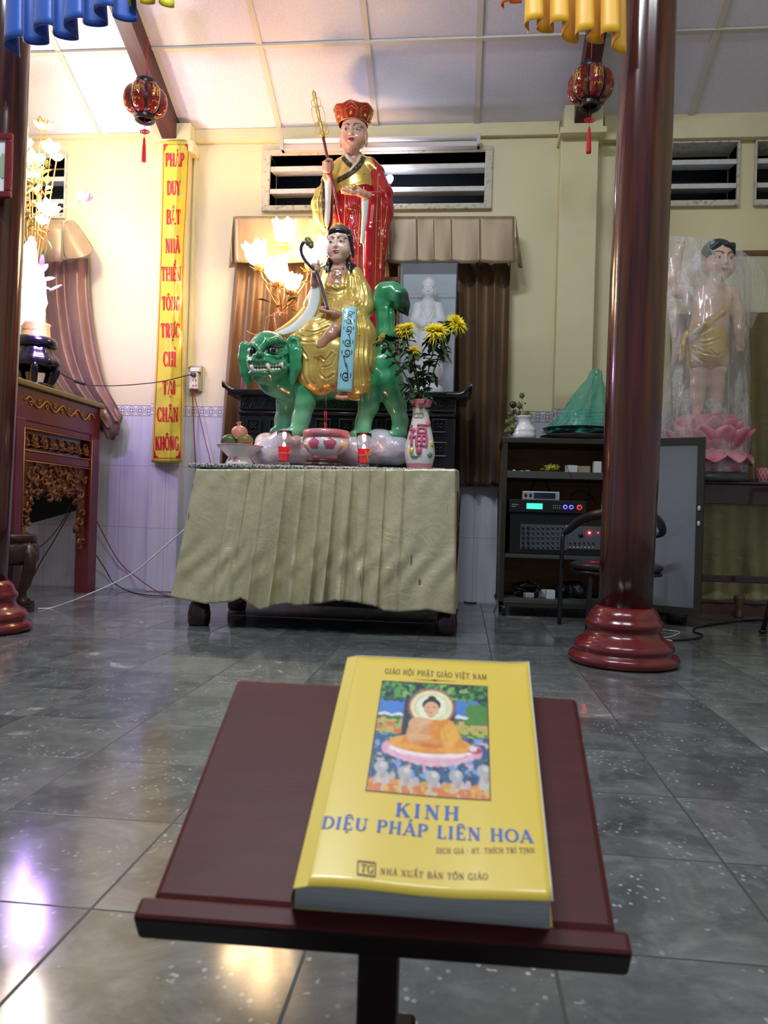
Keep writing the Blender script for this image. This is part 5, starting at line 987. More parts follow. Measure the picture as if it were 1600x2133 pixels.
# ------------------------------------------------------------------ behind the table: black altar cabinet, case, curtains, monk statue
M_BLK = mat('black lacquer', (.005, .005, .008), .2, coat=.3); M_BLKF = mat('black lacquer carving', (.008, .008, .012), .22, coat=.35)
YA = 4.22; a0, a1 = PY(500, 826, YA), PY(950, 832, YA); AX0, AX1 = a0[0], a1[0]; AZ = PY(700, 816, YA)[2]; AYB = 4.54
alt = thing('altar_cabinet', ((AX0+AX1)/2, YA+.2, 0), 'black lacquered altar cabinet with upturned ends and carved square panels behind the offering table', 'cabinet')
b = MB(); b.box((AX0, YA, .05), (AX1, AYB, AZ-.03)); b.build('body', M_BLK, alt, bevel=.004)
b = MB(); e0, e1 = PY(468, 803, YA), PY(983, 808, YA)
for sg, e, ax in ((-1, e0, AX0), (1, e1, AX1)):
    prof = spline([(ax-sg*.05, AZ-.015), (ax+sg*.01, AZ-.016), (ax+sg*.045, AZ-.004), (ax+(e[0]-ax)*.8, lerp(AZ, e[2], .75)), (e[0], e[2]+.004)], 16); G = []
    th_ = np.linspace(.017, .019, 16)
    for i in range(16):
        G.append([(prof[i][0], YA-.045, prof[i][1]-th_[i]), (prof[i][0], YA-.055, prof[i][1]), (prof[i][0], YA-.045, prof[i][1]+th_[i]), (prof[i][0], AYB-.03, prof[i][1]+th_[i]), (prof[i][0], AYB-.02, prof[i][1]), (prof[i][0], AYB-.03, prof[i][1]-th_[i])])
    b2 = MB(); b2.sheet(G, closed=True); b2.add(G[-1], [(0, 1, 2, 3, 4, 5)]); b2.build('upturned_end', M_BLK, alt)
b.box((AX0-.06, YA-.05, AZ-.032), (AX1+.06, AYB, AZ)); b.build('top_slab', M_BLK, alt, bevel=.006)
zf1, zf0 = PY(700, 829, YA)[2], PY(700, 852, YA)[2]
b = MB(); b.box((AX0+.0, YA-.014, zf1-.002), (AX1, YA, zf1+.006)); b.build('moulding', M_BLKF, alt, bevel=.002)
b = MB(); b.box((AX0+.0, YA-.014, zf0-.008), (AX1, YA, zf0)); b.build('moulding', M_BLKF, alt, bevel=.002)
# fret frieze: slanted bars with hooked ends
b = MB(); hz = zf1-zf0; nfr = 21; st_ = (AX1-AX0-.01)/nfr
for i in range(nfr):
    x = AX0+.005+st_*i; fl_ = i % 2
    for k in range(2): y_ = YA-.004; b.beam((x+.002+k*.016+(0 if fl_ else .012), y_, zf0+.004), (x+st_*.72+k*.010-(0 if not fl_ else .012), y_, zf1-.004), .0055, .006, (0, 1, 0))
    hx_ = x+st_*.85; b.beam((hx_, YA-.004, zf0+hz*.62), (hx_+.018, YA-.004, zf0+hz*.78), .0055, .006, (0, 1, 0)); b.beam((hx_-.016, YA-.004, zf0+hz*.3), (hx_+.006, YA-.004, zf0+hz*.44), .0055, .006, (0, 1, 0))
b.build('fret_frieze', M_BLKF, alt, bevel=.001)
zb1 = PY(700, 857, YA)[2]; b = MB(); b.lathe([(.017, 0), (.017, AX1-AX0)], 16, (AX0, YA+.004, zb1-.014), axis=(1, 0, 0)); b.build('half_round_band', M_BLKF, alt)
for row, (y0, y1) in enumerate(((873, 903), (921, 953), (975, 1010))):
    for i in range(9):
        xc = 530+48.2*i; p, q = PY(xc-15.5, y0, YA), PY(xc+15.5, y1, YA); f = .009
        fr_ = MB()
        for A_, B_ in (((p[0], q[2]), (q[0], q[2]+f)), ((p[0], p[2]-f), (q[0], p[2])), ((p[0], q[2]+f), (p[0]+f, p[2]-f)), ((q[0]-f, q[2]+f), (q[0], p[2]-f))): fr_.box((A_[0], YA-.018, A_[1]), (B_[0], YA+.001, B_[1]))
        o = fr_.build('carved_panel', M_BLKF, alt, bevel=.003); cc = np.array([(p[0]+q[0])/2, YA-.003, (p[2]+q[2])/2])
        if row < 2:
            fl_ = MB()
            for k in range(4): a = PI/4+k*PI/2; fl_.ball(cc+np.array([.017*math.cos(a), -.002, .017*math.sin(a)]), (.016, .006, .006), 10, 6, axis=None) if False else fl_.tube([cc, cc+np.array([.012*math.cos(a), -.006, .012*math.sin(a)]), cc+np.array([.030*math.cos(a), 0, .030*math.sin(a)])], (.003, .0075, .001), 8)
            fl_.ball(cc+np.array([0, -.005, 0]), .005, 10, 6); fl_.build('flower', M_BLKF, o)
# ---- curtains and valances on the wall
def m_curt(name, c1, c2):
    m = mat(name, c1, .36, .22, col2=c2, nscale=5, stretch=(3, 3, .4), sheen=.2, bump=(120, .08, .002)); return m
M_CURT = m_curt('brown satin curtain', (.16, .088, .042), (.10, .052, .025)); M_VAL = m_curt('tan satin valance', (.33, .24, .145), (.26, .185, .11))
def curtain(name, m, Y, top, bot, nf, amp, label, cat='curtain', ntop=60, nv=40, sharp=1.0, ph=0.0, wob=.35, seed=1):
    """top / bot: (x0, y0, x1, y1) photo points of the hanging edge ends"""
    n = int(nf*22); G = []; rg = np.random.default_rng(seed); jit = np.cumsum(rg.uniform(-wob, wob, int(nf)+3))
    for v in np.linspace(0, 1, nv):
        row = []
        for u in np.linspace(0, 1, n):
            A_ = PY(lerp(top[0], top[2], u), lerp(top[1], top[3], u), Y); B_ = PY(lerp(bot[0], bot[2], u), lerp(bot[1], bot[3], u), Y); p = lerp(A_, B_, v); k = u*nf; a = 2*PI*k+ph+np.interp(k, range(len(jit)), jit); g = math.sin(a); g = math.copysign(abs(g)**sharp, g)
            row.append(p+np.array([.35*amp*math.cos(a)*(.5+.5*v), -amp*g*(.45+.55*v)-.012*math.sin(u*5+v*3), 0]))
        G.append(row)
    b = MB(); b.sheet(G); return tag(b.build(name, m, None, PY((bot[0]+bot[2])/2, bot[1], Y), solid=.002), label, cat)
curtain('curtain', M_CURT, 4.615, (489, 540, 700, 540), (452, 985, 690, 985), 6, .030, 'brown satin curtain hanging left of the altar cabinet behind the glowing flower lamp', seed=3)
curtain('curtain', M_CURT, 4.615, (800, 540, 1062, 540), (830, 1014, 1048, 1012), 7, .034, 'brown satin curtain hanging right of the altar cabinet beside the glass case', seed=8)
def valance(name, m, Y, x0, x1, y0, y1, pl, label, tail=None, depth=.10, parent=None):
    t = thing(name, PY((x0+x1)/2, y1, Y), label, 'valance'); G = []; xs = []
    for i in range(len(pl)-1): xs += list(np.linspace(pl[i], pl[i+1], 14))
    for v in np.linspace(0, 1, 14):
        row = []
        for k, x in enumerate(xs):
            j = min(k//14, len(pl)-2); f = (k % 14)/13; row.append(PY(x, lerp(y0, y1+3*math.sin(PI*f), v), Y-.014*(1-f)**2-.010*math.sin(PI*f)*v-.004))
        G.append(row)
    b = MB(); b.sheet(G); b.build('front_panel', m, t, solid=.002)
    for sg, x in ((-1, x0), (1, x1)):
        if tail is None or sg in tail:
            P0 = PY(x, y0, Y); P1 = PY(x, y1, Y); w_ = .07
            b = MB(); b.sheet([[P0+np.array([sg*.004, -.008, 0]), P0+np.array([sg*.012, depth*.4, .002]), P0+np.array([sg*.012, depth, 0])], [lerp(P0, P1, .5)+np.array([sg*.018, -.012, 0]), lerp(P0, P1, .5)+np.array([sg*.03, depth*.5, -.005]), lerp(P0, P1, .5)+np.array([sg*.02, depth, 0])], [P1+np.array([sg*.012, -.014, 0]), P1+np.array([sg*.05, depth*.45, -.02]), P1+np.array([sg*.028, depth, 0])]])
            b.build('side_tail', m, t, solid=.002)
    b = MB(); A_, B_ = PY(x0, y0, Y), PY(x1, y0, Y); b.sheet([[A_+np.array([0, 0, .001]), A_+np.array([0, depth, .001])], [B_+np.array([0, 0, .001]), B_+np.array([0, depth, .001])]]); b.build('top_cover', m, t, solid=.002); return t
valance('curtain_valance', M_VAL, 4.50, 489, 1072, 451, 546, [489, 640, 690, 750, 810, 869, 904, 940, 1000, 1072], 'tan satin valance with box pleats over the brown curtains behind the statues')
# wooden lattice seen between curtain and case
M_LATT = mat('orange brown wood', (.23, .10, .035), .45, col2=(.15, .06, .02), nscale=10, stretch=(6, 1, 1)); t = thing('wooden_lattice', PY(815, 815, 4.53), 'orange brown wooden lattice seen between the red robe and the glass case', 'lattice')
for y_ in (545, 588, 625, 690, 760): b = MB(); p, q = PY(770, y_, 4.57), PY(832, y_+1, 4.57); b.box((p[0], 4.505, p[2]-.012), (q[0], 4.530, p[2]+.012)); b.build('crossbar', M_LATT, t, bevel=.002)
for x_ in (778, 828.5): b = MB(); p, q = PY(x_, 815, 4.56), PY(x_, 540, 4.56); b.box((p[0]-.015, 4.50, AZ+.0005), (p[0]+.015, 4.535, q[2])); b.build('upright', M_LATT, t, bevel=.002)
# glass case with a white standing figure
M_CASEG = mat('case glass', (.75, .82, .90), .03, alpha=.10, spec=.8); M_CASEB = mat('blue grey case back', (.34, .39, .46), .25, col2=(.44, .49, .56), nscale=3, coat=.3); M_EDGE = mat('dark case edge', (.03, .03, .035), .3); M_MARB = mat('white stone', (.74, .76, .80), .4)
YC0, YC1 = 4.27, 4.49; p, q = PY(834, 546, YC0), PY(945, 820, YC0); case = thing('glass_case', ((p[0]+q[0])/2, 4.40, AZ), 'upright glass case with blue grey back standing on the black altar cabinet', 'display case'); x0, x1, z1 = p[0], q[0], p[2]
b = MB(); b.box((x0, YC1-.01, AZ+.012), (x1, YC1, z1)); b.build('back_panel', M_CASEB, case)
b = MB(); b.box((x0, YC0, AZ), (x1, YC1, AZ+.012)); b.build('floor_panel', M_CASEB, case)
b = MB(); b.box((x0, YC0, z1-.005), (x1, YC1-.01, z1)); b.build('top_pane', M_CASEG, case)
for nm, A_, B_ in (('front_pane', (x0, YC0), (x1, YC0+.005)), ('side_pane', (x0, YC0+.005), (x0+.005, YC1-.01)), ('side_pane', (x1-.005, YC0+.005), (x1, YC1-.01))): b = MB(); b.box((A_[0], A_[1], AZ+.012), (B_[0], B_[1], z1-.005)); b.build(nm, M_CASEG, case)
for x in (x0, x1): b = MB(); b.box((x-.003, YC0-.003, AZ), (x+.003, YC0+.004, z1+.002)); b.build('edge_strip', M_EDGE, case)
b = MB(); b.box((x0, YC0-.003, z1-.003), (x1, YC0+.004, z1+.003)); b.build('edge_strip', M_EDGE, case)
ws, WW = frame(4.40, 892, 690); lo = np.minimum(WW(845, 815, 45), WW(845, 575, -40)); hi = np.maximum(WW(940, 575, -40), WW(940, 815, 45)); sc = Sculpt(lo, hi, .0036); HC2 = WW(893, 604, 6); HU2 = 14*ws; HA2 = rot_axes(.05, .05)
sculpt_face(sc, HC2, HU2, HA2); sc.ell(HC2+HU2*(HA2@np.array([0, .75, -.2])), np.array((1.1, 1.05, 1.15))*HU2, .004, R=HA2); sc.ell(HC2+HU2*(HA2@np.array([0, 1.5, -.15])), .5*HU2, .008)
def c3(pts, k=.012, sq=None): sc.chain([WW(*p_[:3]) for p_ in pts], [p_[3]*ws for p_ in pts], k, sq=sq)
c3([(893, 622, 0, 9), (892, 640, 0, 17), (891, 670, 2, 22), (890, 720, 2, 24), (889, 762, 2, 26)], .02); c3([(872, 640, 0, 11), (866, 668, 4, 11), (884, 678, 24, 7), (893, 676, 28, 6)]); c3([(912, 640, 0, 11), (918, 668, 4, 11), (905, 680, 24, 7), (897, 678, 28, 6)]); c3([(866, 670, 4, 10), (862, 715, 4, 9), (868, 745, 4, 5)]); c3([(918, 670, 4, 10), (922, 715, 4, 9), (915, 745, 4, 5)]); sc.ell(WW(894, 672, 32), 6*ws, .004)
V, Q = sc.mesh(1); V = carve(V, Q, [([(876, 640), (892, 665), (905, 640)], 1.2, .003), ([(880, 690), (892, 705), (904, 690)], 1.2, .003), ([(878, 705), (892, 725), (906, 705)], 1.2, .003), ([(880, 725), (892, 745), (904, 725)], 1.2, .003), ([(884, 650), (884, 690), (880, 750)], 1.2, .003), ([(868, 690), (868, 740)], 1.2, .003), ([(915, 690), (914, 740)], 1.2, .003)], .02)
wst = thing('white_statue', (HC2[0], 4.40, AZ+.0125), 'white stone standing figure on a lotus base inside the glass case', 'statue'); put_mesh('figure', V, Q, M_MARB, wst)
b = MB(); cc = WW(889, 800, 2); zl0 = AZ+.0125; zl1 = WW(889, 762, 2)[2]; hh = zl1-zl0; b.lathe([(0, zl0), (34*ws, zl0), (34*ws, zl0+hh*.25), (22*ws, zl0+hh*.42), (24*ws, zl0+hh*.55), (33*ws, zl0+hh*.85), (30*ws, zl0+hh*1.05), (0, zl0+hh*1.05)], 48, (cc[0], cc[1], 0), fn=lambda a, z: 1+(.08*abs(math.sin(6*a)) if z > zl0+hh*.5 else 0)); b.build('lotus_base', M_MARB, wst)
# ---- fluorescent batten over the window
M_ALU = mat('grey painted metal', (.50, .47, .48), .4); M_TUBE = mat('unlit tube glass', (.80, .78, .80), .15, coat=.4); p, q = PY(584, 301, 4.62), PY(1001, 300, 4.62); t = thing('tube_light', (p[0], WY-.03, p[2]), 'unlit fluorescent tube fixture along the top of the louvre window', 'light fixture')
b = MB(); b.box((p[0], WY-.075, p[2]-.030), (q[0], WY-.029, p[2]+.006)); b.build('housing', M_ALU, t, bevel=.004)
b = MB(); b.lathe([(.015, .02), (.015, q[0]-p[0]-.02)], 16, (p[0], WY-.082, p[2]+.018), axis=(1, 0, 0)); b.build('tube', M_TUBE, t)
for x in (p[0], q[0]-.022): b = MB(); b.box((x, WY-.10, p[2]-.03), (x+.022, WY-.03, p[2]+.036)); b.build('end_holder', M_ALU, t, bevel=.003)
# bright bulb fixed to the wall behind the monk's shoulder
bp_ = PY(812, 372, 4.655); t = thing('wall_bulb', bp_, 'small glaring white bulb on the window behind the shoulder of the red robed statue', 'lamp'); b = MB(); b.ball(bp_, .022, 16, 10); b.build('bulb', mat('glaring bulb', (1, 1, 1), .5, emit=(.74, .80, 1.0), estr=150), t); b = MB(); b.lathe([(.012, .015), (.012, .05)], 12, bp_, axis=(0, 1, 0)); b.build('socket', M_ALU, t)
# ------------------------------------------------------------------ standing monk statue
ms, MW = frame(4.36, 740, 420); monk = thing('monk_statue', np.array([MW(742, 700, 0)[0], 4.36, AZ]), 'tall painted statue of a standing monk in red and gold with a crown hat', 'statue')
M_MSKIN = M_SKIN; M_RROBE = mat('red gloss robe paint', (.42, .006, .018), .2, coat=.6, attr=True); M_RHAT = mat('red hat paint', (.36, .012, .008), .28, coat=.5); M_DKPAT = mat('dark brocade paint', (.035, .024, .014), .35, col2=(.35, .24, .06), nscale=55, nsharp=(.55, .62)); M_GLINE = mat('gold painted line', (.70, .42, .10), .3, .5)
lo = np.minimum(MW(665, 470, 120), MW(665, 205, -60)); hi = np.maximum(MW(830, 205, -60), MW(830, 470, 120)); sc = Sculpt(lo, hi, .0027); MHC = MW(736.5, 283, 8); MHU = 27*ms; MHA = rot_axes(.02, -.03)
sculpt_face(sc, MHC, MHU, MHA, plump=1.0)
def c4(pts, k=.008, sq=None): sc.chain([MW(*p_[:3]) for p_ in pts], [p_[3]*ms for p_ in pts], k, sq=sq)
c4([(737, 308, 0, 15), (737, 335, -4, 16), (737, 360, -4, 24), (738, 400, 0, 26), (740, 450, 0, 24)], .012)
c4([(702, 362, -2, 9), (684, 398, 14, 9), (681, 372, 44, 8.5), (683, 352, 50, 8)], .008)
for i in range(4): c4([(688-1, 338+5.2*i, 48, 3.8), (679, 337+5.2*i, 53, 3.8), (675, 339+5.2*i, 60, 3.5), (681, 341+5.2*i, 65, 3.3), (687, 341+5*i, 62, 2.8)], .003)
c4([(690, 352, 48, 5), (692, 343, 54, 4), (690, 334, 60, 3.6), (684, 332, 63, 3)], .003); c4([(684, 340, 48, 8.5), (683, 352, 49, 8.5)], .006)
c4([(778, 366, -2, 8), (793, 405, 14, 8), (765, 408, 52, 8), (757, 404, 60, 8), (748, 401, 66, 8)], .008)
for i, (tx, ty, tw) in enumerate(((713, 401, 76), (712, 396.5, 82), (715, 392, 76), (722, 389, 68))): c4([(746, 403-i*1.6, 66+i, 4.4), (732, 402.5-i*2.4, 73, 3.8), (tx, ty, tw, 2.7)], .003)
c4([(750, 396, 62, 4.6), (742, 389, 64, 3.8), (736, 386, 66, 3)], .003)
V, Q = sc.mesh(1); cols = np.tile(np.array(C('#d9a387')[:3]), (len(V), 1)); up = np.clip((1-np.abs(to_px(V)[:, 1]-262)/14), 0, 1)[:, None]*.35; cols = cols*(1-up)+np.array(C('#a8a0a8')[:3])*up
cols = paint_face(V, cols, MHC, MHU, MHA, lip='#b01848', closed=.3); put_mesh('body', V, Q, M_MSKIN, monk, cols, label='painted flesh of the head and hands')
b = MB(); b.ball(MW(737, 390, 74), 6.5*ms, 14, 10); b.build('gold_bead', M_GOLD, monk)
# hat: flaring ring of pointed panels with a low cone
hatp = lambda a: .70+.12*(1-abs(((a+PI/2)*7/(2*PI)+.5) % 1-.5)*2)
hb = MW(736, 262, 2); hat = MB(); H_ = 40*ms; Rb, Rt = 29.5*ms, 41*ms; G = []
for v in np.linspace(0, 1, 12):
    row = []
    for k in range(96):
        a = 2*PI*k/96; r = lerp(Rb, Rt, v**.8); row.append(hb+np.array([r*math.cos(a), r*math.sin(a)*.95, H_*v*hatp(a)]))
    G.append(row)
for q in (.93, .75, .3, .0):
    G.append([hb+np.array([Rt*.96*q*math.cos(2*PI*k/96), Rt*.92*q*math.sin(2*PI*k/96), H_*(.74+.42*(1-q))]) for k in range(96)])
hat.sheet(G, closed=True); ho = hat.build('hat', M_RHAT, monk)
def onhat(a, v): r = lerp(Rb, Rt, v**.8)+.0025; return hb+np.array([r*math.cos(a), r*math.sin(a)*.95, H_*v*hatp(a)])
for k in range(7):
    a_ = 2*PI*k/7+PI/2*3-2*PI/7*0-.0; w_ = 2*PI/14
    for sc_ in (.92, .72):
        b = MB(); b.tube([onhat(a_+w_*u*sc_, v) for u, v in spline([(-.75, .08), (-.95, .55), (-.6, .78*sc_+.02), (0, .95*sc_), (.6, .78*sc_+.02), (.95, .55), (.75, .08)], 26)], .0013, 5); b.build('gold_outline', M_GLINE, ho)
    b = MB(); b.lathe([(.0, 0), (.010, .001), (.008, .012), (.003, .022), (.002, .034), (0, .036)], 8, onhat(a_, .22)); b.build('gold_figure', M_GLINE, ho)
b = MB(); b.tube([onhat(a, .99)+np.array([0, 0, .002]) for a in np.linspace(0, 2*PI, 85)], .0016, 5); b.tube([onhat(a, .03) for a in np.linspace(0, 2*PI, 61)], .0022, 5); b.build('gold_edging', M_GLINE, ho)
# robe body and sleeves
z_bot = AZ+.001
def monk_robe(parts_fn, lo_px, hi_px, vs, folds, name, m, colfn=None):
    global sc
    lo = np.minimum(MW(lo_px[0], hi_px[1], 140), MW(lo_px[0], lo_px[1], -80)); hi = np.maximum(MW(hi_px[0], lo_px[1], -80), MW(hi_px[0], hi_px[1], 140)); lo[2] = max(lo[2], z_bot-.012); sc = Sculpt(lo, hi, vs); parts_fn()
    sc.D = np.maximum(sc.D, (z_bot-sc.ax[2])[None, None, :].astype(np.float32)); V, Q = sc.mesh(1); V = carve(V, Q, folds); V[:, 2] = np.maximum(V[:, 2], z_bot); return V, Q
def body():
    c4([(736, 345, -4, 30), (738, 380, 0, 38), (741, 440, 2, 43), (744, 520, 4, 46), (746, 600, 4, 48), (746, 700, 4, 52), (746, 790, 4, 56)], .02, sq=((0, 1, 0), .72)); c4([(712, 346, -6, 17), (737, 342, -10, 18), (768, 347, -6, 18), (786, 360, -6, 16)], .012); sc.cap(MW(737, 312, 14), MW(738, 333, 30), 17*ms, 12*ms, .005, 's')
fb_ = [([(700, 400), (712, 440), (708, 480)], 1.8, .005), ([(720, 405), (726, 450), (738, 500)], 1.6, .005), ([(732, 405), (738, 450), (748, 510)], 1.6, .005), ([(742, 408), (744, 440), (752, 480)], 1.6, .005), ([(728, 455), (722, 480), (728, 510)], 1.6, .004), ([(738, 470), (730, 500), (736, 540)], 1.6, .004), ([(748, 395), (752, 420)], 1.6, .003), ([(756, 390), (758, 410)], 1.6, .003), ([(700, 480), (704, 560), (702, 680)], 2, .006), ([(716, 490), (722, 580), (718, 680)], 2, .006), ([(735, 520), (740, 600), (738, 700)], 2, .006)]
V, Q = monk_robe(body, (640, 320), (850, 820), .0045, fb_, 'robe', M_RROBE)
px = to_px(V); front = V[:, 1] < MW(0, 0, 2)[1]; red = np.array(C('#8c0614')[:3]); gl = np.array(C('#d8a848')[:3]); cols = np.tile(np.array(C('#a80a1c')[:3]), (len(V), 1))
goldpoly = [(684, 330), (716, 305), (738, 300), (760, 305), (782, 345), (780, 384), (762, 382), (748, 382), (735, 386), (706, 393), (690, 396), (680, 380)]
gm = inside(px, goldpoly)
fm = gm[Q].mean(1) > .5; fw = fm & False
def sub_mesh(V, Q, fmask): idx = np.unique(Q[fmask]); mp = -np.ones(len(V), int); mp[idx] = np.arange(len(idx)); return V[idx], mp[Q[fmask]], idx
v_, q_, ix = sub_mesh(V, Q, ~(fm | fw)); put_mesh('robe', v_, q_, M_RROBE, monk, cols[ix]); v_, q_, ix = sub_mesh(V, Q, fm & ~fw); put_mesh('gold_mantle', v_, q_, M_GOLD, monk)
def proj_strip(pl, wd, Vm, Qm, m, name, off=.004, n=40, th=.003):
    """strip lying on the front of a mesh: photo polyline, half width px"""
    N = vnormals(Vm, Qm); pvx = to_px(Vm); fr_ = np.where(N[:, 1] < -.05)[0]; P_ = pvx[fr_]; pts = spline(pl, n); T = np.gradient(pts, axis=0); T /= np.linalg.norm(T, axis=1)[:, None]; Nn = np.stack([-T[:, 1], T[:, 0]], 1); G = []
    for i in range(n):
        row = []
        for t in ((-1, -.5, 0, .5, 1) if wd > 1 else (-1, 1)): q = pts[i]+Nn[i]*wd*t; j = fr_[np.argmin(((P_-q)**2).sum(1))]; row.append(PY(q[0], q[1], Vm[j, 1]-off))
        G.append(row)
    G = np.array(G); G[:, :, 1] = np.minimum(G[:, :, 1], np.median(G[:, :, 1], axis=1)[:, None]+.004); G[1:-1, :, 1] = (G[:-2, :, 1]+2*G[1:-1, :, 1]+G[2:, :, 1])/4; b = MB(); b.sheet(G); return b.build(name, m, monk, solid=th)
proj_strip([(758, 327), (748, 345), (728, 362), (698, 378)], 4.6, V, Q, M_DKPAT, 'collar_band'); proj_strip([(714, 327), (722, 337), (732, 346)], 4.6, V, Q, M_DKPAT, 'collar_band', off=.003)
proj_strip([(751, 322), (742, 340), (728, 356)], 1.6, V, Q, M_WHITEP, 'white_piping', off=.007); proj_strip([(720, 322), (728, 334), (738, 345)], 3.0, V, Q, M_WHITEP, 'white_collar', off=.002); proj_strip([(749, 321), (742, 334), (734, 345)], 3.4, V, Q, M_WHITEP, 'white_collar', off=.0025)
proj_strip([(695, 398), (715, 391), (738, 386), (762, 381), (779, 387)], 3.2, V, Q, M_GOLD, 'mantle_fold', off=.002, th=.006); proj_strip([(783, 347), (782, 365), (779, 388)], 2.2, V, Q, M_GOLD, 'mantle_fold', off=.002, n=20)
for pl in ([(770, 343), (776, 348)], [(756, 357), (760, 362)]): proj_strip(pl, 2.0, V, Q, M_GLINE, 'gold_clasp', n=8)
def glines(Vm, Qm, ls_):
    for pl in ls_: proj_strip(pl, .55, Vm, Qm, M_GLINE, 'gold_line', off=.0012, n=26, th=.0014)
glines(V, Q, ([(719, 405), (717, 500), (719, 640)], [(751, 430), (746, 520), (744, 640)], [(694, 420), (692, 480)], [(720, 433), (751, 440)], [(732, 479), (748, 480)], [(701, 480), (701, 640)]))
def lsleeve(): c4([(704, 352, -4, 17), (688, 385, 6, 18), (672, 405, 16, 15), (664, 425, 18, 15), (666, 450, 18, 13), (676, 474, 18, 8)], .014); c4([(690, 380, 10, 16), (680, 376, 36, 11)], .01); c4([(684, 400, 18, 13), (682, 440, 20, 12), (682, 468, 20, 9)], .012)
V2, Q2 = monk_robe(lsleeve, (630, 320), (730, 500), .004, [([(668, 380), (658, 410), (660, 440)], 1.8, .005), ([(674, 385), (666, 420), (668, 460)], 1.6, .004)], 'sleeve', M_GOLD); put_mesh('sleeve', V2, Q2, M_GOLD, monk, label='gold sleeve of the raised arm')
ribbon('sleeve_lining', M_WHITEP, [(MW(675, 362, 52), MW(690, 368, 52)), (MW(676, 385, 44), MW(691, 388, 44)), (MW(676, 420, 38), MW(689, 425, 38)), (MW(675, 455, 37), MW(687, 458, 37)), (MW(678, 472, 34), MW(684, 472, 34))], monk, .004)
ribbon('sleeve_border', M_DKPAT, [(MW(670, 372, 44), MW(675, 374, 46)), (MW(670, 405, 38), MW(676.5, 410, 40)), (MW(671, 445, 36), MW(676, 448, 38)), (MW(675, 474, 30), MW(679, 478, 32))], monk, .004)
ribbon('sleeve_border', M_HAIRB, [(MW(690, 380, 36), MW(693, 382, 34)), (MW(688, 425, 34), MW(692, 428, 32)), (MW(687, 460, 32), MW(692, 464, 30)), (MW(681, 480, 28), MW(685, 483, 26))], monk, .003)
def rsleeve(): c4([(783, 362, -6, 17), (797, 405, 4, 21), (795, 440, 12, 24), (788, 500, 16, 20), (780, 570, 16, 20), (778, 660, 14, 22), (778, 790, 14, 26)], .02); c4([(797, 410, 8, 18), (778, 412, 40, 13)], .014); c4([(778, 425, 34, 14), (772, 480, 36, 13), (770, 560, 30, 14), (768, 660, 26, 15)], .014)
V3, Q3 = monk_robe(rsleeve, (735, 330), (850, 820), .0045, [([(790, 365), (798, 390), (806, 420)], 1.6, .004), ([(796, 430), (794, 480), (790, 560)], 1.8, .005), ([(806, 430), (803, 470), (797, 530)], 1.8, .005)], 'sleeve', M_RROBE)
p3 = to_px(V3); cols = np.tile(np.array(C('#a80a1c')[:3]), (len(V3), 1)); fr3 = V3[:, 1] < MW(0, 0, -8)[1]
put_mesh('sleeve', V3, Q3, M_RROBE, monk, cols, label='red sleeve of the lowered arm'); glines(V3, Q3, ([(786, 405), (786, 420), (784, 470), (782, 560), (780, 640)], [(795, 412), (794, 470), (791, 560)], [(807, 420), (803, 460), (797, 500), (792, 590)], [(788, 360), (787, 395)], [(785, 460), (793, 461)], [(784, 538), (794, 539)], [(790, 386), (800, 400)], [(793, 505), (800, 520)]))
ribbon('sleeve_lining', M_WHITEP, [(MW(763, 404, 56), MW(770, 401, 54)), (MW(754, 416, 54), MW(768, 422, 52)), (MW(754, 450, 52), MW(765, 455, 50)), (MW(752, 490, 51), MW(760, 492, 49)), (MW(751, 505, 50), MW(759, 508, 48)), (MW(757, 512, 48), MW(760, 514, 47)), (MW(757, 560, 46), MW(759, 560, 45))], monk, .004)
# staff, held in the raised hand
sdir = lambda y: (652.5+(y-188)*(710-652.5)/(460-188))
pt = lambda y, w=58: MW(sdir(y), y, w)
staff = thing('monk_staff', pt(640, 62), 'red staff with a gold ringed finial held by the standing monk statue', 'staff')
b = MB(); b.tube([pt(282), pt(400), pt(640, 62)], np.array((3.0, 3.0, 2.6))*ms, 12); b.build('shaft', mat('dark red staff paint', (.20, .008, .022), .25, coat=.5), staff)
b = MB(); zs_ = [(286, 4.2), (280, 5), (276, 3.6), (262, 3.6), (258, 4.6), (254, 3.4), (236, 3.4), (232, 4.6), (228, 3.4), (212, 3.6), (206, 5), (202, 3.6), (198, 4.5), (193, 4), (187, .6)]; b.tube([pt(y) for y, r in zs_], np.array([r for y, r in zs_])*ms, 12); b.build('finial', M_GOLD, staff)
for sg, ys_ in ((-1, ((212, 222), (226, 262), (258, 285))), (1, ((206, 224), (224, 258), (256, 284)))):
    for y0, y1 in ys_:
        for dw in (-1, 1):
            b = MB(); bul = 13 if y1-y0 > 30 else 10; b.tube(spline([pt(y0), MW(sdir(y0)+sg*bul*.8, y0-3, 58+dw*7), MW(sdir((y0+y1)/2)+sg*bul, (y0+y1)/2, 58+dw*9), MW(sdir(y1)+sg*bul*.7, y1-2, 58+dw*7), pt(y1)], 24), .0016, 6); b.build('gold_loop', M_GOLD, staff)
for sg in (-1, 1):
    for y_ in (262, 275): b = MB(); cc = MW(sdir(y_)+sg*10, y_, 60); b.tube([cc+np.array([.012*math.cos(a), .004*math.sin(a), .016*math.sin(a)]) for a in np.linspace(0, 2*PI, 18)], .0018, 6); b.build('gold_ring', M_GOLD, staff)
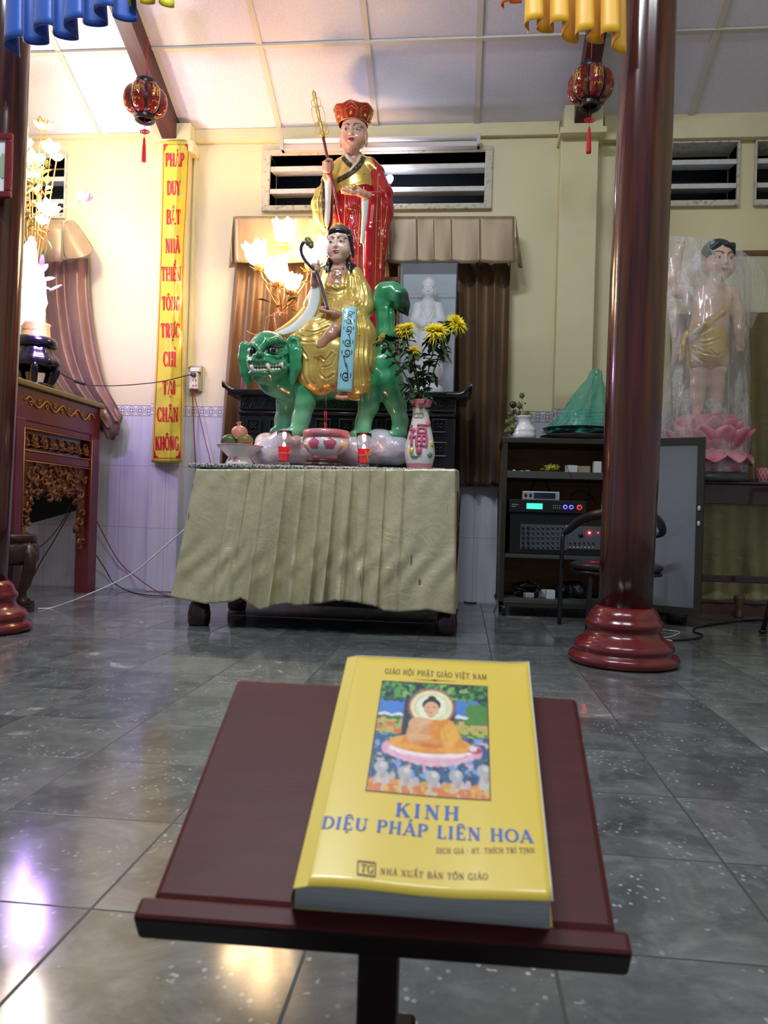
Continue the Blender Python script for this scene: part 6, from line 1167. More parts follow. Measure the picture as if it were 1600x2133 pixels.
# ------------------------------------------------------------------ glowing flower lamp on the altar cabinet
M_GLOW = mat('glowing flower glass', (1, .85, .6), .4, emit=(1.0, .70, .36), estr=28); M_BRASS = mat('gilded wire', (.62, .34, .10), .3, .8); M_GLEAF = mat('olive leaf', (.13, .12, .02), .35, coat=.3); M_CUP = mat('amber glass cup', (.75, .22, .06), .25, coat=.4, emit=(1, .3, .06), estr=.35)
YL = 4.31; fs_, FW = frame(YL, 590, 600); bs = FW(590, 814); fl_t = thing('flower_lamp', np.array([bs[0], YL, AZ]), 'table lamp of glowing tulip shaped glass flowers on gilt stems behind the green lion', 'lamp')
zb0 = AZ; b = MB(); c = np.array([FW(582, 700)[0], YL, 0]); zt = FW(582, 655)[2]; b.lathe([(0, zb0), (24*fs_, zb0), (24*fs_, zb0+.02), (8*fs_, zb0+.05), (6*fs_, zt-.14), (9*fs_, zt-.10), (14*fs_, zt-.03), (15*fs_, zt), (11*fs_, zt+.01), (0, zt+.01)], 24, c, fn=lambda a, z: 1+.1*math.sin(8*a)); b.build('vase', mat('jewelled gilt', (.60, .30, .12), .2, .6, col2=(.7, .2, .35), nscale=60, nsharp=(.55, .6)), fl_t)
top = FW(584, 656)
def bulb(x, y, r, w, tilt, stem):
    cc = FW(x, y, w); ax = np.array((tilt[0], tilt[1], 1.0)); ax /= np.linalg.norm(ax); R_ = r*fs_
    b = MB(); b.lathe([(R_*.25, -R_*.9), (R_*.7, -R_*.55), (R_*.98, 0), (R_*.95, R_*.45), (R_*.98, R_*.75), (R_*1.08, R_*1.0)], 36, cc, fn=lambda a, z: 1+.06*math.sin(6*a)*(1 if True else 0), cap=False, axis=tuple(ax))
    V = b.v[0]; k = len(V)//36
    for j, tip in ((5, .55), (4, .25), (3, .08)):
        for i in range(36): V[j*36+i] += ax*R_*tip*(abs(math.cos(3*(2*PI*i/36)))**2.2-.35)
    b.build('glowing_flower', M_GLOW, fl_t, solid=.002)
    b = MB(); q = cc-ax*R_*1.05; b.lathe([(R_*.12, -R_*.3), (R_*.4, -R_*.1), (R_*.55, R_*.2), (R_*.45, R_*.3)], 14, q, axis=tuple(ax)); b.build('cup', M_CUP, fl_t)
    b = MB()
    for k in range(5): a = 2*PI*k/5; d_ = np.array((math.cos(a), math.sin(a), -.25)); b.tube([q-ax*R_*.2, q+d_*R_*.5-ax*R_*.15, q+d_*R_*.95+ax*R_*.15], (.003, .004, .001), 6)
    b.build('sepals', M_GLEAF, fl_t)
    b = MB(); sp = spline([top, top+np.array([0, 0, .03])]+[FW(*s_) for s_ in stem]+[q-ax*R_*.3], 30); b.tube(sp, .0042, 7); b.build('stem', M_BRASS, fl_t); return sp
s1 = bulb(593, 487, 22, 0, (0, -.2), [(592, 620, 0), (593, 560, -10)]); s2 = bulb(535, 533, 22, 10, (-.25, -.2), [(570, 625, 6), (552, 590, 10)]); s3 = bulb(576, 566, 23, 30, (-.1, -.35), [(586, 640, 14), (582, 610, 26)]); s4 = bulb(608, 590, 16, 24, (.3, -.3), [(594, 640, 10), (600, 622, 20)]); s5 = bulb(652, 535, 22, -6, (.35, -.1), [(606, 630, 0), (636, 590, -4)]); s6 = bulb(672, 507, 12, -20, (.2, 0), [(616, 620, -10), (650, 560, -18)])
for (x, y, w), d_, L_ in (((540, 575, 10), (.8, -.2, -.6), .075), ((562, 608, 12), (.7, -.2, -.5), .075), ((562, 630, 12), (-1, -.2, .4), .08), ((548, 648, 10), (-.2, -.2, -1), .06), ((615, 605, 18), (.2, -.2, -1), .06), ((628, 590, 8), (1, -.2, .3), .06), ((600, 628, 20), (.8, -.3, .4), .07), ((575, 640, 20), (.7, -.3, .2), .05), ((605, 645, 16), (1, -.3, -.2), .05)):
    b = MB(); leaf(b, FW(x, y, w), d_, L_, L_*.2, lobed=False, droop=.2); b.build('leaf', M_GLEAF, fl_t, solid=.001)
b = MB(); b.tube(spline([top, FW(556, 660, 8), FW(553, 680, 10), FW(548, 695, 10), FW(535, 698, 10), FW(520, 693, 10), FW(514, 689, 10)], 40), .0022, 6); b.build('gilt_tendril', M_BRASS, fl_t)
b = MB(); b.tube(spline([top, FW(604, 640, 10), FW(615, 636, 10), FW(620, 648, 10), FW(612, 655, 10)], 30), .0022, 6); b.build('gilt_tendril', M_BRASS, fl_t)
# ------------------------------------------------------------------ left side: red carved altar and what stands on it
M_RWOOD = mat('dark red painted wood', (.150, .014, .012), .32, col2=(.10, .010, .010), nscale=6, coat=.2, spec=.5); M_GCARV = mat('gilded red brown carving', (.30, .13, .035), .4, .25, col2=(.12, .03, .012), nscale=40); M_GLNE = mat('dull gold line', (.50, .27, .06), .4, .4); M_OLIVE = mat('olive gilt edge', (.20, .17, .045), .35, .2)
XA = -2.235
def PA(x, y, off=0.0): return PX(x, y, XA+off)
far = PA(205, 1000)[1]; near = PA(30, 1000)[1]; AT = 1.150; Yn, Yf_ = near, min(far, WY-.03); XB = XA-.62
ral = thing('carved_altar', (XA-.3, (Yn+Yf_)/2, 0), 'dark red altar table with gilded openwork carving along the left wall beside the yellow banner', 'table')
b = MB(); b.box((XB-.03, Yn-.03, AT-.03), (XA+.025, Yf_+.015, AT)); b.build('table_top', M_OLIVE, ral, bevel=.006)
b = MB(); b.box((XA-.022, Yn, AT-.20), (XA, Yf_, AT-.03)); b.box((XB, Yn+.005, AT-.2), (XA-.022, Yn+.025, AT-.03)); b.box((XB, Yf_-.025, AT-.2), (XA-.022, Yf_-.005, AT-.03)); b.build('fascia', M_RWOOD, ral, bevel=.004)
PW = Yf_-PA(187, 1000)[1]
for y0, y1 in ((Yn, Yn+.085), (Yf_-max(PW, .09), Yf_)):
    for x0, x1 in ((XA-.08, XA+.002), (XB, XB+.08)): b = MB(); b.box((x0, y0, 0), (x1, y1, AT-.19)); b.build('leg', M_RWOOD, ral, bevel=.004)
yi0, yi1 = Yn+.085, Yf_-max(PW, .09)
zr = [AT-.20, AT-.235, AT-.355, AT-.40]
for z1, z0 in ((zr[1]+.035, zr[1]), (zr[2], zr[3])): b = MB(); b.box((XA-.05, yi0, z0), (XA-.004, yi1, z1)); b.build('rail', M_RWOOD, ral, bevel=.004)
b = MB(); b.box((XA-.045, yi0, zr[2]), (XA-.035, yi1, zr[1])); b.build('frieze_ground', M_TWOOD, ral)
for z in (zr[1]-.004, zr[2]+.004, zr[3]-.006): b = MB(); b.tube([(XA-.001, yi0+.005, z), (XA-.001, yi1-.005, z)], .003, 6); b.build('gilt_line', M_GLNE, ral)
for y in (yi0-.012, yi1+.012): b = MB(); b.tube([(XA+.003, y, .38), (XA+.003, y, zr[1])], .0028, 6); b.build('gilt_line', M_GLNE, ral)
# running scroll on the fascia
b = MB(); b.tube([(XA+.003, lerp(yi0-.02, yi1+.03, t), AT-.10+.022*math.sin(t*PI*9)) for t in np.linspace(0, 1, 120)], .0055, 6); b.build('scroll', M_GLNE, ral)
for k in range(9):
    yk = lerp(yi0, yi1, (k+.5)/9); zk = AT-.10+.022*math.sin((k+.5)/9*PI*9)*-.4; b = MB(); b.tube([(XA+.003, yk+.016*math.cos(a)*(1-a/9), zk+.014*math.sin(a)*(1-a/9)) for a in np.linspace(0, 6.5, 24)], .004, 6); b.build('scroll_curl', M_GLNE, ral)
# openwork: leaf sprays in the frieze, cloud scrolls round the arch
M_SHADEB = mat('dark shade board under altar', (.012, .014, .012), .8); rg = random.Random(11); b = MB()
for k in range(8):
    yk = lerp(yi0+.03, yi1-.03, k/7); zk = (zr[1]+zr[2])/2
    for j in range(6): a = PI*(.05+.18*j)+rg.uniform(-.1, .1)+(PI if k % 2 else 0)*0; L_ = rg.uniform(.035, .055); b.tube([(XA-.025, yk, zk-.035), (XA-.012, yk+L_*.5*math.cos(a), zk-.03+L_*.6*math.sin(a)), (XA-.02, yk+L_*math.cos(a), zk-.03+L_*1.25*math.sin(a))], (.004, .0085, .002), 6)
    b.tube([(XA-.02, yk+.02*math.cos(a), zk+.012+.02*math.sin(a)) for a in np.linspace(0, 5, 16)], .005, 6)
o = b.build('leaf_frieze', M_GCARV, ral)
arch = lambda t: .36*abs(2*t-1)**2.2                     # lower outline of the carved apron
G = []; hm = lambda t: .13+.34*max(0, abs(2*t-1)-.66)/.34+.012*math.sin(t*40)
for t in np.linspace(0, 1, 80): G.append([(XA-.034, lerp(yi0, yi1, t), zr[3]-q*hm(t)) for q in np.linspace(0, 1, 6)])
b = MB(); b.sheet(G, smooth=False); b.build('apron_ground', M_GCARV, ral, solid=.014)
b = MB(); b.hexa([(XB+.1, Yf_-.04, .37), (XA-.09, Yf_-.04, .50), (XA-.09, Yf_-.03, .50), (XB+.1, Yf_-.03, .37), (XB+.1, Yf_-.04, .80), (XA-.09, Yf_-.04, .80), (XA-.09, Yf_-.03, .80), (XB+.1, Yf_-.03, .80)]); b.build('shade_board', M_SHADEB, ral)  # dark board put in for shadow and something unclear behind the arch
b = MB()
for k in range(170):
    t = rg.random(); yk = lerp(yi0+.02, yi1-.02, t); hmax = .17+.42*max(0, abs(2*t-1)-.62)/.38*1.0; zk = zr[3]-.015-rg.random()*hmax; a0 = rg.uniform(0, 6.28); R_ = rg.uniform(.014, .028); sg = rg.choice((-1, 1)); xo = XA-.03+rg.uniform(-.012, .016)
    b.tube([(xo+.006*math.sin(a), yk+sg*R_*(1-.11*a)*math.cos(a0+a), zk+R_*(1-.11*a)*math.sin(a0+a)) for a in np.linspace(0, 5.2, 14)], np.linspace(.010, .005, 14), 6)
o = b.build('carved_apron', M_GCARV, ral)
b = MB(); b.box((XB+.02, Yf_-.06, zr[3]-.30), (XB+.04, Yn+.1, zr[3])); b.build('back_panel', M_TWOOD, ral)
# carved stool standing behind the column
M_STOOL = mat('dark carved stool wood', (.050, .022, .016), .35, col2=(.028, .012, .010), nscale=18, bump=(40, .6, .008)); sx, sy = PZ(60, 1262, 0)[0], 3.55; stl = thing('carved_stool', (sx, sy, 0), 'low dark carved stool with curved legs half hidden behind the left column', 'stool')
b = MB(); ztp = PY(40, 1113, sy)[2]; b.lathe([(0, ztp-.04), (.115, ztp-.04), (.125, ztp-.03), (.125, ztp-.005), (.12, ztp), (0, ztp)], 32, (sx, sy, 0)); b.build('seat', M_STOOL, stl)
b = MB(); b.lathe([(.11, ztp-.14), (.125, ztp-.12), (.122, ztp-.06), (.11, ztp-.04)], 32, (sx, sy, 0), cap=False, fn=lambda a, z: 1+.03*math.sin(12*a)); b.build('apron', M_STOOL, stl, solid=.02)
for k in range(4):
    a = PI/4*0+k*PI/2-.25; d = np.array([math.cos(a), math.sin(a), 0]); b = MB(); b.tube([np.array([sx, sy, 0])+d*r+np.array([0, 0, z]) for r, z in ((.10, ztp-.05), (.128, ztp-.10), (.128, ztp-.16), (.108, ztp-.24), (.088, .10), (.092, .05), (.112, .03))], (.03, .034, .032, .026, .021, .021, .026), 12); b.box(np.array([sx, sy, 0])+d*.11+np.array([-.03, -.03, 0]), np.array([sx, sy, 0])+d*.11+np.array([.03, .03, .035])); b.build('leg', M_STOOL, stl)
# black stand on the altar
cs = PX(72, 805, XA-.13); cs[2] = AT+.0005; ss = np.linalg.norm(PY(73, 750, cs[1])-PY(72, 750, cs[1])); zt_ = PY(72, 706, cs[1])[2]; Hs = zt_-AT
bst = thing('black_stand', cs, 'black carved round stand on the red altar carrying the glowing white figure', 'stand'); b = MB(); b.lathe([(0, AT+Hs*.80), (34*ss, AT+Hs*.80), (40*ss, AT+Hs*.86), (41*ss, AT+Hs*.93), (38*ss, AT+Hs), (0, AT+Hs)], 36, cs*[1, 1, 0]); b.build('top', M_BLK, bst)
b = MB(); b.lathe([(33*ss, AT+Hs*.80), (30*ss, AT+Hs*.72), (42*ss, AT+Hs*.60), (45*ss, AT+Hs*.50), (38*ss, AT+Hs*.42)], 36, cs*[1, 1, 0], cap=False, fn=lambda a, z: 1+.04*math.sin(9*a)); b.build('carved_band', M_BLKF, bst, solid=.012)
for k in range(5):
    a = -PI/2+.5+2*PI*k/5; d = np.array([math.cos(a), math.sin(a), 0]); b = MB(); b.tube([cs*[1, 1, 0]+d*r*ss+np.array([0, 0, AT+z]) for r, z in ((38, Hs*.52), (42, Hs*.36), (34, Hs*.18), (30, Hs*.08), (35, .012))], np.array((8, 7.5, 6, 5, 5.5))*ss, 10); b.build('leg', M_BLK, bst)
b = MB(); b.lathe([(26*ss, AT+Hs*.05), (34*ss, AT+Hs*.05), (34*ss, AT+Hs*.12), (26*ss, AT+Hs*.12)], 30, cs*[1, 1, 0], cap=False); b.build('stretcher_ring', M_BLK, bst)
# glowing white figure on a gold base
gb = cs.copy(); gb[2] = zt_+.0005; gfig = thing('glowing_figure', gb, 'glaring white lit figure on a gold ring base standing on the black carved stand', 'figurine'); zg = PY(72, 675, cs[1])[2]
b = MB(); b.lathe([(0, gb[2]), (28*ss, gb[2]), (27*ss, gb[2]+.012), (25*ss, zg-.012), (27*ss, zg), (0, zg)], 32, cs*[1, 1, 0]); b.build('gold_base', M_GOLD, gfig)
mb = MB(); rg = random.Random(2)
for k in range(12): a = -PI/2+(k-5.5)*.13; zz = (gb[2]+zg)/2-.004; stroke_mesh(mb, [([(a, zz+rg.uniform(-.004, .004)), (a+.05, zz+rg.uniform(-.006, .006)), (a+.10, zz+rg.uniform(-.004, .004))], [.004, .005, .003])], lambda u, v, l: cs*[1, 1, 0]+np.array([26.4*ss*math.cos(u), 26.4*ss*math.sin(u), v]))
mb.build('script_ornament', M_BROWN, gfig)
M_GLOWW = mat('lit frosted glass', (.9, .88, .95), .3, emit=(.93, .82, 1.0), estr=5.5)
gs, GW = frame(cs[1], 70, 590); lo = np.minimum(GW(28, 690, 40), GW(28, 470, -40)); hi = np.maximum(GW(120, 470, -40), GW(120, 690, 40)); sc = Sculpt(lo, hi, .004)
def c5(pts, k=.014): sc.chain([GW(*p_[:3]) for p_ in pts], [p_[3]*gs for p_ in pts], k)
c5([(66, 522, 2, 10), (66, 540, 0, 9), (66, 565, 0, 17), (68, 610, 0, 22), (68, 650, 0, 22), (67, 676, 0, 24)]); c5([(50, 560, 4, 8), (48, 590, 14, 7), (64, 598, 24, 6)]); c5([(82, 560, 4, 8), (86, 590, 12, 7), (72, 594, 24, 6)]); c5([(86, 590, 8, 8), (90, 630, 4, 7), (84, 662, 2, 5)]); sc.ell(GW(66, 508, 0), 9*gs, .01); sc.ell(GW(66, 498, -2), 6*gs, .008); c5([(58, 515, -4, 8), (54, 545, -6, 8), (52, 580, -8, 8)])
V, Q = sc.mesh(1); V = carve(V, Q, [([(60, 580), (64, 620), (58, 670)], 1.5, .003), ([(74, 580), (72, 620), (78, 670)], 1.5, .003)], .02); V[:, 2] = np.maximum(V[:, 2], zg-.002); put_mesh('figure', V, Q, M_GLOWW, gfig)
M_VIOLP = mat('violet crystal petal', (.62, .42, .85), .08, alpha=.75, coat=.8, emit=(.6, .35, 1.0), estr=.35)
for (x, y, w), d_, L_, wd in (((84, 570, 20), (.7, -.3, .5), .07, .022), ((92, 585, 22), (1, -.2, .1), .07, .022), ((95, 600, 22), (.9, -.3, -.35), .06, .02), ((104, 605, 20), (1, -.1, .3), .075, .012), ((86, 560, 18), (.2, -.2, 1), .07, .014)):
    b = MB(); leaf(b, GW(x, y, w), d_, L_, wd, lobed=False, droop=-.1); b.build('crystal_petal', M_VIOLP, gfig, solid=.003)
lamp('POINT', 'figure_led_light', GW(104, 610, 80), 19, (.58, .34, 1.0), .05)
lamp('POINT', 'figure_led_light', GW(84, 690, 40), 1.6, (.35, .25, 1.0), .03)
# tall bouquet of lamp flowers behind the figure
bq0 = PX(58, 800, XA-.25); bq0[2] = AT+.0005; qs, QW = frame(bq0[1], 80, 400); bq = thing('flower_lamp', bq0, 'tall bouquet of glaring lamp flowers and gilt leaves on the red altar', 'lamp')
b = MB(); b.lathe([(0, AT), (.05, AT), (.055, AT+.02), (.03, AT+.06), (.04, AT+.2), (.05, AT+.3), (.035, AT+.33), (0, AT+.33)], 24, bq0*[1, 1, 0]); b.build('vase', M_GOLD, bq)
tp = bq0+np.array([0, 0, .33]); M_GLOW2 = mat('glaring flower glass', (1, .92, .8), .4, emit=(1.0, .80, .56), estr=42)
def lampflower(x, y, r, w, m, stem=True):
    cc = QW(x, y, w); R_ = r*qs; b = MB()
    for k in range(9):
        a = 2*PI*k/9; e = .35+.5*(k % 2); d_ = np.array((math.cos(a)*math.cos(e), math.sin(a)*math.cos(e)*.8, math.sin(e))); leaf(b, cc-np.array((0, 0, R_*.4)), d_, R_*1.3, R_*.42, up=(0, .3, 1), lobed=False, droop=-.25)
    b.build('lamp_flower', m, bq, solid=.002)
    if stem: b = MB(); b.tube(spline([tp, lerp(tp, cc, .5)+np.array([.0, 0, .03]), cc-np.array((0, 0, R_*.3))], 20), .004, 6); b.build('stem', M_BRASS, bq)
M_PINKF = mat('pale pink petal', (.80, .52, .50), .4, alpha=.9); M_YROSE = mat('pale yellow rose petal', (.80, .62, .22), .5); M_PALEF = mat('pale mauve petal', (.60, .58, .62), .4)
for x, y, r, w in ((100, 440, 21, 30), (70, 336, 20, 10), (62, 368, 15, 30), (52, 300, 14, 0), (88, 462, 12, 34)): lampflower(x, y, r, w, M_GLOW2)
lampflower(106, 312, 18, 25, M_PINKF); lampflower(118, 330, 12, 15, M_PINKF); lampflower(176, 414, 14, 20, M_PALEF, False); lampflower(86, 262, 14, 0, M_YROSE); lampflower(98, 264, 13, 10, M_YROSE)
b = MB(); b.tube(spline([tp, QW(100, 470, 20), QW(132, 434, 20), QW(168, 418, 20)], 24), .0035, 6); b.ball(QW(137, 433, 20), .008, 10, 6); b.build('stem', M_BRASS, bq)
rg = random.Random(5); M_GLF2 = mat('gilt leaf', (.34, .22, .06), .3, .5, col2=(.10, .13, .03), nscale=16)
for k in range(110):
    x, y = rg.uniform(45, 98), rg.uniform(345, 478); 
    if x > 78 and y > 465: continue
    b = MB(); leaf(b, QW(x, y, rg.uniform(-20, 45)), (rg.uniform(-.6, 1), -.2, rg.uniform(-.5, 1)), rg.uniform(.04, .075), rg.uniform(.011, .018), lobed=False, droop=.2); b.build('leaf', M_GLF2, bq)
for k in range(14): b = MB(); q = QW(rg.uniform(48, 112), rg.uniform(390, 485), rg.uniform(0, 45)); b.ball(q, .006, 8, 6); b.build('red_bead', M_RED, bq)
for pts in ([(58, 480, 30), (90, 482, 40), (98, 495, 40), (96, 520, 40), (92, 535, 40)], [(60, 470, 20), (82, 490, 30), (92, 500, 30)], [(50, 490, 30), (56, 520, 34), (52, 560, 34)]): b = MB(); b.tube(spline([QW(*p_) for p_ in pts], 24), .002, 5); b.build('tendril', M_BRASS, bq)
for p_, d_ in (((98, 500, 44), (.5, -.2, -.8)), ((92, 520, 44), (0, -.2, -1)), ((76, 505, 40), (-.1, -.2, -1))): b = MB(); leaf(b, QW(*p_), d_, .06, .011, lobed=False, droop=.1); b.build('leaf', M_LEAF, bq)
lamp('POINT', 'bouquet_light', QW(104, 385, 70), 17, (1.0, .90, .78), .06)
lamp('POINT', 'bouquet_light', QW(112, 300, 30), 9, (1.0, .93, .85), .06)
# curtain and valance over the left altar
M_CURTL = m_curt('mauve brown satin curtain', (.25, .145, .105), (.17, .095, .07))
YC = 4.61; G = []
Ledge = spline([(62, 545), (70, 640), (88, 740), (120, 800), (172, 862), (208, 905)], 50); Redge = spline([(184, 538), (186, 620), (200, 720), (220, 800), (244, 846), (256, 870)], 50)
for i in range(50):
    row = []
    for u in np.linspace(0, 1, 90): q = lerp(Ledge[i], Redge[i], u); f = i/49; row.append(PY(q[0], q[1], YC-.040*(.55+.45*f)*math.sin(u*2*PI*2.7+.8+.8*f)-.02*f))
    G.append(row)
b = MB(); b.sheet(G); tag(b.build('curtain', M_CURTL, None, PY(230, 880, YC), solid=.002), 'mauve brown satin curtain trailing down to the far corner of the red carved altar', 'curtain')
b = MB(); G = [[PY(*q, YC-.03) for q in r] for r in (((206, 852), (228, 846), (248, 856)), ((212, 880), (236, 868), (254, 872)), ((216, 900), (232, 895), (250, 885)), ((222, 914), (236, 916), (246, 906)), ((222, 955), (223, 956), (224, 950)))]
Gs = [spline(r, 10) for r in np.array(G)[:4]]; b.sheet([[p+np.array([0, -.012*math.sin(k*1.1), 0]) for k, p in enumerate(r)] for r in Gs]); tag(b.build('curtain_tail', M_CURTL, None, PY(235, 916, YC), solid=.002), 'small folded end of brown curtain dangling past the altar corner over the lilac tiles', 'curtain')
val2 = thing('curtain_valance', PY(100, 545, 4.5), 'tan satin valance behind the lamp bouquet, its pointed end flaring to the right', 'valance')
b = MB(); b.sheet([[PY(lerp(xa, xb, u), lerp(ya, yb, u), 4.50-.018*abs(math.sin(u*2*PI))) for u in np.linspace(0, 1, 20)] for xa, ya, xb, yb in ((30, 452, 131, 461), (30, 480, 131, 488), (28, 515, 130, 516), (26, 549, 130, 544))]); b.build('front_panel', M_VAL, val2, solid=.002)
b = MB(); b.sheet([[PY(x, y, Y) for x, y, Y in r] for r in (((131, 461, 4.50), (142, 458, 4.54), (154, 456, 4.6)), ((131, 490, 4.50), (150, 488, 4.47), (168, 475, 4.6)), ((130, 520, 4.50), (160, 515, 4.44), (186, 500, 4.58)), ((130, 545, 4.50), (180, 539, 4.43), (201, 525, 4.57)))]); b.build('side_tail', M_VAL, val2, solid=.002, subsurf=1)
# socket box, adapter cable, wires
M_CREAMP = mat('cream plastic', (.66, .60, .44), .35); M_GREYP = mat('grey socket plate', (.35, .34, .30), .5); M_CABLE = mat('black cable', (.01, .01, .012), .4); M_RWIRE = mat('dark red wire', (.22, .015, .02), .4); M_WWIRE = mat('white cable', (.70, .70, .68), .4)
sk = thing('wall_socket', PY(409, 788, 4.68), 'grey wall socket box with cream outlets beside the banner, a black plug in it', 'socket'); p, q = PY(398, 762, 4.69), PY(421, 816, 4.69)
b = MB(); b.box((p[0], 4.672, q[2]), (q[0], WY-.0005, p[2])); b.build('back_plate', M_GREYP, sk, bevel=.004)
p, q = PY(396, 776, 4.66), PY(413, 811, 4.66); b = MB(); b.box((p[0], 4.645, q[2]), (q[0], 4.673, p[2])); b.build('outlet_block', M_CREAMP, sk, bevel=.004); p, q = PY(397, 766, 4.65), PY(417, 775, 4.65); b = MB(); b.box((p[0], 4.64, q[2]), (q[0], 4.673, p[2])); b.build('cover', M_CREAMP, sk, bevel=.004)
p, q = PY(398, 777, 4.64), PY(408, 784, 4.64); b = MB(); b.box((p[0], 4.625, q[2]), (q[0], 4.646, p[2])); b.build('plug', M_BLACK, sk, bevel=.003)
for x, y in ((402, 792), (408, 792), (402, 803), (408, 803)): b = MB(); c = PY(x, y, 4.643); b.box(c-[.002, .003, .004], c+[.002, .002, .004]); b.build('slot', M_BLACK, sk)
b = MB(); p, q = PY(405, 300, 4.68), PY(411, 764, 4.68); b.box((p[0], 4.684, q[2]), (p[0]+.018, WY-.0005, p[2])); tag(b.build('cable_duct', M_PAINT, None, (p[0], WY, q[2])), 'thin cream cable duct running down the wall to the socket', 'duct')
def wire(name, m, pts, r, label, n=60, cat='cable'):
    P_ = spline(pts, n); b = MB(); b.tube(P_, r, 7); return tag(b.build(name, m, None, P_[np.argmin(P_[:, 2])]), label, cat)
wire('power_cable', M_CABLE, [PX(118, 774, XA-.1), PY(150, 790, 4.3), PY(176, 801, 4.42), PY(240, 803.5, 4.46), PY(320, 797, 4.52), PY(360, 789.5, 4.53), PY(382, 784, 4.56), PY(400, 780, 4.632)], .0032, 'thin black cable strung from the black stand across the banner to the socket')
ad = PY(166, 797, 4.38); b = MB(); d_ = np.array([.9, .25, -.22]); b.beam(ad-d_*.035, ad+d_*.035, .022, .018); tag(b.build('cable_adapter', M_BLACK, None, ad, bevel=.005), 'small black in-line adapter on the cable beside the mauve curtain', 'adapter')
wire('socket_wire', M_RWIRE, [PY(400, 808, 4.64), PY(402, 850, 4.66), PY(404, 900, 4.665), PY(407, 960, 4.665), PY(408, 1010, 4.66)], .0028, 'dark red wire hanging straight down from the wall socket', cat='wire')
wire('socket_wire', M_RWIRE, [PY(402, 810, 4.64), PY(414, 860, 4.66), PY(428, 920, 4.665), PY(438, 960, 4.665), PY(446, 1010, 4.66)], .0022, 'thin red wire slanting away from the wall socket to the right', cat='wire')
wire('white_cable', M_WWIRE, [PZ(80, 1268, .006), PZ(112, 1265, .006), PY(180, 1240, 3.60), PY(270, 1198, 3.56), PY(330, 1150, 3.52), PY(385, 1102, 3.48), PY(402, 1085, 3.5)], .0036, 'white cable rising from the floor by the stool to the altar cloth')
wire('dark_wire', M_RWIRE, [PY(180, 1040, 4.50), PY(195, 1070, 4.6), PY(215, 1112, 4.64), PY(245, 1165, 4.66), PY(275, 1195, 4.665), PZ(345, 1240, .005), PZ(420, 1244, .005)], .003, 'dark wire sagging along the lilac tiles from the red altar to the floor', cat='wire')
wire('dark_wire', M_CABLE, [PY(196, 1150, 4.60), PY(222, 1190, 4.66), PY(235, 1212, 4.66), PZ(265, 1230, .005), PZ(310, 1240, .005), PZ(390, 1242, .005)], .003, 'black wire dropping beside the red altar leg and lying along the floor edge', cat='wire')
wire('dark_wire', M_CABLE, [PY(150, 1060, 4.3), PY(110, 1130, 4.35), PY(85, 1170, 4.4), PY(70, 1200, 4.4)], .003, 'black wire hanging slanted inside the opening of the red altar', cat='wire')
wire('dark_wire', M_RWIRE, [PY(148, 1050, 4.4), PY(128, 1090, 4.4), PY(100, 1125, 4.4), PY(78, 1142, 4.4)], .003, 'reddish wire hanging inside the red altar opening above the black one', cat='wire')
# ------------------------------------------------------------------ right side: equipment rack
M_DALU = mat('dark bronze aluminium', (.050, .047, .036), .35, .4); M_PLY = mat('orange brown plywood', (.36, .19, .07), .6, col2=(.28, .14, .05), nscale=5, stretch=(1, 1, 5)); M_SHELF = mat('grey shelf edge', (.06, .065, .06), .5); M_RGLASS = mat('grey tinted pane', (.17, .185, .205), .18, spec=.6, coat=.2)
YR = 4.13; RX0, RX1 = PY(1046, 1000, YR)[0], PY(1046, 1000, YR)[0]+.64; RT = PY(1060, 911, YR)[2]; RB = PY(1060, 1262, YR)[2]; YRB = 4.52
rack = thing('equipment_rack', ((RX0+RX1)/2, 4.32, 0), 'open dark metal rack on casters holding audio equipment, its door swung out to the right', 'rack'); pw = .026
for x in (RX0, RX1-pw):
    for y in (YR, YRB-pw): b = MB(); b.box((x, y, RB), (x+pw, y+pw, RT)); b.build('post', M_DALU, rack, bevel=.003)
b = MB(); b.box((RX0-.004, YR-.004, RT-.028), (RX1+.004, YRB, RT)); b.build('top_panel', M_DALU, rack, bevel=.003)
b = MB(); b.box((RX0+pw, YRB-.012, RB), (RX1-pw, YRB-.004, RT-.028)); b.build('back_board', M_PLY, rack)
for x in (RX0+.004, RX1-.010): b = MB(); b.box((x, YR+pw, RB), (x+.006, YRB-pw, RT-.028)); b.build('side_board', M_PLY, rack)
zsh = [PY(1100, 981, YR)[2], PY(1100, 1155, YR)[2], PY(1100, 1248, YR)[2]]
for z, th_ in zip(zsh, (.038, .02, .03)): b = MB(); b.box((RX0+pw, YR+.004, z-th_), (RX1-pw, YRB-.012, z)); b.build('shelf', M_SHELF, rack, bevel=.002)
b = MB(); b.box((RX0, YR, RB-.005), (RX1, YR+pw, RB+.025)); b.build('base_rail', M_DALU, rack, bevel=.003); b = MB(); b.box((RX0, YRB-pw, RB-.005), (RX1, YRB, RB+.025)); b.build('base_rail', M_DALU, rack, bevel=.003)
for x in (RX0+.03, RX1-.03):
    for y in (YR+.03, YRB-.03): b = MB(); b.lathe([(.008, -.011), (.032, -.011), (.034, -.006), (.034, .006), (.032, .011), (.008, .011)], 20, (x, y, .034), axis=(1, 0, 0)); o = b.build('caster', M_BLACK, rack); b = MB(); b.box((x-.016, y-.012, .05), (x+.016, y+.012, RB)); b.build('caster_fork', M_ALU, rack)
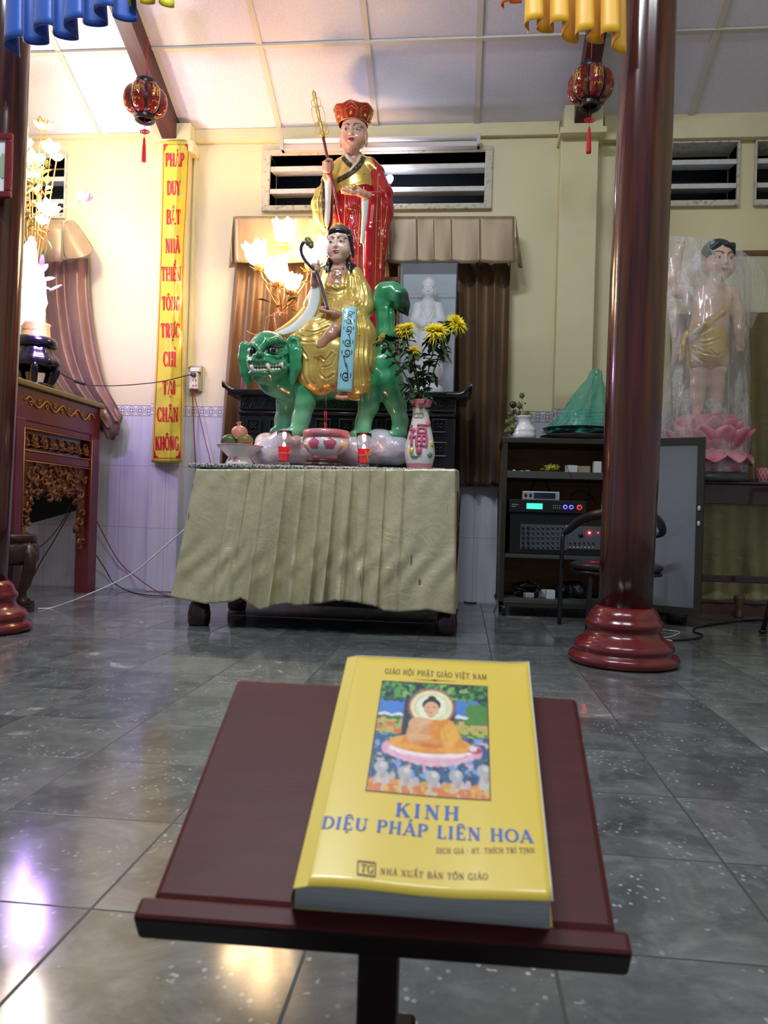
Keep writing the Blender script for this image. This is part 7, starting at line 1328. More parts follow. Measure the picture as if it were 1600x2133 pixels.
# swung door: hinge on the right post
dtop = PZ(1470, 911, RT); dv = np.array([dtop[0]-RX1, dtop[1]-YR, 0]); dl = np.linalg.norm(dv); dv /= dl; dn_ = np.array([dv[1], -dv[0], 0]); hg = np.array([RX1, YR-.002, 0]); zb_ = RB+.01
def dbox(u0, u1, z0, z1, t0, t1): return [hg+dv*u+dn_*t+np.array([0, 0, z]) for z in (z0, z1) for u, t in ((u0, t0), (u1, t0), (u1, t1), (u0, t1))]
f = .034; dfr = MB(); dfr.hexa(dbox(0, f, zb_, RT, -.011, .011)); dfr.hexa(dbox(dl-f, dl, zb_, RT, -.011, .011)); dfr.hexa(dbox(f, dl-f, zb_, zb_+f, -.011, .011)); dfr.hexa(dbox(f, dl-f, RT-f, RT, -.011, .011)); door = dfr.build('door', M_DALU, rack)
b = MB(); b.hexa(dbox(f-.004, dl-f+.004, zb_+f-.004, RT-f+.004, -.003, .003)); b.build('grey_pane', M_RGLASS, door)
for z in (lerp(zb_, RT, .60), lerp(zb_, RT, .515)): b = MB(); b.ball(hg+dv*(dl-f*.55)+np.array([0, 0, z])+dn_*.017, (.008, .008, .014), 12, 8); b.build('latch', M_ALU, door)
# ---- what is on the rack
def boxthing(name, m, x0, y0, x1, y1, Y, depth, label, cat, group=None, bevel=.002, zbase=None, rot=0):
    p, q = PY(x0, y1, Y), PY(x1, y0, Y); z0 = p[2] if zbase is None else zbase; b = MB(); cx = (p[0]+q[0])/2; 
    if rot: M_ = np.eye(4); c_, s_ = math.cos(rot), math.sin(rot); M_[:2, :2] = [[c_, -s_], [s_, c_]]; M_[:3, 3] = (cx, Y+depth/2, 0); M_[2, 3] = 0; b.M = M_; hw = (q[0]-p[0])/2; b.box((-hw, -depth/2, z0), (hw, depth/2, z0+q[2]-p[2]))
    else: b.box((p[0], Y, z0), (q[0], Y+depth, z0+q[2]-p[2]))
    return tag(b.build(name, m, None, (cx, Y+depth/2, z0), bevel=bevel), label, cat, group)
M_AMPB = mat('black enamel', (.010, .010, .013), .4); M_PANEL = mat('grey blue control panel', (.085, .10, .125), .45); M_SILV = mat('silver plastic', (.45, .46, .47), .35, .3); M_KNOB = mat('dark knob', (.02, .02, .025), .35); M_KTIP = mat('pale knob mark', (.75, .72, .65), .4)
Ym = YR+.045; zs_ = zsh[1]+.0005; p, q = PY(1060, 1152, Ym), PY(1262, 1072, Ym); mx = thing('mixer_amplifier', ((p[0]+q[0])/2, Ym+.15, zs_), 'black mixer amplifier with rows of knobs and a red light on the middle rack shelf', 'amplifier')
zt_m = q[2]; mx1 = min(q[0], RX1-.035); b = MB(); b.box((p[0], Ym, zs_), (mx1, Ym+.28, zt_m)); b.build('housing', M_AMPB, mx, bevel=.004)
pa, pb = PY(1083, 1143, Ym), PY(1182, 1094, Ym); b = MB(); b.box((pa[0], Ym-.003, pa[2]), (pb[0], Ym+.001, pb[2])); b.build('control_panel', M_PANEL, mx)
pa, pb = PY(1181, 1143, Ym), PY(1255, 1097, Ym); b = MB(); b.box((pa[0], Ym-.003, pa[2]), (pb[0], Ym+.001, pb[2])); b.build('control_panel', M_PANEL, mx)
for r in range(5):
    for cidx in range(9):
        x, y = 1090+10.2*cidx, 1099+10*r
        if cidx >= 8 and r > 1: continue
        cc = PY(x, y, Ym-.003); big = cidx < 2; b = MB(); b.lathe([(.0075 if big else .0055, 0), (.0068 if big else .0048, .010), (0, .0105)], 12, cc, axis=(0, -1, 0)); k_ = b.build('knob', M_KNOB, mx); b = MB(); b.box(cc+np.array([-.0009, -.0125, .0]), cc+np.array([.0009, -.0102, .0048])); b.build('pointer', M_KTIP, k_) if not big else None
for i in range(6): cc = PY(1188+9.5*i, 1131, Ym-.003); b = MB(); b.lathe([(.0052, 0), (.0046, .010), (0, .0105)], 12, cc, axis=(0, -1, 0)); b.build('knob', M_KNOB, mx)
for i in range(7): cc = PY(1187+8*i, 1140, Ym-.003); b = MB(); b.box(cc-[.003, .006, .003], cc+[.003, 0, .003]); b.build('button', M_KTIP if i % 3 else M_YGL, mx)
cc = PY(1210, 1114, Ym-.003); b = MB(); b.lathe([(.014, 0), (.013, .006), (0, .0065)], 20, cc, axis=(0, -1, 0)); b.build('level_dial', M_KNOB, mx)
M_LEDR = mat('red led', (1, .05, .05), .3, emit=(1, .02, .04), estr=45); cc = PY(1228, 1110, Ym-.006); b = MB(); b.ball(cc, .0055, 10, 8); b.build('red_light', M_LEDR, mx); cc = PY(1246, 1110, Ym-.006); b = MB(); b.ball(cc, .002, 8, 6); b.build('red_light', M_LEDR, mx)
mb = MB(); cc = PY(1188, 1098, Ym); text_mesh(mb, 'AGUSA', lambda u, v, l: cc+np.array([u, -.0045, v]), height=.011, width=.05); mb.build('brand_lettering', M_KTIP, mx)
# effects processor on the mixer
Yp = YR+.03; zp = zt_m+.0005; p, q = PY(1060, 1068, Yp), PY(1222, 1046, Yp); pr_ = thing('effects_processor', ((p[0]+q[0])/2, Yp+.1, zp), 'slim black effects unit with lit green display and blue and red ringed knobs', 'audio unit'); hp = q[2]-p[2]
b = MB(); b.box((p[0], Yp, zp), (q[0], Yp+.2, zp+hp)); b.build('housing', M_AMPB, pr_, bevel=.002); zc_ = zp+hp*.5
def atx(x): return PY(x, 1057, Yp)[0]
b = MB(); b.box((atx(1097), Yp-.002, zc_-.015), (atx(1130), Yp+.001, zc_+.015)); b.build('green_display', mat('green display', (.1, .8, .4), .3, emit=(.03, .9, .38), estr=1.6), pr_)
M_BLED = mat('blue ring light', (.1, .1, 1), .3, emit=(.06, .05, 1.0), estr=7); M_RLED = mat('red ring light', (1, .1, .1), .3, emit=(1, .02, .02), estr=2.5)
for x, m_, r_ in ((1177.5, M_BLED, .011), (1190, M_BLED, .011), (1207, M_RLED, .013)):
    cc = np.array([atx(x), Yp-.002, zc_]); b = MB(); b.lathe([(r_*.75, 0), (r_, 0), (r_, .003), (r_*.75, .003)], 20, cc, axis=(0, -1, 0)); k_ = b.build('ring_light', m_, pr_); b = MB(); b.lathe([(r_*.72, 0), (r_*.66, .010), (0, .0105)], 18, cc, axis=(0, -1, 0)); b.build('knob', M_KNOB, pr_)
for i in range(8): cc = np.array([atx(1153+4.4*(i % 4)), Yp-.001, zc_+(.006 if i < 4 else -.006)]); b = MB(); b.box(cc-[.002, .002, .002], cc+[.002, .002, .002]); b.build('button', M_KTIP, pr_)
for dz, wd in ((.007, 14), (-.004, 9)): b = MB(); b.box((atx(1066), Yp-.001, zc_+dz-.002), (atx(1066+wd), Yp+.001, zc_+dz+.002)); b.build('nameplate', M_SILV, pr_)
# wireless receiver
Yw = YR+.05; zw = zp+hp+.0005; p, q = PY(1088, 1046, Yw), PY(1166, 1030, Yw); rc = thing('wireless_receiver', ((p[0]+q[0])/2, Yw+.06, zw), 'small silver receiver with two black aerials on top of the stacked audio units', 'audio unit'); hw = q[2]-p[2]
b = MB(); b.box((p[0], Yw, zw), (q[0], Yw+.12, zw+hw)); b.build('housing', M_SILV, rc, bevel=.004); b = MB(); b.box((PY(1112, 1038, Yw)[0], Yw-.002, zw+.008), (PY(1157, 1038, Yw)[0], Yw+.002, zw+hw-.008)); b.build('dark_display', mat('dark blue display', (.02, .03, .07), .15), rc)
for x in (1095, 1105): b = MB(); cc = np.array([PY(x, 1038, Yw)[0], Yw, zw+hw*.5]); b.box(cc-[.007, .003, .009], cc+[.007, .001, .009]); b.build('socket', M_KNOB, rc)
for x0, x1, dy_ in ((1108, 1119, .1), (1150, 1137, .1)): b = MB(); b.tube([np.array([PY(x0, 1030, Yw)[0], Yw+.115, zw+hw*.8]), PY(x1, 988, Yw+.12)], (.0065, .0045), 8); b.build('aerial', M_BLACK, rc)
for pts, lb_ in (([(1188, 1047), (1192, 1030), (1210, 1022), (1232, 1032), (1240, 1048)], 'black lead arching up behind the effects unit'), ([(1215, 1050), (1222, 1040), (1236, 1040), (1244, 1052)], 'shorter black lead arching behind the red ringed knob'), ([(1222, 1005), (1228, 1018), (1224, 1034)], 'thin black lead hanging below the upper rack shelf')):
    wire('audio_lead', M_CABLE, [PY(x, y, YR+.24) for x, y in pts], .003, lb_, n=30)
# small goods on the upper shelf
z1_ = zsh[0]+.0005
sh_ = lambda nm, m, x0, x1, h, dy, lab, cat, rot=0: boxthing(nm, m, x0, 979-h, x1, 979, YR+dy, .05, lab, cat, 'goods on the upper rack shelf', .003, z1_, rot)
M_WBOX = mat('white carton', (.62, .64, .66), .5); M_CARD = mat('brown card', (.34, .26, .15), .7); M_FOIL = mat('yellow cellophane', (.45, .42, .06), .15, .3, bump=(60, 1.0, .02))
sh_('white_carton', M_WBOX, 1181, 1202, 15, .06, 'small tilted white carton on the upper shelf, a red strip hanging from it', 'box', .3); sh_('card_box', M_CARD, 1203, 1232, 14, .08, 'open brown card box on the upper shelf', 'box', -.2); sh_('white_carton', M_WBOX, 1237, 1254, 24, .05, 'upright white carton at the column end of the upper shelf', 'box')
b = MB(); cc = PY(1144, 970, YR+.09); rg = random.Random(3)
for k in range(7): a = rg.uniform(0, 6.28); b.tube([np.array([cc[0]+rg.uniform(-.035, .03), YR+.09+rg.uniform(-.02, .02), z1_+.014]), np.array([cc[0]+rg.uniform(-.05, .05), YR+.09, z1_+.018+rg.uniform(0, .025)]), np.array([cc[0]+rg.uniform(-.055, .06), YR+.08, z1_+.012+rg.uniform(0, .04)])], (.013, .016, .004), 8)
tag(b.build('cellophane_packet', M_FOIL, None, (cc[0], YR+.09, z1_)), 'crumpled yellow cellophane packet on the upper rack shelf', 'packet', 'goods on the upper rack shelf')
for i, (x, w_) in enumerate(((1068, 6), (1096, 7), (1086, 4))): boxthing('paper_scrap', M_WBOX, x, 976, x+w_, 979, YR+.05+.02*i, .02, ['tiny white scrap beside the left rack post', 'white scrap on the upper shelf near the packet', 'smallest white scrap on the upper shelf'][i], 'scrap', 'goods on the upper rack shelf', .001, z1_, .4*i)
b = MB(); p, q = PY(1184, 978, YR-.001), PY(1191, 992, YR-.003); b.tube([PY(1181, 972, YR+.04), p, q], .002, 6); tag(b.build('red_strip', M_RED, None, q), 'thin red strip hanging over the edge of the upper rack shelf', 'strip')
# lower shelf clutter
z2_ = zsh[2]+.0005; M_BAGB = mat('black crumpled bag', (.012, .012, .016), .3, bump=(30, 1, .02))
boxthing('white_carton', M_WBOX, 1138, 1229, 1157, 1246, YR+.05, .06, 'white carton standing in front on the bottom rack shelf', 'box', 'goods on the bottom rack shelf', .002, z2_); boxthing('white_carton', M_WBOX, 1120, 1227, 1140, 1242, YR+.12, .06, 'white carton set back behind the front one on the bottom shelf', 'box', 'goods on the bottom rack shelf', .002, z2_, .2)
lo = np.array([PY(1160, 1200, YR+.1)[0], YR+.05, z2_-.01]); sc = Sculpt(lo-[.02, .02, 0], lo+[.20, .22, .15], .007); rg = random.Random(6)
for k in range(12): sc.ell(lo+np.array([rg.uniform(.02, .16), rg.uniform(.04, .14), rg.uniform(.02, .075)]), rg.uniform(.02, .04), .02)
V, Q = sc.mesh(1); V[:, 2] = np.maximum(V[:, 2], z2_); put_mesh('black_bag', V, Q, M_BAGB, None, None, (lo[0]+.09, YR+.13, z2_)); tag(bpy.data.objects['black_bag'], 'crumpled black bag on the bottom rack shelf behind the chair leg', 'bag', 'goods on the bottom rack shelf')
rg = random.Random(8); b = MB()
pts = [PY(rg.uniform(1066, 1128), 1244, YR+rg.uniform(.06, .22))*[1, 1, 0]+np.array([0, 0, z2_+.006+rg.uniform(0, .075)]) for _ in range(46)]; b.tube(spline(pts, 420), .005, 6); tag(b.build('cable_heap', M_CABLE, None, pts[0]*[1, 1, 0]+[0, 0, z2_]), 'tangled heap of dark cable on the bottom rack shelf', 'cable', 'goods on the bottom rack shelf')
boxthing('grey_plug_pack', M_SILV, 1092, 1236, 1112, 1246, YR+.05, .04, 'grey power pack beside the cable heap on the bottom shelf', 'power pack', 'goods on the bottom rack shelf', .004, z2_, .3)
# ---- on top of the rack
zt_r = RT+.0005; Yt = YR+.08; cv = PY(1092, 910, Yt); s9 = np.linalg.norm(PY(1093, 890, Yt)-PY(1092, 890, Yt)); Hv = PY(1092, 867, Yt)[2]-zt_r; wv = thing('white_vase', (cv[0], Yt, zt_r), 'small white ribbed vase with artificial leaves on top of the equipment rack', 'vase')
b = MB(); b.lathe([(0, zt_r), (22*s9, zt_r), (24*s9, zt_r+Hv*.06), (25*s9, zt_r+Hv*.2), (23*s9, zt_r+Hv*.27), (23*s9, zt_r+Hv*.31), (24*s9, zt_r+Hv*.4), (20*s9, zt_r+Hv*.52), (13.5*s9, zt_r+Hv*.64), (13.5*s9, zt_r+Hv*.78), (16*s9, zt_r+Hv*.9), (19.5*s9, zt_r+Hv*.97), (19*s9, zt_r+Hv), (15*s9, zt_r+Hv*.95), (11*s9, zt_r+Hv*.7)], 40, (cv[0], Yt, 0), cap=False, fn=lambda a, z: 1+(.012*math.sin(20*a) if z < zt_r+Hv*.5 else 0)); b.build('body', M_PORC, wv)
M_ALEAF = mat('olive green artificial leaf', (.16, .17, .035), .4, col2=(.09, .12, .03), nscale=30); ivy = thing('artificial_sprig', (cv[0], Yt, zt_r+Hv*.7), 'artificial olive green sprig with a dark ball fruit standing in the white vase', 'plant'); rg = random.Random(12)
def star(cc, r, tilt): 
    b = MB(); n = 12; u = np.array([math.cos(tilt), .25*math.sin(tilt*3), math.sin(tilt)]); v = np.array([-math.sin(tilt), -.35, math.cos(tilt)]); ring = [cc+(u*math.cos(2*PI*k/n)+v*math.sin(2*PI*k/n))*r*(1 if k % 2 == 0 else .66) for k in range(n)]; b.add([cc+np.array([0, -.004, 0])]+ring, [(0, 1+k, 1+(k+1) % n) for k in range(n)], 0, True); b.build('leaf', M_ALEAF, ivy, solid=.001)
for x, y, r in ((1087, 824, 7.5), (1083, 846, 8), (1096, 862, 8), (1099, 860, 6), (1064, 862, 8), (1068, 875, 9), (1058, 880, 8), (1062, 894, 9), (1070, 888, 8), (1056, 898, 7), (1080, 860, 7), (1072, 858, 6), (1104, 864, 6), (1066, 900, 7), (1094, 840, 2.5), (1081, 838, 2)): star(PY(x, y, Yt+rg.uniform(-.035, .02)), r*s9, rg.uniform(0, 3))
for pts in ([(1090, 870), (1088, 850), (1087, 830)], [(1088, 870), (1074, 862), (1069, 848)], [(1086, 868), (1068, 868), (1060, 890)], [(1090, 868), (1097, 862), (1102, 862)]): b = MB(); b.tube([np.array([cv[0], Yt, zt_r+Hv*.75])]+[PY(x, y, Yt-.005) for x, y in pts], .0015, 5); b.build('stem', M_STEM, ivy)
b = MB(); b.ball(PY(1069.5, 843, Yt-.01), 7.5*s9, 16, 12); b.build('ball_fruit', mat('dark plum gloss', (.05, .010, .014), .15, coat=.6), ivy)
M_DISH = mat('grey brown melamine', (.20, .17, .18), .3, col2=(.28, .25, .26), nscale=5); M_DISHD = mat('dark blue grey tray', (.035, .035, .05), .3); xc = PY(1205, 905, Yt+.06)[0]; yc = YR+.17
zz = zt_r
for i, (rx, h_, m_, lab) in enumerate(((.205, .026, M_DISH, 'wide pale brown plate, lowest in the stack on the rack'), (.175, .018, M_DISHD, 'dark blue edged tray above the pale plate in the stack on the rack'), (.19, .024, M_DISHD, 'dark grey platter at the top of the stack, under the green plastic bag'))):
    b = MB(); b.lathe([(0, zz), (rx*.62, zz), (rx*.72, zz+h_*.25), (rx*.97, zz+h_*.9), (rx, zz+h_), (rx*.96, zz+h_*.98), (rx*.7, zz+h_*.42), (0, zz+h_*.35)], 56, (xc, yc, 0)); b.M = None; tag(b.build('serving_plate', m_, None, (xc, yc, zz)), lab, 'plate', 'plates stacked on the rack'); zz += h_+.0006
M_GBAG = mat('green plastic film', (.02, .42, .28), .12, alpha=.52, coat=.6, spec=.7, bump=(16, 1.0, .05)); bgt = PY(1243, 771, yc); G = []
for v in np.linspace(0, 1, 30):
    row = []
    for k in range(72):
        a = 2*PI*k/72; r0 = .185; tw = 1-v
        r = r0*(tw**.85*.96+.04)*(1+.085*math.sin(7*a+v*6)*(1-tw*.5)+.05*math.sin(15*a-4*v+2*math.sin(3*a))); cx = lerp(xc, bgt[0], v**.8); cz = lerp(zz-.03, bgt[2]-.0, v); 
        if v > .86: r += .018*(v-.86)/.14*(1+.4*math.sin(3*a))
        row.append((cx+r*math.cos(a), yc+r*math.sin(a)*.9, cz+.010*math.sin(5*a)*(1-v)))
    G.append(row)
b = MB(); b.sheet(G, closed=True); tag(b.build('plastic_bag', M_GBAG, None, (xc, yc, zz-.03)), 'knotted translucent green plastic bag peaked over the stack of plates on the rack', 'bag')
# ---- chair behind the column
M_CHM = mat('dark chair frame', (.018, .014, .018), .3, .2, coat=.3); M_CHS = mat('dark vinyl seat', (.035, .022, .028), .3); p = PZ(1165, 1300, 0); cxx, cyy = p[0]+.245, p[1]-.005; ch_ = thing('armchair', (cxx, cyy-.1, 0), 'low dark chair with curved arm rail between the rack and the big column', 'chair'); zst = PY(1200, 1166, cyy)[2]
b = MB(); b.lathe([(0, zst-.04), (.2, zst-.04), (.215, zst-.025), (.215, zst-.01), (.19, zst), (0, zst+.004)], 40, (cxx+.0, cyy-.12, 0)); b.build('seat', M_CHS, ch_)
b = MB(); b.lathe([(.195, zst-.055), (.212, zst-.055), (.212, zst-.04), (.195, zst-.04)], 40, (cxx, cyy-.12, 0), cap=False); b.build('seat_ring', M_CHM, ch_)
zar = PY(1166, 1112, cyy)[2]
for sg, hw_ in ((-1, -.245), (1, .195)):
    b = MB(); b.tube(spline([(cxx+hw_, cyy, 0), (cxx+hw_*.99, cyy+.005, zst-.03), (cxx+hw_*.98, cyy+.0, zar-.03), (cxx+hw_*.96, cyy+.01, zar)], 20), .011, 10); b.build('leg', M_CHM, ch_)
    b = MB(); b.tube(spline([(cxx+sg*.14-.01, cyy-.26, 0), (cxx+sg*.13-.01, cyy-.25, zst-.03)], 8), .012, 10); b.build('leg', M_CHM, ch_)
rail = spline([(cxx-.235, cyy+.01, zar), (cxx-.215, cyy-.02, zar+.02), (cxx-.17, cyy-.10, zar+.07), (cxx-.11, cyy-.22, zar+.10), (cxx, cyy-.28, zar+.11), (cxx+.12, cyy-.22, zar+.10), (cxx+.2, cyy-.10, zar+.07), (cxx+.235, cyy-.02, zar+.02), (cxx+.19, cyy+.01, zar)], 60); b = MB(); b.tube(rail, np.interp(np.linspace(0, 1, 60), [0, .25, .5, .75, 1], [.011, .022, .026, .022, .011]), 12); b.build('arm_rail', M_CHS, ch_)
# ------------------------------------------------------------------ right table with the wrapped child statue
Yq = 4.07; q0 = PZ(1412, 1300, 0); q0[1] += .03; RTX0 = 1.07; RTX1 = 2.3; RTT = PY(1500, 1003, Yq)[2]; rt = thing('side_table', ((RTX0+RTX1)/2, 4.25, 0), 'dark red lacquered table at the right edge carrying the plastic wrapped child statue', 'table')
b = MB(); b.box((RTX0, Yq, RTT-.012), (RTX1, 4.56, RTT)); b.build('table_top', M_TWOOD, rt, bevel=.004); za = PY(1500, 1050, Yq)[2]; b = MB(); b.box((RTX0+.02, Yq+.02, za), (RTX1-.02, 4.54, RTT-.012)); b.build('apron', M_TWOOD, rt, bevel=.003)
for x, y in ((q0[0], q0[1]+.0), (q0[0], 4.50), (2.22, q0[1]), (2.22, 4.50)): b = MB(); b.lathe([(.042, 0), (.050, .012), (.052, .05), (.046, .085), (.034, .11), (.030, .14), (.030, .3), (.036, za+.02)], 20, (x, y, 0), fn=lambda a, z: 1+(.08*abs(math.sin(2*a)) if z < .115 else 0)); b.build('leg', M_TWOOD, rt)
zr_ = PY(1500, 1205, q0[1])[2]; b = MB(); b.box((q0[0], q0[1]-.012, zr_-.018), (2.22, q0[1]+.012, zr_+.018)); b.build('stretcher', M_TWOOD, rt, bevel=.003)
M_GCLOTH = m_satin('dull gold cloth', (.62, .54, .26), (.46, .40, .18), False); curtain('hanging_cloth', M_GCLOTH, 4.60, (1395, 1040, 1640, 1036), (1400, 1250, 1640, 1252), 3, .02, 'dull gold cloth hanging under the right hand table against the wall', 'cloth', seed=4)
b = MB(); b.box((RTX0+.02, 4.62, 0), (2.4, WY-.001, PY(1500, 1258, 4.62)[2])); tag(b.build('red_plinth', mat('dull red plinth paint', (.16, .06, .05), .5), None, (1.7, 4.66, 0)), 'low dull red ledge along the wall foot under the gold cloth', 'ledge')
b = MB(); c = PZ(1532, 1284, 0); c[1] = 4.5; c[2] = 0; b.lathe([(.02, 0), (.024, .01), (.015, .03), (.018, .06), (.03, .11), (.03, .12), (0, .12)], 16, c); tag(b.build('small_turned_post', mat('brass brown metal', (.20, .15, .08), .4, .4), None, c), 'small brownish turned post on the floor under the right hand table', 'post')
# backdrop behind the statue
M_TAPE = mat('pale backdrop cloth', (.60, .56, .38), .7, col2=(.5, .47, .32), nscale=3); M_OLC = m_satin('olive brown cloth', (.20, .17, .075), (.15, .125, .055), False); t = thing('wall_backdrop', PY(1600, 1000, 4.66), 'pale cloth with a brown upper edge on the wall behind the wrapped statue', 'backdrop')
b = MB(); p, q = PY(1530, 524, 4.68), PY(1680, 1003, 4.68); b.box((p[0], 4.684, q[2]), (2.35, WY-.001, p[2])); b.build('pale_sheet', M_TAPE, t); b = MB(); b.box((p[0]-.004, 4.672, p[2]-.022), (2.35, WY-.001, p[2]+.004)); b.build('brown_edge', mat('brown trim', (.16, .07, .03), .5), t)
curtain('backdrop_curtain', M_OLC, 4.66, (1395, 655, 1660, 648), (1395, 1005, 1660, 1004), 5, .014, 'dark olive curtain covering the lower wall behind the wrapped child statue', seed=6)
# child statue
ks, KW = frame(4.25, 1480, 750); kid = thing('child_statue', (KW(1475, 1000, 0)[0], 4.25, RTT), 'painted child statue with one arm raised, standing on a pink lotus under clear plastic', 'statue')
lo = np.minimum(KW(1385, 885, 60), KW(1385, 485, -50)); hi = np.maximum(KW(1570, 485, -50), KW(1570, 885, 60)); sc = Sculpt(lo, hi, .004); KHC = KW(1497, 546, 6); KHU = 30*ks; KHA = rot_axes(-.18, .02, -.02)
sculpt_face(sc, KHC, KHU, KHA, plump=1.12)
def c6(pts, k=.016): sc.chain([KW(*p_[:3]) for p_ in pts], [p_[3]*ks for p_ in pts], k)
c6([(1494, 575, 0, 16), (1486, 600, 0, 22), (1482, 632, 2, 38), (1478, 680, 4, 38), (1474, 715, 6, 38)]); c6([(1448, 612, 0, 18), (1415, 606, 4, 15), (1402, 580, 6, 13), (1411, 535, 10, 10), (1416, 515, 10, 9)]); c6([(1520, 610, 0, 18), (1536, 650, 4, 15), (1541, 690, 10, 12), (1541, 715, 12, 9)])
for i in range(4): c6([(1412+3.2*i, 515, 10, 4), (1411+4*i, 506, 12, 3.6), (1413+3.6*i, 503-.8*(i in (1, 2)), 17, 3)], .005); c6([(1536+3.4*i, 715, 12, 4), (1536+3.4*i, 730, 14, 3.2)], .005)
c6([(1421, 520, 14, 4), (1424, 512, 18, 3.4)], .005); c6([(1546, 710, 16, 4), (1549, 722, 18, 3)], .005)
c6([(1458, 720, 4, 24), (1457, 770, 6, 19), (1455, 800, 6, 16), (1454, 830, 4, 14), (1454, 852, 4, 11)]); c6([(1492, 720, 4, 24), (1492, 770, 6, 19), (1492, 800, 6, 16), (1492, 830, 4, 14), (1492, 852, 4, 11)])
for x in (1453, 1493): c6([(x, 856, 4, 10), (x-2, 862, 20, 9)], .01)
V, Q = sc.mesh(1); cols = np.tile(np.array(C('#d9b7a2')[:3]), (len(V), 1)); cols = paint_face(V, cols, KHC, KHU, KHA, lip='#b05848', iris='#403840'); put_mesh('body', V, Q, M_SKIN, kid, cols, label='painted flesh of the child figure')
sc = Sculpt(lo, hi, .0045); L = lambda a, b_, f: KHC+KHU*(KHA@np.array([a, b_, f])); sc.ell(L(0, .72, -.28), np.array((1.1, 1.0, 1.12))*KHU, .006, R=KHA); sc.chain([L(-.5, 1.05, .75), L(-.85, .75, .55), L(-1.02, .25, .15)], np.array((.2, .2, .12))*KHU, .01); sc.chain([L(.1, 1.0, .88), L(.6, 1.0, .7), L(.98, .5, .3)], np.array((.18, .2, .12))*KHU, .01); sc.ell(L(.0, -.1, .4), np.array((.82, .98, .9))*KHU, .004, 's', KHA); V, Q = sc.mesh(1); put_mesh('hair', V, Q, mat('grey black hair paint', (.03, .035, .042), .3, coat=.4), kid)
lo2 = np.minimum(KW(1405, 790, 70), KW(1405, 610, -60)); hi2 = np.maximum(KW(1560, 610, -60), KW(1560, 790, 70)); sc = Sculpt(lo2, hi2, .005); sc.chain([KW(1474, 700, 5), KW(1473, 735, 6)], np.array((42, 41))*ks, .01); sc.chain([KW(1458, 745, 6), KW(1456, 752, 8)], np.array((26, 25))*ks, .01); sc.chain([KW(1492, 742, 6), KW(1493, 750, 8)], np.array((26, 25))*ks, .01); sc.chain([KW(1440, 700, 34), KW(1470, 675, 42), KW(1505, 650, 38), KW(1520, 618, 20), KW(1515, 600, -4)], np.array((8, 9, 7, 6, 5))*ks, .010); sc.chain([KW(1432, 695, 16), KW(1422, 720, 16), KW(1418, 752, 16)], np.array((8, 7, 4))*ks, .01)
sc.cap(KW(1475, 640, 5), KW(1475, 672, 5), 36*ks, None, .006, 's') if False else None
V, Q = sc.mesh(1); V = carve(V, Q, [([(1440, 700), (1470, 690), (1500, 665)], 2, .004), ([(1436, 712), (1470, 715), (1500, 705)], 2, .005), ([(1438, 722), (1465, 735), (1490, 740)], 2, .005), ([(1440, 735), (1455, 748), (1470, 756)], 2, .005), ([(1480, 730), (1495, 740), (1505, 735)], 2, .004)]); put_mesh('gold_wrap', V, Q, M_GOLD, kid)
M_LOT = mat('pink lotus paint', (.68, .13, .22), .3, col2=(.78, .36, .42), nscale=7, coat=.3)
b = MB(); cl = KW(1473, 990, 0)*[1, 1, 0]; zk0, zk1 = RTT+.055, KW(1473, 868, 0)[2]; b.lathe([(0, zk0), (70*ks, zk0), (62*ks, lerp(zk0, zk1, .3)), (55*ks, lerp(zk0, zk1, .45)), (60*ks, lerp(zk0, zk1, .7)), (62*ks, zk1-.004), (0, zk1-.004)], 40, cl); b.build('lotus_core', M_LOT, kid)
for ring, (n_, rr_, z0f, L_, el, wd) in enumerate(((11, 46, .46, .13, 1.0, .07), (11, 54, .36, .13, .75, .072), (11, 60, .36, .11, -.8, .066))):
    for k in range(n_): a = 2*PI*(k+.5*ring)/n_; d_ = np.array((math.cos(a)*math.cos(el), math.sin(a)*math.cos(el), math.sin(el))); b = MB(); leaf(b, cl+np.array([math.cos(a), math.sin(a), 0])*rr_*ks+np.array([0, 0, lerp(zk0, zk1, z0f)]), d_, L_, wd, up=(-math.cos(a)*.5, -math.sin(a)*.5, 1), lobed=False, droop=-.25 if el > 0 else -.1); b.build('lotus_petal', M_LOT, kid, solid=.006)
b = MB(); b.lathe([(0, RTT+.0005), (.21, RTT+.0005), (.215, RTT+.02), (.20, RTT+.05), (0, RTT+.056)], 32, cl, fn=lambda a, z: 1+.03*math.sin(6*a)); b.build('dark_base', mat('dark grey base paint', (.06, .06, .065), .4, col2=(.03, .03, .035), nscale=10), kid)
# plastic film draped over it
def m_film():
    m = bpy.data.materials.new('clear plastic film'); m.use_nodes = True; t = NT(m); b_ = t.n['Principled BSDF']; v = t.obj()
    b_.inputs['Base Color'].default_value = (.72, .72, .74, 1); b_.inputs['Roughness'].default_value = .14; b_.inputs['Specular IOR Level'].default_value = .9; b_.inputs['Coat Weight'].default_value = .6
    n = t.noise(7, 4, .6, t.mapping(v, (1.6, 1.6, .5)), 1.2); t.link(t.math('ADD', .24, t.math('MULTIPLY', t.step(n, .46, .66), .42)), b_.inputs['Alpha']); t.link(t.bump(t.math('ADD', n, t.math('MULTIPLY', t.noise(30, 4, .6, v, 1.5), .4)), .8, .03), b_.inputs['Normal']); return m
G = []; Lp = spline([(1392, 490), (1386, 600), (1400, 720), (1388, 800), (1376, 890), (1382, 985)], 40); Rp = spline([(1500, 500), (1560, 560), (1556, 700), (1560, 800), (1562, 890), (1556, 985)], 40)
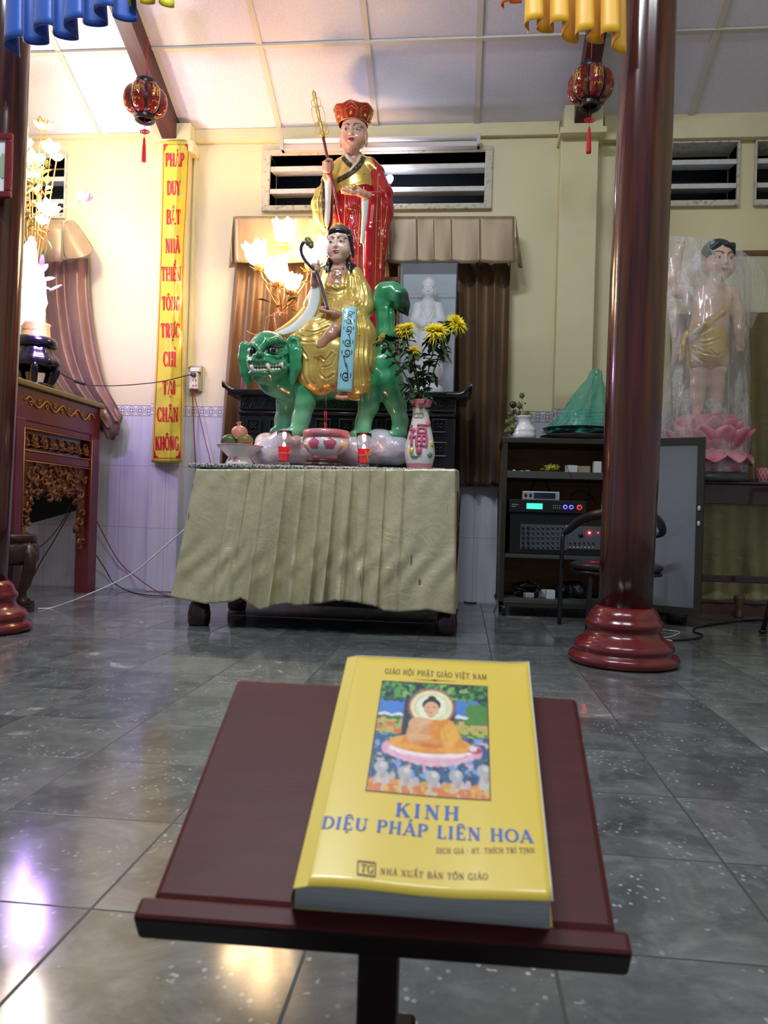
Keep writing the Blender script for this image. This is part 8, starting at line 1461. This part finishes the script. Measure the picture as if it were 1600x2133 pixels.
for i in range(40):
    row = []; xm, xw = (Lp[i][0]+Rp[i][0])/2, (Rp[i][0]-Lp[i][0])/2; ym = (Lp[i][1]+Rp[i][1])/2; dpt = lerp(28, 78, min(1, i/14))
    for k in range(80):
        a = 2*PI*k/80; fl_ = 1+.05*math.sin(9*a+i*.13)+.03*math.sin(17*a-i*.2); row.append(KW(xm+xw*math.cos(a)*fl_, lerp(Lp[i][1], Rp[i][1], .5+.5*math.cos(a)), dpt*-math.sin(a)*fl_*-1))
    G.append(row)
G = np.array(G); G[..., 2] = np.maximum(G[..., 2], RTT+.002); b = MB(); b.sheet(G, closed=True); b.add(G[0], [tuple(range(80))], 0, True); M_FILM = m_film(); fm_ = b.build('plastic_wrap', M_FILM, None, (cl[0], 4.25, RTT+.002)); tag(fm_, 'clear crinkled plastic film draped over the child statue on the right hand table', 'plastic wrap')
b = MB(); b.sheet([[KW(x, y, w) for x, y, w in r] for r in (((1500, 500, 0), (1540, 515, -8), (1575, 545, -14)), ((1530, 560, 10), (1565, 562, -4), (1600, 572, -16)), ((1550, 620, 10), (1572, 630, -2), (1592, 640, -12)), ((1556, 680, 8), (1566, 690, 0), (1574, 660, -6)))]); 
b.build('loose_flap', M_FILM, None, KW(1570, 690, 0), subsurf=2); o = bpy.data.objects['loose_flap']; o.parent = fm_; o.location = Vector(WO['loose_flap']-WO['plastic_wrap'])
M_CUPR = mat('red and white diamond carton', (.62, .10, .16), .4); p = KW(1588, 1003, 20); cu = thing('patterned_cup', (p[0], p[1], RTT), 'red and white diamond patterned cup at the right edge beside the wrapped statue', 'cup'); b = MB(); b.lathe([(0, RTT+.0005), (.028, RTT+.0005), (.040, RTT+.082), (.038, RTT+.082), (.027, RTT+.004)], 28, (p[0], p[1], 0)); b.build('body', M_CUPR, cu)
mb = MB()
for i in range(12):
    for sgn in (-1, 1): stroke_mesh(mb, [([(2*PI*i/12+sgn*t*1.05, t) for t in np.linspace(0, 1, 14)], [.05]*14)], lambda u, v, l: np.array([p[0]+(.0287+.012*v)*math.cos(u), p[1]+(.0287+.012*v)*math.sin(u), RTT+.002+.078*v]))
mb.build('white_lattice', M_PORC, cu)
# stand leg at the right edge, floor cables
b = MB(); e0, e1 = PZ(1577, 1316, 0), PY(1612, 1225, 3.84); e0[1] = 3.86; b.tube([e0+np.array([0, 0, .012]), e1, e1+(e1-e0)*2.2], .0115, 10); st3 = thing('folding_stand', e0, 'black tubular leg of a folding stand on the floor at the right edge', 'stand'); b.build('leg', M_CHM, st3); b = MB(); b.ball(e0+np.array([0, 0, .012]), (.02, .016, .012), 12, 8); b.build('rubber_foot', M_BLACK, st3)
top3 = e1+(e1-e0)*2.2; b = MB(); b.tube([top3, top3+np.array([.30, .0, -.0]), np.array([top3[0]+.42, e0[1], .012])], .0115, 10); b.build('leg', M_CHM, st3)
wire('floor_cable', M_CABLE, [PZ(1640, 1290, .005), PZ(1560, 1292, .005), PZ(1490, 1300, .005), PZ(1450, 1308, .005), PZ(1446, 1316, .005), PZ(1462, 1322, .005), PZ(1455, 1329, .005), PZ(1415, 1333, .005), PZ(1385, 1332, .005)], .005, 'black cable snaking over the floor tiles under the right hand table')
wire('floor_cable', mat('pale cable', (.42, .42, .38), .4), [PZ(1360, 1310, .005), PZ(1390, 1313, .005), PZ(1416, 1317, .005), PZ(1400, 1326, .005), PZ(1375, 1330, .005), PZ(1400, 1335, .005)], .004, 'pale looped cable on the floor just right of the big column base')
wire('wall_cable', M_CABLE, [PY(1038, 1018, 4.6), PY(1037, 1100, 4.62), PY(1036, 1200, 4.62), PY(1034, 1235, 4.62), PZ(1015, 1248, .005), PZ(985, 1256, .005), PZ(960, 1252, .005)], .004, 'black cable running down the tiles left of the rack to the floor')
